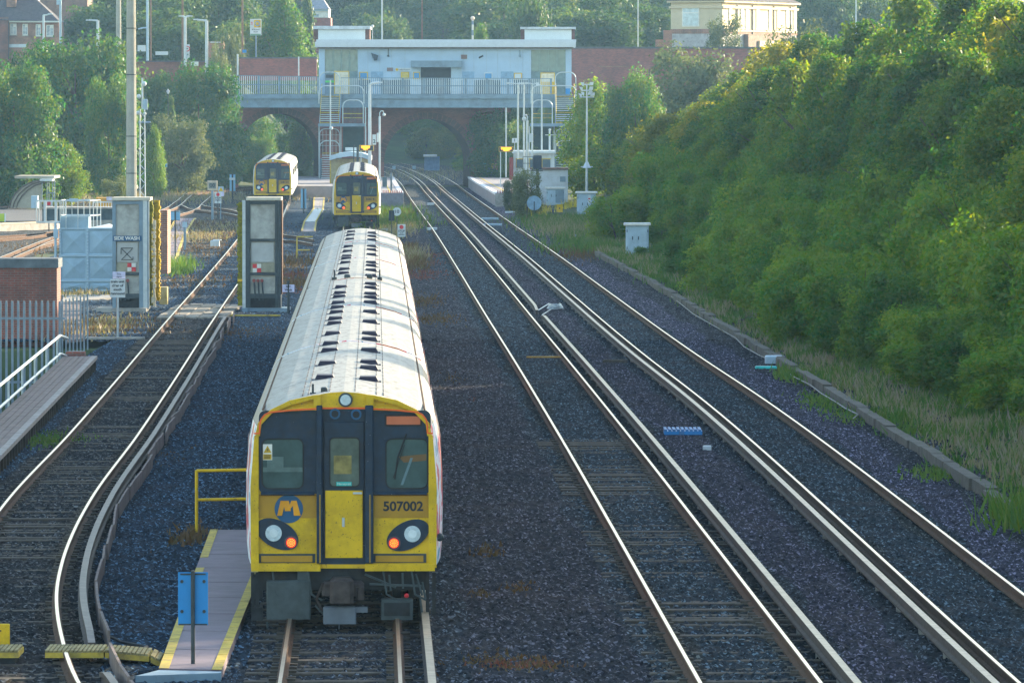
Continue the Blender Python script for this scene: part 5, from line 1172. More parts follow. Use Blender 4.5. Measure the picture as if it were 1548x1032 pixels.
def pole(name, label, x, y0, y1, Y, r, m=galv, arms=(), cat='pole', r2=None, group=None, base=None):
    """a post at a measured place; arms = list of (dx,dy) polylines in picture units from its top"""
    b = W(x, y1, Y); t = thing(name, label, cat, (b.x, Y, b.z), 0, group); zt = W(x, y0, Y).z-b.z
    part('post', MB().tube([(0,0,0),(0,0,zt)], r, 8, r2=r2 or r), m, t, local=True); k = Y/10000
    for a in arms:
        mb = MB(); P_ = [(dx*k, 0, zt-dy*k) for dx, dy in a]; mb.tube(P_, r*.6, 6); part('arm', mb, m, t, local=True)
        e, e2 = P_[-1], P_[-2]; s = 1 if e[0] > 0 else -1; part('lamp_head', MB().bevbox(min(e[0], e[0]+s*5*k), max(e[0], e[0]+s*5*k), -.1, .1, e[2]-.05, e[2]+.06, .02), greywhite, t, local=True)
    return t
pole('lamp_column', 'stout white lamp column rising behind the middle train with a single short arm', 559, 128, 290, 520, .16, greywhite, [[(0,0),(4,-2),(14,-3)]], 'lamp post', .12)
t = pole('camera_post', 'white post with a hooked camera arm at the left spring of the right arch', 574, 176, 292, 530, .09, greywhite, [], 'camera post'); k = 530/10000; zt = 116*k
part('hook', MB().tube([(0,0,zt),(0,0,zt+5*k),(2*k,0,zt+8*k),(5*k,0,zt+8*k),(6.5*k,0,zt+4*k)], .04, 6), greywhite, t, local=True); part('camera', MB().ball((6.5*k,0,zt+2.5*k), .13), greywhite, t, local=True)
pole('slim_post', 'slim pole on the island platform just left of the stout white lamp column', 552.5, 162, 235, 555, .05, galv)
t = thing('sign', 'white platform number 2 plate on the post at the spring of the right arch', 'sign', (W(566,0,529).x, 529, 4)); part('plate', B(MB(), 563, 203.5, 568.5, 219, 529, .05), greywhite, t); mb = MB(); p = W(565.8,214,529); addtext(mb, '2', (p.x, 528.98, p.z), .4, 0, .01); part('lettering', mb, letters, t)
solo('post_box', B(MB(), 569.5, 201, 573, 215, 529.5, .2), greywhite, 'pale box strapped to the post at the spring of the right arch', 'box')
_t = pole('camera_post', 'thin grey post in front of the left stairs with a white camera ball half way', 499.5, 121, 290, 548, .06, galv); part('camera', MB().ball((.06,-.1,96*.0548), .16), greywhite, _t, local=True)
p = W(513,230,521); solo('dark_pole', MB().tube([(W(534.5,0,519).x,519,zat(250,519)),(W(534.5,0,519).x,519,zat(219,519))], .045, 5), darksteel, 'thin dark pole rising above the curved shelter roof', 'pole')
solo('dark_pole', MB().tube([(W(540.5,0,519).x,519,zat(250,519)),(W(540.5,0,519).x,519,zat(222,519))], .11, 6), darksteel, 'thicker dark pole rising above the curved shelter roof', 'pole')
solo('platform_sign', B(MB(), 522, 223, 539, 228, 523, .06), greywhite, 'pale name board above the curved shelter roof', 'sign')
for k_, (x, y0, lab) in enumerate(((783,128,'leftmost'),(792,128,'second from the left'),(804.5,128,'third from the left'),(819,130,'rightmost'))):
    pole('lamp_column', 'slim pale lamp column by the right stairs, %s of four' % lab, x, y0, 240, 490+k_*9, .075, galv, [[(0,0),(-1 if k_ else -2,-1.2),(-13 if k_ == 0 else -6,-1.8)], [(0,0),(5,-1.6)]] if k_ in (0, 2) else [[(0,0),(-4,-1.5)]], 'lamp post', group='slim lamp columns by the right stairs')
pole('slim_post', 'thin grey pole left of the orange display on the right platform', 765, 163, 268, 530, .06, galv)
t = pole('camera_post', 'thick post with a curved camera arm and a white box, left of the right stairs', 797, 182, 270, 480, .10, galv, [], 'camera post'); k = .048; zt = 88*k
part('hook', MB().tube([(0,0,zt),(.5*k,0,zt+5*k),(-1*k,0,zt+8*k),(-3.5*k,0,zt+8*k),(-4.5*k,0,zt+5*k)], .06, 6), galv, t, local=True); part('camera', MB().ball((-4.5*k,0,zt+2*k), .16), greywhite, t, local=True); part('white_box', MB().bevbox(3*k,9*k,-.1,.1,zt-33*k,zt-20*k,.03), greywhite, t, local=True)
t = thing('sign', 'white platform number 1 plate beside the right hand lamp columns', 'sign', (W(778,0,497).x, 497, 4)); part('plate', B(MB(), 774, 209, 782, 216, 497, .05), greywhite, t); mb = MB(); p = W(778,212.4,497); addtext(mb, '1', (p.x, 496.98, p.z), .28, 0, .01); part('lettering', mb, letters, t); part('post', B(MB(), 777.5, 216, 778.5, 270, 497.1, .06), galv, t)
t = pole('aerial_mast', 'short pale mast with cross arms below the right stairs', 831, 196, 245, 515, .08, greywhite, [], 'mast'); part('cross_arm', MB().tube([(-.35,0,2.1),(.3,0,2.1)], .03, 5).ball((0,0,2.5), .1), greywhite, t, local=True)
wb = thing('platform_building', 'low white building with yellow trim on the right platform below the stairs', 'building', (W(805,0,515).x, 515, .9)); part('wall', B(MB(), 776, 232, 838, 272, 515, 5), greywhite, wb); part('roof', B(MB(), 774, 228, 839, 232, 514.6, 6), greywhite, wb)
for x0, x1 in ((781,790),(801,806),(820,832)): w_ = part('window', B(MB(), x0, 241, x1, 254, 514.9, .1), M('shaded_window', (.06,.10,.13), .3), wb); part('frame', B(B(MB(), x0-1, 239.5, x1+1, 241, 514.85, .14), x0-1, 241, x0, 254, 514.85, .14), yellowdull, w_)
part('red_panel', B(MB(), 770, 238, 776, 272, 514, 1), maroon, wb)
eh = thing('equipment_hut', 'flat roofed white equipment hut behind the dark colour light signal', 'hut', (W(830,0,470).x, 470, 0)); part('wall', B(MB(), 802, 256, 858.5, 320, 470, 4), M('hut_white', (.45,.50,.55), .6, var=.06, dirt=(.3,.3,.3), amt=.4), eh); part('roof', B(MB(), 801, 254, 859.5, 256.5, 469.8, 4.5), M('rusty_roof_edge', (.14,.09,.08), .8), eh); part('vent', B(MB(), 846.5, 267, 855, 275, 469.95, .06), bluegrey, eh)
fg = thing('fence_gate', 'dark panelled gate with warning notices at the far end of the right platform', 'gate', (W(745,0,566).x, 566, .9)); 
for x in (738,751,762): part('panel', B(MB(), x-6, 246, x+6, 270, 566, .08), M('gate_grey', (.10,.15,.17), .7, var=.2), fg)
part('yellow_notice', B(MB(), 741, 247, 746, 255, 565.9, .04), yellowdull, fg); part('red_notice', B(MB(), 747, 247, 752, 257, 565.9, .04), M('pinkish_notice', (.4,.14,.16), .6), fg); part('green_notice', B(MB(), 730, 246, 735, 250, 565.9, .04), tealm, fg)
bh = thing('trackside_hut', 'blue grey hut with a bright white roof edge seen through the right arch', 'hut', (W(652,0,680).x, 680, 0)); part('wall', B(MB(), 641.5, 237, 664, 258, 680, 2.5), M('hut_blue', (.12,.2,.33), .6), bh); part('roof', B(MB(), 640, 234, 660, 237, 679.6, 3), white, bh)
for x, y, lab in ((595.5,254,'small pale blue box beside the curving rails through the arch, on the left'),(626,254,'small pale box in the grass through the arch, below the hut')): solo('trackside_box', B(MB(), x-2.5, y-3, x+2.5, y+2, 690, .4), paleblue, lab, 'box')
# binned: small things on the platform
solo('grit_bin', B(MB(), 578, 268, 585, 286, 500, .5), M('grit_grey', (.08,.12,.14), .7), 'dark bin on the island platform right of the middle train', 'bin'); solo('platform_post', B(MB(), 590, 261, 593, 290, 478, .3), M('post_grey', (.12,.16,.19), .7), 'dark grey post at the near end of the island platform', 'post')

# ------------------------------------------------------------ the yard's far side and the town
for label, x0, x1, Y, joints, nm in (('stout pale high mast rising out of the picture behind the left wash frame', 190.5, 207, 330, (43,113,206,262), 'high_mast'), ('more distant pale high mast partly hidden by the big round tree', 175, 184.5, 560, (80,), 'high_mast')):
    c = W((x0+x1)/2, 300, Y); t = thing(nm, label, 'mast', (c.x, Y, 0)); r = (x1-x0)/2*Y/10000
    part('shaft', MB().tube([(0,0,-.2),(0,0,12),(0,0,26)], r*1.04, 10, r2=r*.7), M('mast_concrete', (.36,.35,.30), .85, var=.12, scale=1.5, dirt=(.22,.22,.20), amt=.5), t, local=True); mb = MB()
    for y in joints: z = W(0,y,Y).z; mb.tube([(0,0,z-.02),(0,0,z+.02)], r*1.03, 10)
    part('joint_ring', mb, darksteel, t, local=True)
Yl = 400; c = W(215.5, 300, Yl); lm = thing('lattice_mast', 'slim lattice mast with cameras and dishes beside the stout high mast', 'mast', (c.x, Yl, 0)); mb = MB(); hw_ = .17; zt = W(0,165,Yl).z
for sx in (-1, 1):
    for sy in (-1, 1): mb.tube([(sx*hw_, sy*hw_, 0), (sx*hw_*.8, sy*hw_*.8, zt)], .03, 5)
z = 0; k = 0
while z < zt-.4:
    for sy in (-1, 1): mb.tube([(-hw_ if k % 2 else hw_, sy*hw_, z), (hw_ if k % 2 else -hw_, sy*hw_, z+.4)], .016, 4)
    for sx in (-1, 1): mb.tube([(sx*hw_, -hw_ if k % 2 else hw_, z), (sx*hw_, hw_ if k % 2 else -hw_, z+.4)], .016, 4)
    z += .4; k += 1
part('lattice', mb, galv, lm, local=True); part('top_pole', MB().tube([(0,0,zt),(0,0,W(0,118,Yl).z)], .06, 6), greywhite, lm, local=True)
for dx, y, r in ((.1,127,.16),(-.2,146,.14),(-.25,171,.14),(.15,172,.1)): part('camera', MB().ball((dx, -.1, W(0,y,Yl).z), r), greywhite, lm, local=True)
part('antenna_panel', MB().bevbox(.05,.32,-.1,.05,W(0,166,Yl).z,W(0,150,Yl).z,.03), paleblue, lm, local=True); part('cross_bar', MB().tube([(-.25,0,W(0,185,Yl).z),(.5,0,W(0,185,Yl).z)], .06, 6), bluegrey, lm, local=True)
sh = thing('shelter', 'curved grey shelter with a flat roof slab below the left trees', 'shelter', (W(45,0,455).x, 455, 0)); pr_ = [(14,314),(17,303),(23,293),(32,284),(43,277),(55,273.5),(63,272.5)]
P_ = [(W(x,y,455).x, W(x,y,455).z) for x, y in pr_]; con2 = M('shelter_concrete', (.36,.33,.27), .85, var=.15, scale=1.5, dirt=(.2,.18,.14), amt=.6)
n = len(P_); mb = MB(); vs = [(a,455,b) for a,b in P_]+[(W(63,314,455).x,455,0)]; mb.add(vs+[(a,461,b) for a,_,b in vs], [tuple(range(len(vs)))]+[(i, i+n+1, i+n+2, i+1) for i in range(n-1)]); part('curved_wall', mb, con2, sh)
mb = MB()
for off in (0, 9, 18): mb.tube([(W(x+off*.55,y,454.9).x, 454.92, W(x+off*.55,y+off*.18,455).z) for x, y in pr_], .05, 5)
part('rib', mb, M('rib_dark', (.12,.10,.08), .8), sh); part('roof_slab', B(MB(), 22, 266, 82, 270, 456, 6), con2, sh); part('front_lintel', B(MB(), 60, 271, 79, 274, 454, 2), greywhite, sh)
mb = MB(); 
for x in (63, 70.5, 73.5, 79, 82): B(mb, x, 270, x+1, 303, 454.5, .1)
B(mb, 72, 291, 82, 292.5, 454.5, .1); part('post', mb, bluegrey, sh)
solo('tall_box', B(MB(), 47, 296, 57, 315, 440, .8), paleblue, 'pale blue upright box in front of the curved shelter', 'box')
q = [G(-150,336), G(66,336), G(80,319), G(-150,319)]; mb = MB(); quadpr(mb, [(v.x,v.y) for v in q], -.2, .08); solo('access_road', mb, asphalt, 'grey access road in front of the curved shelter', 'road', kind='structure')
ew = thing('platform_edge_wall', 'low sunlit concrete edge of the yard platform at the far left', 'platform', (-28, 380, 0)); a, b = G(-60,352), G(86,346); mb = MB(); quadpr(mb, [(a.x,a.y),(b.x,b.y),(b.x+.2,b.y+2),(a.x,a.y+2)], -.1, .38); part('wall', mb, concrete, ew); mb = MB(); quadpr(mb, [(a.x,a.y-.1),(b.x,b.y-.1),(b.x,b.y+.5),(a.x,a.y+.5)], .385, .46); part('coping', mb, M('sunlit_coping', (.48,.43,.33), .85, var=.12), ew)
bp = thing('yard_platform', 'dark fronted low platform with a rail behind the tank cage', 'platform', (-22, 350, 0)); Yp = 365; part('wall', B(B(MB(), 64, 316, 171, 334, Yp, 3), 96, 333, 171, 343, Yp-.4, .4, 1), [M('dark_platform_face', (.05,.08,.10), .8, var=.3), concrete], bp); part('coping', B(MB(), 64, 313.5, 171, 316, Yp-.15, 3.3), concrete, bp)
rl = MB(); Yr = Yp+.5
for k in range(9): x = 140+k*4; B(rl, x, 305, x+.6, 314, Yr, .05)
B(rl, 140, 304.5, 172, 306.5, Yr, .06); part('railing', rl, greywhite, bp)
ys = thing('yellow_skip', 'yellow orange container behind the railed tank top', 'skip', (W(158,0,372).x, 372, 0)); part('body', B(MB(), 145, 299, 170, 317, 372, 2), M('skip_orange', (.55,.27,.02), .6, var=.15, dirt=(.3,.15,.03), amt=.5), ys); part('white_panel', B(MB(), 161, 297.5, 169.5, 303.5, 371.9, .1), M('lavender_panel', (.5,.48,.6), .6), ys)
gt = thing('white_gate', 'white framed gate panel left of the railed tank top', 'gate', (W(74,0,335).x, 335, 0)); Yg = 335; fr = MB()
for x in (54.5, 58.5): B(fr, x, 303.5, x+1.2, 336, Yg, .06)
for x in (66, 82.5): B(fr, x, 303, x+3.8, 336, Yg, .08)
B(fr, 54.5, 302.5, 90, 305, Yg-.02, .06); B(fr, 54.5, 334.5, 92, 337, Yg-.02, .06); part('frame', fr, greywhite, gt)
g = G(74,349); t = thing('sign', 'white stop notice with a red square in front of the white gate', 'sign', g); part('post', MB().tube([(0,.03,0),(0,.03,zat(304.5,g.y))], .04, 6), darksteel, t, local=True); a = zat(304,g.y); part('plate', MB().box(-.21,.21,-.01,.01,a-.68,a).bevbox(-.1,.1,-.025,-.01,a-.25,a-.03,.03,1), [greywhite, red], t, local=True); mb = MB(); addtext(mb, 'STOP', (0,-.02,a-.36), .13, 0, .004); part('lettering', mb, letters, t, local=True)
g = G(3,346); t = thing('sign', 'yellow green sign with a white edge at the far left edge', 'sign', g); a, b = zat(323,g.y), zat(335,g.y); part('post', MB().tube([(0,.03,0),(0,.03,b)], .04, 6), darksteel, t, local=True); part('plate', MB().box(-.4,.14,0,.02,b,a).box(.14,.22,-.005,.02,b-.02,a+.02,1), [M('lime_plate', (.42,.52,.05), .6), greywhite], t, local=True)
p = G(12,342); solo('low_box', MB().bevbox(p.x-.2,p.x+.2,p.y,p.y+.2,0,.14,.02), paleblue, 'small pale blue box on the stones beside the yellow green sign', 'box')
# houses
def house_windows(t, rects, Y, fr_m=None):
    for x0, y0, x1, y1 in rects:
        f = part('window', B(MB(), x0, y0, x1, y1, Y-.05, .1), white, t); part('pane', B(B(MB(), x0+1, y0+1.2, (x0+x1)/2-.3, y1-1.5, Y-.08, .03), (x0+x1)/2+.3, y0+(y1-y0)*.3, x1-1, y1-1.5, Y-.08, .03), housepane, f); part('sill', B(MB(), x0-1, y1, x1+1, y1+1.2, Y-.12, .12), concrete, f)
Yh = 690; h = thing('brick_house', 'red brick house with four white windows at the top left corner', 'house', (W(50,0,Yh).x, Yh, 9)); part('wall', B(MB(), 13, 33, 89, 130, Yh, 8), brick_o, h); part('side_wall', B(MB(), -30, 26, 12.5, 130, Yh-.6, 9), brick_r, h)
rf = MB(); z0, z1 = zat(33.5,Yh), zat(-12,Yh); a, b = W(-30,0,Yh).x, W(91,0,Yh).x; rf.add([(a,Yh-.9,z0+.25),(b,Yh-.4,z0),(b,Yh+8,z0),(a,Yh+8,z0),(W(40,0,Yh).x,Yh+4,z1),(W(0,0,Yh).x-3,Yh+4,z1+.2)], [(0,1,4,5),(1,2,4),(2,3,5,4),(3,0,5)]); rfo = part('roof', rf, slate, h); part('chimney', B(MB(), 10, -25, 24, 11, Yh+1.2, 1), brick_o, rfo); part('gutter', B(MB(), 14, 32, 89, 34.2, Yh-.5, .12), white, h); part('drainpipe', B(MB(), 12.4, 34, 13.4, 90, Yh-.7, .1), letters, h)
house_windows(h, [(15,36,25,53),(34,36.5,42,54),(54,37,61.5,55),(70,38,81,55.5)], Yh); part('white_band', B(MB(), 14, 67, 40, 72, Yh-.1, .1), greywhite, h)
Yh = 740; h = thing('brick_building', 'tall plain brick building behind the corner house', 'building', (W(95,0,Yh).x, Yh, 9)); part('wall', B(B(MB(), 54, -40, 132, 75, Yh, 10), 107, -40, 110, 60, Yh-.15, .15), brick('far_brick', (.24,.12,.09), (.19,.09,.07), (.2,.17,.15)), h); part('roof', B(MB(), 52, -44, 134, -40, Yh-.3, 11), slate, h)
Yh = 725; h = thing('white_house', 'white rendered gable between the corner house and the plain brick building', 'house', (W(44,0,Yh).x, Yh, 9)); part('wall', B(MB(), 28, -20, 54, 60, Yh, 6), white, h); part('roof', B(MB(), 27, -24, 55, -20, Yh-.3, 6.6), slate, h)
Yh = 790; h = thing('slate_roofed_house', 'house with a broad blue grey slate roof behind the more distant mast', 'house', (W(165,0,Yh).x, Yh, 10)); part('wall', B(MB(), 136, 17, 195, 70, Yh, 8), brick_d, h); mb = MB(); a, b = W(134,0,Yh).x, W(200,0,Yh).x; z0, z1 = zat(18,Yh), zat(-30,Yh); mb.add([(a,Yh-.4,z0),(b,Yh-.4,z0),(b,Yh+5,z1),(a,Yh+5,z1),(a,Yh+10,z0),(b,Yh+10,z0)], [(0,1,2,3),(3,2,5,4),(0,3,4),(1,5,2)]); part('roof', mb, M('blue_slate', (.11,.13,.19), .7, var=.2, scale=2), h)
Yh = 700; h = thing('white_house', 'white walled pub like house with a grey roof glimpsed above the left roof box', 'house', (W(485,0,Yh).x, Yh, 9)); part('wall', B(MB(), 461, 14, 497, 27, Yh, 6), white, h); part('lower_wall', B(MB(), 461, 27, 500, 80, Yh+.05, 6), brick_d, h); mb = MB(); a, b = W(458,0,Yh).x, W(498,0,Yh).x; z0, z1 = zat(14,Yh), zat(-12,Yh); mb.add([(a,Yh-.4,z0),(b,Yh-.4,z0),(b-1.2,Yh+3.5,z1),(a,Yh+3.5,z1),(a,Yh+7,z0),(b,Yh+7,z0)], [(0,1,2,3),(3,2,5,4),(0,3,4),(1,5,2)]); part('roof', mb, M('pale_slate', (.22,.23,.26), .7, var=.2), h); part('window', B(MB(), 474, 22, 482, 26, Yh-.05, .05), housepane, h); part('fascia', B(MB(), 460, 14.5, 497, 17, Yh-.2, .15), wallgrey, h)
# cream building at the top right: a short face towards the bridge, a long sunlit face along the road
Yh = 640; c = W(1092, 75, Yh); h = thing('cream_house', 'long cream rendered building with a sunlit side of narrow windows above the wood', 'house', (c.x, Yh, c.z), rad(0)); rl_ = rad(66)
u = Vector((math.cos(rl_), math.sin(rl_), 0)); v_ = Vector((-math.sin(rl_), math.cos(rl_), 0)); w1, l1 = 5.4, 19.5; zt = W(0,4,Yh).z-c.z
def lb(a0, a1, b0, b1, z0, z1):      # box along the long face (a) and the short face (b)
    P = [u*a0+v_*b0, u*a1+v_*b0, u*a1+v_*b1, u*a0+v_*b1]; mb = MB(); quadpr(mb, [(p.x, p.y) for p in P], z0, z1); return mb
part('wall', lb(0, l1, 0, w1, (75-45)*.064, zt), cream, h, local=True); part('lower_wall', lb(.03, l1, .03, w1-.03, -2.5, (75-45)*.064), M('lower_render', (.36,.35,.36), .85), h, local=True); part('brick_band', lb(-.03, l1+.1, -.04, w1+.03, (75-51)*.064, (75-44)*.064), brick_o, h, local=True)
part('cornice', lb(-.15, l1+.2, -.18, w1+.15, zt-.55, zt-.35), cream, h, local=True); part('eaves', lb(-.3, l1+.3, -.35, w1+.3, zt, zt+.18), cream, h, local=True); part('roof', MB().add([tuple(u*a+v_*b)[:2]+(z,) for a, b, z in ((-.4,-.4,zt+.19),(l1+.4,-.4,zt+.19),(l1+.4,w1+.4,zt+.19),(-.4,w1+.4,zt+.19),(2.5,w1/2,zt+1.6),(l1-2.5,w1/2,zt+1.6))], [(0,1,5,4),(1,2,5),(2,3,4,5),(3,0,4)]), slate, h, local=True)
for a in (1.6,4.6,5.9,8.7,12.0,14.2,16.6,18.6):
    f = part('window', lb(a, a+.8, -.06, .02, 2.0, 4.1), white, h, local=True); part('pane', lb(a+.1, a+.7, -.08, -.05, 2.1, 4.0), housepane, f, local=True)
for a in (3.6, 7.6, 13.2, 17.6): part('drainpipe', lb(a, a+.1, -.14, -.03, .6, zt-.2), letters, h, local=True)
part('sill_band', lb(-.05, l1+.1, -.12, .02, 1.75, 1.92), cream, h, local=True)
f = part('window', lb(-.06, .02, 2.4, 4.2, 2.2, 4.1), white, h, local=True); part('pane', lb(-.09, -.05, 2.5, 4.1, 2.3, 4.0), M('curtained_glass', (.42,.52,.55), .2), f, local=True); part('glazing_bar', lb(-.11, -.08, 2.4, 4.2, 3.5, 3.58), white, f, local=True)
part('shop_front', lb(5.5, 16, -.5, -.03, .2, 1.5), M('shop_brown', (.2,.14,.11), .8), h, local=True); part('sunlit_panel', lb(8, 13, -.7, -.5, -.4, .9), cream, h, local=True)
solo('brick_pier', B(MB(), 1003, 46, 1016, 76, 637, .8), brick_o, 'small red brick pier at the left corner of the cream building', 'pier')
solo('low_wall', B(MB(), 991, 60, 1003, 76, 637, .5), brick_o, 'short low red wall left of the brick pier by the cream building', 'wall')
wr = thing('brick_wall', 'long dark red brick retaining wall right of the station building', 'wall', (W(960,0,604).x, 604, 4)); part('wall', B(MB(), 864, 74, 1230, 190, 604, .6), brick_d, wr); part('coping', B(MB(), 863, 71, 1232, 74, 603.9, .9), M('coping_dark', (.10,.10,.10), .9), wr); part('weathered_band', B(MB(), 905, 100, 950, 101.5, 603.9, .1), brick_o, wr)
wr = thing('brick_wall', 'dark brick wall behind the walkway left of the station building', 'wall', (W(420,0,592).x, 592, 7)); part('wall', B(MB(), 362, 89, 479, 122, 592, .5), brick_d, wr); part('coping', B(MB(), 361, 86.5, 480, 89, 591.9, .8), M('coping_grey', (.12,.12,.12), .9), wr)
wr = thing('brick_wall', 'low brick wall with a dark rail among the lamp posts at the upper left', 'wall', (W(255,0,612).x, 612, 7)); part('wall', B(MB(), 206, 94, 330, 125, 612, .5), brick_r, wr); part('coping', B(MB(), 206, 92, 330, 94, 611.9, .7), M('coping_b', (.10,.10,.11), .9), wr)
solo('small_brick_building', B(B(MB(), 315, 63, 337, 90, 640, 4), 318, 63.5, 335, 65, 639.95, .06, 1), [brick_o, greywhite], 'small flat roofed orange brick building among trees left of the station sign', 'building')
for x0, y0, x1, y1, Y, m, lab, nm in ((208,68.5,220,78,625,greywhite,'white panel beside the stout high mast near the lamp posts','panel'),(235,78,254,83.5,608,greywhite,'long white street name board on the brick wall','sign'),(288.5,93.5,300,100,608,greywhite,'low white panel just above the bushes below the street lamps','panel')):
    solo(nm, B(MB(), x0, y0, x1, y1, Y, .08), m, lab, nm)
Yl = 606; t = thing('speed_sign', 'white speed sign with a red ring on a post by the twin armed lamp', 'sign', (W(283,0,Yl).x, Yl, 7)); part('plate', B(MB(), 278, 67.5, 286.5, 90, Yl, .05), greywhite, t); p = W(283,74,Yl); mb = MB().disc((p.x, Yl-.03, p.z), .26, .02, 20).disc((p.x, Yl-.045, p.z), .18, .014, 20, 1); part('red_ring', mb, [red, white], t); mb = MB(); addtext(mb, '30', (p.x, Yl-.05, p.z), .22, 0, .006); part('lettering', mb, letters, t); part('blue_plate', B(MB(), 279, 82, 282.5, 89, Yl-.03, .03), blue, t)
Ym = 598; t = thing('station_sign', 'white station sign with a yellow panel and round emblem on a post behind the walkway', 'sign', (W(387,0,Ym).x, Ym, 8)); part('board', B(MB(), 378, 29, 395, 54, Ym, .12), greywhite, t); part('yellow_panel', B(MB(), 384, 30.5, 394, 42, Ym-.03, .03), yellow, t); p = W(389,36.2,Ym); mb = MB().disc((p.x, Ym-.05, p.z), .24, .02, 22).disc((p.x, Ym-.065, p.z), .15, .014, 22, 1); part('emblem', mb, [M('emblem_blue', (.12,.25,.4), .5), yellow], t)
mb = MB(); p = W(386.5,47,Ym); addtext(mb, 'Birkenhead', (p.x, Ym-.01, W(0,45,Ym).z), .155, 0, .002); addtext(mb, 'North', (p.x, Ym-.01, W(0,48.5,Ym).z), .155, 0, .002); part('lettering', mb, letters, t)
p = W(380.5,35.5,Ym); mb = MB()
for dz in (.09, -.09): mb.box(p.x-.11, p.x+.11, Ym-.02, Ym, p.z+dz-.02, p.z+dz+.02)
for a, b in ((-.09,.17),(.09,-.0)): mb.tube([(p.x-.1, Ym-.01, p.z+a), (p.x+.1, Ym-.01, p.z+a+(.08 if a < 0 else -.08))], .018, 4)
part('rail_symbol', mb, red, t); part('green_strip', B(MB(), 378.5, 51.5, 394.5, 54, Ym-.02, .02), M('strip_green', (.15,.3,.2), .6), t); part('post', B(MB(), 386, 54, 388, 92, Ym+.02, .1), bluegrey, t)
solo('post', B(MB(), 358, 82, 360.5, 114, 590, .15), greywhite, 'white post standing above the left end of the walkway railing', 'post'); solo('post', B(MB(), 450.5, 86, 452.5, 115, 590, .15), greywhite, 'white post above the walkway railing near the station building', 'post')
solo('sign', B(MB(), 366.5, 75.5, 372.5, 80, 600, .06), blue, 'small blue sign on the timber pole by the station sign', 'sign')
pole('street_lamp', 'street lamp with a short right arm in front of the corner house windows', 66, 23, 95, 660, .12, greywhite, [[(0,0),(4,0),(9,-1.5)]], 'street lamp')
pole('tall_pole', 'tall grey pole with a box at its top beside the corner house', 91.5, -30, 95, 670, .13, paleblue, [], 'pole'); p = W(89.5,3,669); solo('pole_box', MB().bevbox(p.x-.25,p.x+.25,668.6,669,p.z-.3,p.z+.4,.03), paleblue, 'pale box fixed high on the tall grey pole by the corner house', 'box')
pole('street_lamp', 'small distant street lamp with a left arm in front of the plain brick building', 117.5, 39, 90, 700, .10, greywhite, [[(0,0),(-4,-.5),(-8,-.8)]], 'street lamp')
pole('street_lamp', 'street lamp with a square left arm rising over the big round tree', 148, 31.5, 110, 640, .14, greywhite, [[(0,0),(-6,-.2),(-13,-.6)]], 'street lamp')
_t = pole('street_lamp', 'grey street lamp with a left arm next to a timber pole', 223, -20, 100, 630, .13, paleblue, [], 'street lamp'); p = W(216,42.5,630); k = .063; part('arm', MB().tube([(W(223,42,630).x,629.9,W(0,42,630).z),(W(214,43,630).x,629.9,W(0,43,630).z),(W(209,44.5,630).x,629.9,W(0,44.5,630).z)], .07, 6), paleblue, _t)
pole('timber_pole', 'brown timber pole close right of the grey street lamp', 228, -20, 100, 632, .09, woodpole)
pole('street_lamp', 'white street lamp with twin arms above the dark bushes', 280, 26.5, 105, 606, .14, greywhite, [[(0,0),(-2,-1),(-5,-1.8)],[(0,0),(2,-.8),(6,-1.8)]], 'street lamp')
pole('timber_pole', 'brown timber pole rising behind the twin armed lamp', 276, -20, 98, 640, .10, woodpole)
pole('street_lamp', 'white street lamp with a long left arm right of the twin armed lamp', 312.5, 31.5, 110, 600, .15, greywhite, [[(0,0),(-8,-.4),(-15,-1.5)]], 'street lamp')
pole('timber_pole', 'brown timber pole left of the station sign', 366.5, -20, 82, 601, .10, woodpole)
pole('timber_pole', 'thin pale pole rising behind the station roof near the left roof box', 577.5, -20, 70, 620, .08, greywhite)
pole('timber_pole', 'thin brown pole behind the middle of the station roof', 638, -20, 70, 640, .07, woodpole)
bl = pole('globe_lamp', 'black and white banded pole with a pale globe behind the station roof', 714.5, 28, 75, 620, .10, white, [], 'beacon'); k = .062; part('globe', MB().ball((0,0,47*k-.0), .2), M('globe_pale', (.75,.6,.5), .4), bl, local=True); [part('black_band', MB().tube([(0,0,47*k-a),(0,0,47*k-b)], .105, 8), bluegrey, bl, local=True) for a, b in ((.6,.25),(1.6,1.1))]
pole('tall_pole', 'thin grey pole standing behind the brick retaining wall right of the station', 964.5, -20, 76, 612, .06, galv)
for i, (x, y1, Y) in enumerate(((1294,30,720),(1346,12,800),(1389,14,800),(1412,30,760),(1431,32,780),(1453,22,790),(1468,18,800),(1476,22,770),(1520,20,790))):
    pole('tall_mast', ('slim pale mast with a lamp arm right of the cream building' if i == 0 else 'slim pale mast in the row beyond the wood at the upper right'), x, -30, y1+30, Y, .08, greywhite, [[(0,0),(-6,4),(-8,5)]] if i == 0 else [], 'mast', group=None if i == 0 else 'slim masts beyond the wood')
ln = thing('street_lantern', 'small old fashioned lantern poking out of the bushes at the left of the bridge', 'lantern', (W(254,0,525).x, 525, 3)); part('post', B(MB(), 253.5, 142, 254.5, 175, 525, .06), darksteel, ln); p = W(254,139,525); part('lamp_head', MB().prism([(p.x-.06,p.z-.16),(p.x+.06,p.z-.16),(p.x+.13,p.z+.05),(p.x,p.z+.24),(p.x-.13,p.z+.05)][::-1], 524.9, 525.15), greywhite, ln)
_t = pole('marker_post', 'thin dark post with a blue head in front of the bushes below the bridge', 251, 252, 290, 520, .05, darksteel, [], 'post'); part('head', MB().bevbox(-.1,.1,-.2,.0,38*.052-.05,38*.052+.25,.03), blue, _t, local=True)

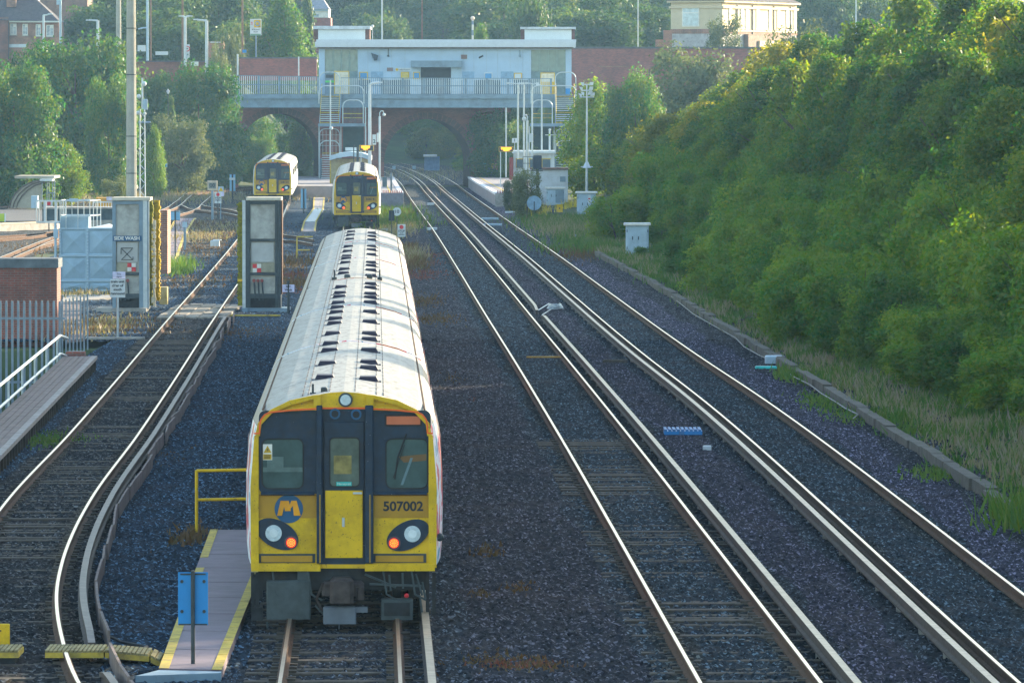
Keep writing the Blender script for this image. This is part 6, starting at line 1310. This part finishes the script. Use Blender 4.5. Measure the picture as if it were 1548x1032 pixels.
# ------------------------------------------------------------ trees, bushes and grass
def leaf_mesh(name, clumps, nleaf, size, mat_, seed, aspect=.62, up=.35):
    """a crown: leaf clumps (x,y,z,rx,rz) each a loose shell of single leaves"""
    rng = np.random.default_rng(seed); C = np.array(clumps); wts = (C[:,3]**2); k = rng.choice(len(C), nleaf, p=wts/wts.sum())
    d = rng.normal(size=(nleaf,3)); d /= np.linalg.norm(d, axis=1)[:,None]; r = rng.uniform(.15, 1.0, nleaf)**.45*(1+.25*rng.normal(size=nleaf)*.5)
    P = C[k,:3] + d*r[:,None]*np.stack([C[k,3], C[k,3], C[k,4]], 1)
    nrm = d*.8 + rng.normal(size=(nleaf,3))*.6 + np.array([0,0,up]); nrm /= np.linalg.norm(nrm, axis=1)[:,None]
    a = np.cross(nrm, rng.normal(size=(nleaf,3))); a /= np.linalg.norm(a, axis=1)[:,None]; b = np.cross(nrm, a)
    s = size*rng.uniform(.6, 1.35, nleaf)[:,None]; w_ = s*aspect*.5
    v = np.stack([P-a*s*.5, P+b*w_-a*s*.05, P+a*s*.5, P-b*w_-a*s*.05], 1).reshape(-1,3).astype(np.float32)
    n = nleaf; me = bpy.data.meshes.new(name); me.vertices.add(4*n); me.vertices.foreach_set('co', v.ravel()); me.loops.add(4*n); me.loops.foreach_set('vertex_index', np.arange(4*n, dtype=np.int32)); me.polygons.add(n); me.polygons.foreach_set('loop_start', (np.arange(n)*4).astype(np.int32)); me.update(calc_edges=True); me.materials.append(mat_); return me
def crown_clumps(seed, R, z0, z1, n, rc=(.28,.5), shape='round'):
    rng = random.Random(seed); out = []
    lobes = [(rng.uniform(0,6.28), rng.uniform(.75,1.12)) for _ in range(5)]
    for i in range(n):
        t = (i+rng.random())/n; z = z0+(z1-z0)*t
        if shape == 'round': prof = math.sin(math.pi*(.24+.56*t))**.7
        elif shape == 'cone': prof = (1-t)**.75*.95+.05
        elif shape == 'birch': prof = math.sin(math.pi*min(1, .16+.80*t))**.8*(1-.25*t)
        else: prof = .55+.45*math.sin(math.pi*min(1,.2+.6*t))
        a = rng.uniform(0, 6.283); f = max(lobes, key=lambda l: math.cos(a-l[0]))[1]; rr = R*prof*f*rng.uniform(.25,1)**.45; rad_ = R*rng.uniform(*rc)*(.6+.4*prof)
        out.append((rr*math.cos(a), rr*math.sin(a), z, rad_, rad_*rng.uniform(.6,1.15)))
    return out
def trunk_mesh(seed, h, r, R):
    rng = random.Random(seed); mb = MB(); P_ = [(0,0,-.3)]; x = y = 0
    for k in range(1, 6): x += rng.uniform(-.12,.12); y += rng.uniform(-.12,.12); P_.append((x,y,h*.8*k/5))
    mb.tube(P_, r, 7, r2=r*.25)
    for k in range(7):
        i = rng.randint(2, 4); b = Vector(P_[i]); a = rng.uniform(0,6.28); l = R*rng.uniform(.5,.9); mb.tube([b, b+Vector((math.cos(a)*l*.5, math.sin(a)*l*.5, l*.35)), b+Vector((math.cos(a)*l, math.sin(a)*l, l*.9))], r*.45, 5, r2=r*.1)
    return mb.mesh('trunk', bark)
SPEC = {}
def species(key, leafm, n, R, hgt, ncl, nleaf, size, shape, base=.18, rc=(.28,.5), tr=.14):
    SPEC[key] = [(leaf_mesh('crown', crown_clumps(hash((key, i)) % 1 + i*17+len(key)*101+ord(key[0]), R, hgt*base, hgt*.95, ncl, rc, shape), nleaf, size, leafm, i*31+ord(key[-1])), trunk_mesh(i+5, hgt, tr, R)) for i in range(n)]; SPEC[key+'_dim'] = (R*1.08, hgt)
species('wood', leaf_wood, 5, 2.4, 8.0, 85, 26000, .155, 'birch', .10, (.20,.46))
species('bush', leaf_bush, 4, 1.5, 2.8, 46, 13000, .115, 'bush', .08, (.22,.42), .05)
species('dark', leaf_dark, 3, 3.2, 7.5, 110, 26000, .21, 'round', .10, (.22,.42))
species('grey', leaf_grey, 2, 2.0, 5.0, 60, 14000, .17, 'bush', .08)
species('far', leaf_far, 4, 3.6, 9.0, 80, 13000, .36, 'round', .08)
species('cone', leaf_far, 2, 2.2, 10.0, 70, 9000, .34, 'cone', .06)
species('gold', leaf_sunlit, 2, 2.4, 7.5, 90, 22000, .17, 'birch', .06)
species('lime', leaf_bush, 2, 2.4, 7.5, 90, 22000, .17, 'birch', .06)
NT = [0]
def tree(name, key, x, y, width, height, label, cat='tree', group=None, base=None, var=None):
    NT[0] += 1; i = NT[0]; R, hh = SPEC[key+'_dim']; cr, tk_ = SPEC[key][(var if var is not None else i) % len(SPEC[key])]
    z = float(ground(x, y)) if base is None else base
    t = thing(name, label, cat, (x, y, z-.05), (i*2.399) % 6.283, group); s = width/2/R; t.scale = (s, s, height/hh)
    for nm, me in (('crown', cr), ('trunk', tk_)): o = bpy.data.objects.new(nm, me); COL.objects.link(o); o.parent = t
    return t
def tree_px(name, key, px, ptop, wpx, Y, label, cat='tree', group=None, base=None, var=None):
    c = W(px, ptop, Y); z = float(ground(c.x, Y)) if base is None else base
    return tree(name, key, c.x, Y, wpx*Y/10000, c.z-z, label, cat, group, base, var)
rnd = random.Random(21)
# the wood on the right bank, with an unseen middle row added for shade
for k0, hmin, hmax, wmin, wmax, step, key, nm in ((3.4,1.5,2.6,2.2,3.4,2.9,'bush','front'),(6.0,2.6,4.2,3.0,4.4,4.2,'bush','second'),(9.0,4.4,7.6,4.0,6.0,4.8,'wood','tall'),(13.0,6.6,9.5,4.8,6.8,5.2,'wood','tall'),(15.4,6.4,8.2,5,6.8,4.6,'wood','tall'),(17.5,6.0,8.2,5.2,7.2,6.2,'wood','tall')):
    y = 96 if nm == 'front' else 84
    while y < (410 if nm in ('front','second') else 190 if k0 == 15.4 else 470):
        yy = y+rnd.uniform(-.4,.4)*step; kk = k0+rnd.uniform(-.8,.8)
        if nm == 'front' and yy < 150: kk += 1.2+rnd.random()
        if nm == 'front' and yy > 185: kk -= .8
        x = float(kerbX(yy))+kk; px = 774+x/yy*10000
        hh = rnd.uniform(hmin, hmax); ww = rnd.uniform(wmin, wmax); y += step*rnd.uniform(.8,1.2)
        if nm == 'front' and (278 < yy < 345 or yy > 350): continue
        if nm == 'second' and (372 < yy or 300 < yy < 322): continue
        if nm == 'front': hh *= (.8 if yy < 170 else 1.1)
        if px > 1700: 
            if nm in ('front',): continue
        if nm == 'tall': hh *= float(np.interp(yy, [84,200,300,370,430,470], [1,1.03,1.12,.98,.66,.55]))
        if nm == 'front': tree('willow_bush', 'bush', x, yy, ww, hh, 'bright leafy bush in the front edge of the wood above the concrete kerb', 'bush', 'bushes along the front of the wood')
        elif nm == 'second': tree('willow_bush', 'bush', x, yy, ww, hh, 'taller light green bush between the front bushes and the trees of the wood', 'bush', 'second row of bushes in the wood')
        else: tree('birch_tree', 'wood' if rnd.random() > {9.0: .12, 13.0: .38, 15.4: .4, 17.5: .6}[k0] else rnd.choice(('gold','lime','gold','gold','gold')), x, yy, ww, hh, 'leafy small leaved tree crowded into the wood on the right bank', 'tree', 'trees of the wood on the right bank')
tree_px('birch_tree', 'wood', 1372, -4, 130, 300, 'thin topped tree poking above the skyline of the wood beside the slim masts')
tree_px('poplar_tree', 'grey', 1200, 48, 120, 420, 'pale grey green tree standing out in the wood below the cream building')
tree_px('poplar_tree', 'grey', 1150, 88, 80, 455, 'second pale grey green tree lower in the wood left of the first', base=1.5)
tree_px('lime_tree', 'lime', 896, 122, 124, 477, 'yellow green tree behind the floodlight post', base=.3)
tree_px('alder_tree', 'dark', 958, 112, 92, 465, 'dark green conical tree right of the floodlight post', base=.5)
tree_px('elder_bush', 'grey', 1050, 78, 150, 520, 'hazy grey green bush against the brick retaining wall', 'bush', base=2)
tree_px('elder_bush', 'far', 950, 178, 90, 470, 'dark bush behind the cabinet by the floodlight post', 'bush', base=.2)
for i, (x, y, w_, Y) in enumerate(((798,258,52,418),(775,270,30,440))): tree_px('willow_bush', 'grey' if i < 2 else 'bush', x, y, w_, Y, ('grey green bush in front of the end of the right hand platform','small bush at the edge of the right hand platform end','low bush below the white equipment hut')[i], 'bush', base=-.05)
for i, (x, y, w_, Y) in enumerate(((945,296,70,385),(972,318,75,352),(1000,340,60,335),(925,312,40,392),(985,372,60,312))): tree_px('willow_bush', 'bush', x, y, w_, Y, 'bushy green growth around the pale blue cabinets', 'bush', 'bushes around the trackside cabinets')
# left side
tree_px('sycamore_tree', 'dark', 20, 98, 146, 467, 'big dark leafy tree with sunlit edges at the left side of the picture', base=.0)
tree_px('sycamore_tree', 'dark', 114, 57, 180, 512, 'great round dark tree behind the curved shelter', base=.0)
tree_px('sycamore_tree', 'dark', 62, 74, 120, 518, 'leafy left shoulder of the round tree mass behind the curved shelter', base=.0)
tree_px('sycamore_tree', 'dark', 152, 84, 110, 515, 'leafy right shoulder of the round tree mass beside the stout mast', base=.0)
tree_px('sycamore_tree', 'dark', -30, 118, 150, 470, 'dark leafy tree cut by the left edge of the picture', base=.0)
tree_px('sycamore_tree', 'dark', 165, 118, 80, 480, 'lower dark tree behind the stout mast', base=.0)
for i, (k_, x, y, w_, Y, lab) in enumerate((('dark',305,97,128,545,'wide dark bushy tree left of the bridge below the street lamps'),('far',235,112,70,560,'rounded bushy tree behind the lattice mast'),('grey',275,178,90,530,'pale bushy growth in front of the wide dark tree by the bridge'),('cone',258,141,30,532,'narrow upright evergreen below the small lantern'),('far',335,150,62,552,'dark ivy covered bush at the left shoulder of the bridge'),('lime',233,190,44,500,'yellow green bush right of the lattice mast'),('dark',395,205,60,596,'dark bush inside the left arch of the bridge'),('far',320,215,50,545,'bush near the ground left of the dark bridge arch'),('dark',386,176,56,600,'dark bush at the left inside the left arch of the bridge'),('dark',402,182,70,612,'dark bush in the left arch beyond the bridge'),('dark',440,200,60,606,'dark leafy bush behind the young tree in the left arch'),('lime',452,192,56,575,'light green young tree growing in the left arch of the bridge'),('dark',752,168,90,566,'dark ivy bush against the bridge under the right stairs'),('far',785,190,60,560,'dark bush under the right stairs landing'),('grey',175,268,46,400,'pampas like pale clump beside the foot of the stout mast'),('lime',92,212,90,472,'yellow green shrubby bank between the two left trees'),('lime',20,225,110,468,'low shrubs behind the curved shelter'))):  # the dark bushes in the left arch are added to stand for its shade
    tree_px('bushy_tree' if y < 180 else 'shrub', k_, x, y, w_, Y, lab, 'tree' if y < 180 else 'bush', base=0.0)
# town trees
for k_, x, y, w_, Y, lab in (('far',560,6,90,860,'leafy tree behind the left half of the station roof'),('far',615,12,80,865,'low leafy tree behind the station roof beside the thin pale pole'),('far',675,8,80,858,'leafy tree behind the middle of the station roof'),('far',800,0,80,655,'leafy tree behind the right roof box'),('far',400,-5,90,862,'large hazy tree behind the station sign'),('far',520,10,80,870,'hazy tree right of the white walled house'),('far',140,8,110,700,'olive green tree in front of the plain brick building'),('far',205,14,60,715,'yellowish tree between the two high masts'),('grey',345,55,60,604,'grey green bush at the left end of the walkway by the timber pole'),('grey',330,78,36,600,'small grey bush beside the white lamp post'),('lime',432,-12,110,660,'bright yellow green tree right of the station sign'),('cone',465,-20,50,690,'dark weeping tree left of the white walled house'),('far',760,-12,175,760,'great rounded tree on the hillside behind the station roof'),('lime',725,34,60,640,'small yellow green tree behind the banded beacon pole'),('far',1240,-12,90,760,'hazy round tree right of the cream building'),('grey',1092,28,58,633,'grey bush in front of the cream building corner'),('far',985,10,80,690,'leafy tree left of the cream building'),('far',910,20,80,670,'leafy tree behind the brick retaining wall')):
    tree_px('town_tree', k_, x, y, w_, Y, lab)
for i, (Y0, n, h_) in enumerate(((665,13,7),(700,16,8.5),(745,18,9),(800,20,9.5),(870,22,10),(950,24,10.5),(1050,26,11),(1150,28,12))):
    for j in range(n):
        px = 190+ (840 if Y0 < 720 else 1400)*(j+rnd.random()*.8)/n - (0 if Y0 < 720 else 60)
        Y = Y0+rnd.uniform(-14,14); c = W(px, 0, Y)
        if Y0 < 720 and (445 < px < 510 or px > 1000): continue
        if Y0 < 800 and 1000 < px < 1225: continue
        if float(ground(c.x, Y)) < 7.5: continue
        tree('hillside_tree', 'far' if rnd.random() > .12 else 'cone', c.x, Y, rnd.uniform(6,9), h_*rnd.uniform(.75,1.15), 'hazy leafy tree on the hillside beyond the station', 'tree', 'trees on the hillside beyond the station')
# cutting seen through the arch, its lit look put into yellower leaves
for i in range(46):
    Y = 600+rnd.uniform(0,230); m_ = float((cA(Y)+cB(Y))/2); k_ = rnd.uniform(9,20); x = m_+k_ if i % 5 else m_-k_
    if abs(x-m_) < 11 and Y < 640: continue
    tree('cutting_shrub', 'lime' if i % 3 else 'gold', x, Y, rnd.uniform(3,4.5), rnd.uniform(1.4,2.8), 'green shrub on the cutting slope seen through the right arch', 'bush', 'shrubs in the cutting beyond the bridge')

for i in range(22):
    Y = 772+rnd.uniform(0,36); x = -30+34*(i+rnd.random())/22
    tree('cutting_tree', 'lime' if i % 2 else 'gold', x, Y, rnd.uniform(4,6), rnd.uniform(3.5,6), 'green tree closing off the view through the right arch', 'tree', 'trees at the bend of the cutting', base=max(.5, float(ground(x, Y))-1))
for i in range(14):
    Y = 640+rnd.uniform(0,110); x = float(cB(Y))+rnd.uniform(4.5,9)
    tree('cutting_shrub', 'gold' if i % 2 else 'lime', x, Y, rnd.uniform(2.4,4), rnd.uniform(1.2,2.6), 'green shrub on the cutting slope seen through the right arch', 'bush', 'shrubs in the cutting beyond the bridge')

def blades(name, spots, mat_, label, seed):
    """grass and weeds: spots = list of (x, y, spread_x, spread_y, count, height)"""
    rng = np.random.default_rng(seed); X = []; Hh = []
    for x, y, sx, sy, n, h in spots:
        p = rng.normal(size=(n,2))*np.array([sx,sy])*.5+np.array([x,y]); X.append(p); Hh.append(h*rng.uniform(.4,1.15,n))
    P = np.concatenate(X); h = np.concatenate(Hh); n = len(P); z = ground(P[:,0], P[:,1]); a = rng.uniform(0,6.283,n); lean = rng.normal(size=(n,2))*.35*h[:,None]; wd = .018+.02*rng.random(n)
    z = np.where(P[:,0] > kerbX(P[:,1]), z+.03, z-.02)
    v = np.stack([np.c_[P[:,0]-np.cos(a)*wd, P[:,1]-np.sin(a)*wd, z], np.c_[P[:,0]+np.cos(a)*wd, P[:,1]+np.sin(a)*wd, z], np.c_[P+lean, z+h]], 1).reshape(-1,3).astype(np.float32)
    me = bpy.data.meshes.new(name); me.vertices.add(3*n); me.vertices.foreach_set('co', v.ravel()); me.loops.add(3*n); me.loops.foreach_set('vertex_index', np.arange(3*n, dtype=np.int32)); me.polygons.add(n); me.polygons.foreach_set('loop_start', (np.arange(n)*3).astype(np.int32)); me.update(calc_edges=True); me.materials.append(mat_)
    o = bpy.data.objects.new(name, me); COL.objects.link(o); return tag(o, label, 'grass', None, 'stuff')
def verge(n, k0, k1, y0, y1, h, sd, cnt=26):
    r = random.Random(sd); out = []
    for _ in range(n):
        y = r.uniform(y0, y1); k_ = r.uniform(k0, k1); out.append((float(kerbX(y))+k_, y, .5, .8, cnt, h*r.uniform(.6,1.3)))
    return out
gr_green = leafmat('verge_green', (.03,.125,.008), (.06,.165,.012), (.13,.19,.02), .4)
gr_dry = leafmat('dry_grass', (.19,.155,.12), (.25,.20,.155), (.13,.17,.05), .3)
gr_rust = leafmat('rusty_weeds', (.16,.055,.028), (.19,.085,.04), (.13,.09,.035), .25)
gr_red = leafmat('red_weeds', (.22,.03,.03), (.26,.05,.05), (.15,.06,.04), .25)
gr_yel = leafmat('yellow_flowers', (.5,.4,.02), (.45,.4,.03), (.2,.22,.03), .2)
blades('verge_grass', verge(2300, .25, 5.5, 88, 420, .32, 1) + verge(500, 3, 12, 88, 320, .5, 2) + [(G(x,y).x, G(x,y).y, 2.5, 14, 900, .5) for x, y in ((830,335),(860,345),(900,360),(880,375),(590,330),(595,340),(575,320))], gr_green, 'green grass along the verge above the kerb and around the cabinets', 1)
blades('dry_grass', verge(330, .5, 3.8, 88, 150, .34, 3) + verge(120, .4, 2, 150, 200, .3, 13) + verge(350, .3, 3, 200, 400, .34, 4) + [(G(x,y).x, G(x,y).y, sx, sy, n, h) for x, y, sx, sy, n, h in ((860,350,2,18,700,.5),(840,340,2,18,600,.5),(230,300,14,30,2500,.4),(120,300,16,30,2500,.5),(150,492,1.6,12,500,.2),(140,500,1,8,300,.18),(330,345,3,24,700,.25),(290,360,2,14,500,.3),(600,350,1.2,25,700,.45),(640,262,8,40,1200,.5),(618,390,.8,16,500,.5),(120,445,1.5,6,500,.25),(645,270,6,40,900,.6))], gr_dry, 'dry straw coloured grass on the verge and between the sidings', 2)
blades('rusty_weeds', [(G(x,y).x, G(x,y).y, sx, sy, n, h) for x, y, sx, sy, n, h in ((755,998,.7,1.3,300,.06),(800,1006,.55,.8,200,.06),(785,888,.25,1.2,80,.08),(738,832,.3,1.5,70,.10),(724,897,.15,.8,50,.08),(640,455,.8,8,350,.14),(655,483,.9,6,350,.14),(620,400,.9,14,600,.4),(613,380,.6,12,400,.4),(310,380,3.0,26,1000,.15),(340,355,3.5,26,1000,.15),(290,425,2,12,600,.15),(290,340,2,18,500,.2),(435,400,1.5,20,700,.3),(440,430,1,10,500,.25),(170,490,1.5,10,300,.16),(180,497,2,6,300,.14),(290,812,.35,2.5,260,.16),(360,505,1.5,8,250,.08),(340,500,1,8,200,.08),(60,375,8,20,800,.2),(690,570,.5,4,80,.06),(600,325,1.2,20,500,.3),(870,385,1.2,14,400,.3),(105,500,.8,8,300,.3),(250,690,.5,4,60,.05))], gr_rust, 'rust coloured weeds scattered over the ballast and sidings', 3)
blades('red_weeds', [(G(x,y).x, G(x,y).y, sx, sy, n, h) for x, y, sx, sy, n, h in ((635,385,1.2,5,300,.10),(625,398,1.4,5,350,.10),(628,413,1.5,6,450,.12),(632,420,1,4,200,.1),(430,415,1.5,6,400,.14),(428,440,.8,4,250,.12),(715,605,.3,2,40,.05),(770,1004,.6,.6,120,.08))], gr_red, 'crimson low weeds beside the far part of the long train', 4)
blades('green_weeds', [(G(x,y).x, G(x,y).y, sx, sy, n, h) for x, y, sx, sy, n, h in ((62,664,.7,3,420,.12),(75,668,.5,3,200,.10),(120,664,.6,2,120,.08),(265,405,.8,6,500,.6),(272,412,.6,5,300,.4),(1190,570,.3,3,220,.35),(1235,605,.5,4,200,.15),(1290,630,.6,4,260,.12),(1420,715,.7,3,300,.14),(1545,790,.6,3,500,.6),(1250,615,.5,4,200,.15),(640,690,.2,1,30,.06))], gr_green, 'small green weeds by the planked platform, the brick pier and below the kerb', 5)
blades('yellow_flowers', [(G(x,y).x, G(x,y).y, .6, 4, 90, .7) for x, y in ((800,318),(822,322),(790,322),(862,318),(815,330))], gr_yel, 'yellow flowers in the grass around the round sign back', 6)

# ------------------------------------------------------------ haze
hz = MB().box(-185, 225, -35, 1290, -3.2, 47)
hm = bpy.data.materials.new('haze'); hm.use_nodes = True; hn = hm.node_tree; hn.nodes.remove(hn.nodes['Principled BSDF']); pv = hn.nodes.new('ShaderNodeVolumePrincipled'); pv.inputs['Color'].default_value = (.36,.64,1,1); pv.inputs['Density'].default_value = (.00010); pv.inputs['Anisotropy'].default_value = .35
hn.links.new(pv.outputs[0], hn.nodes['Material Output'].inputs['Volume'])
ho = bpy.data.objects.new('haze', hz.mesh('haze', hm)); COL.objects.link(ho); tag(ho, None, None, None, 'stuff')
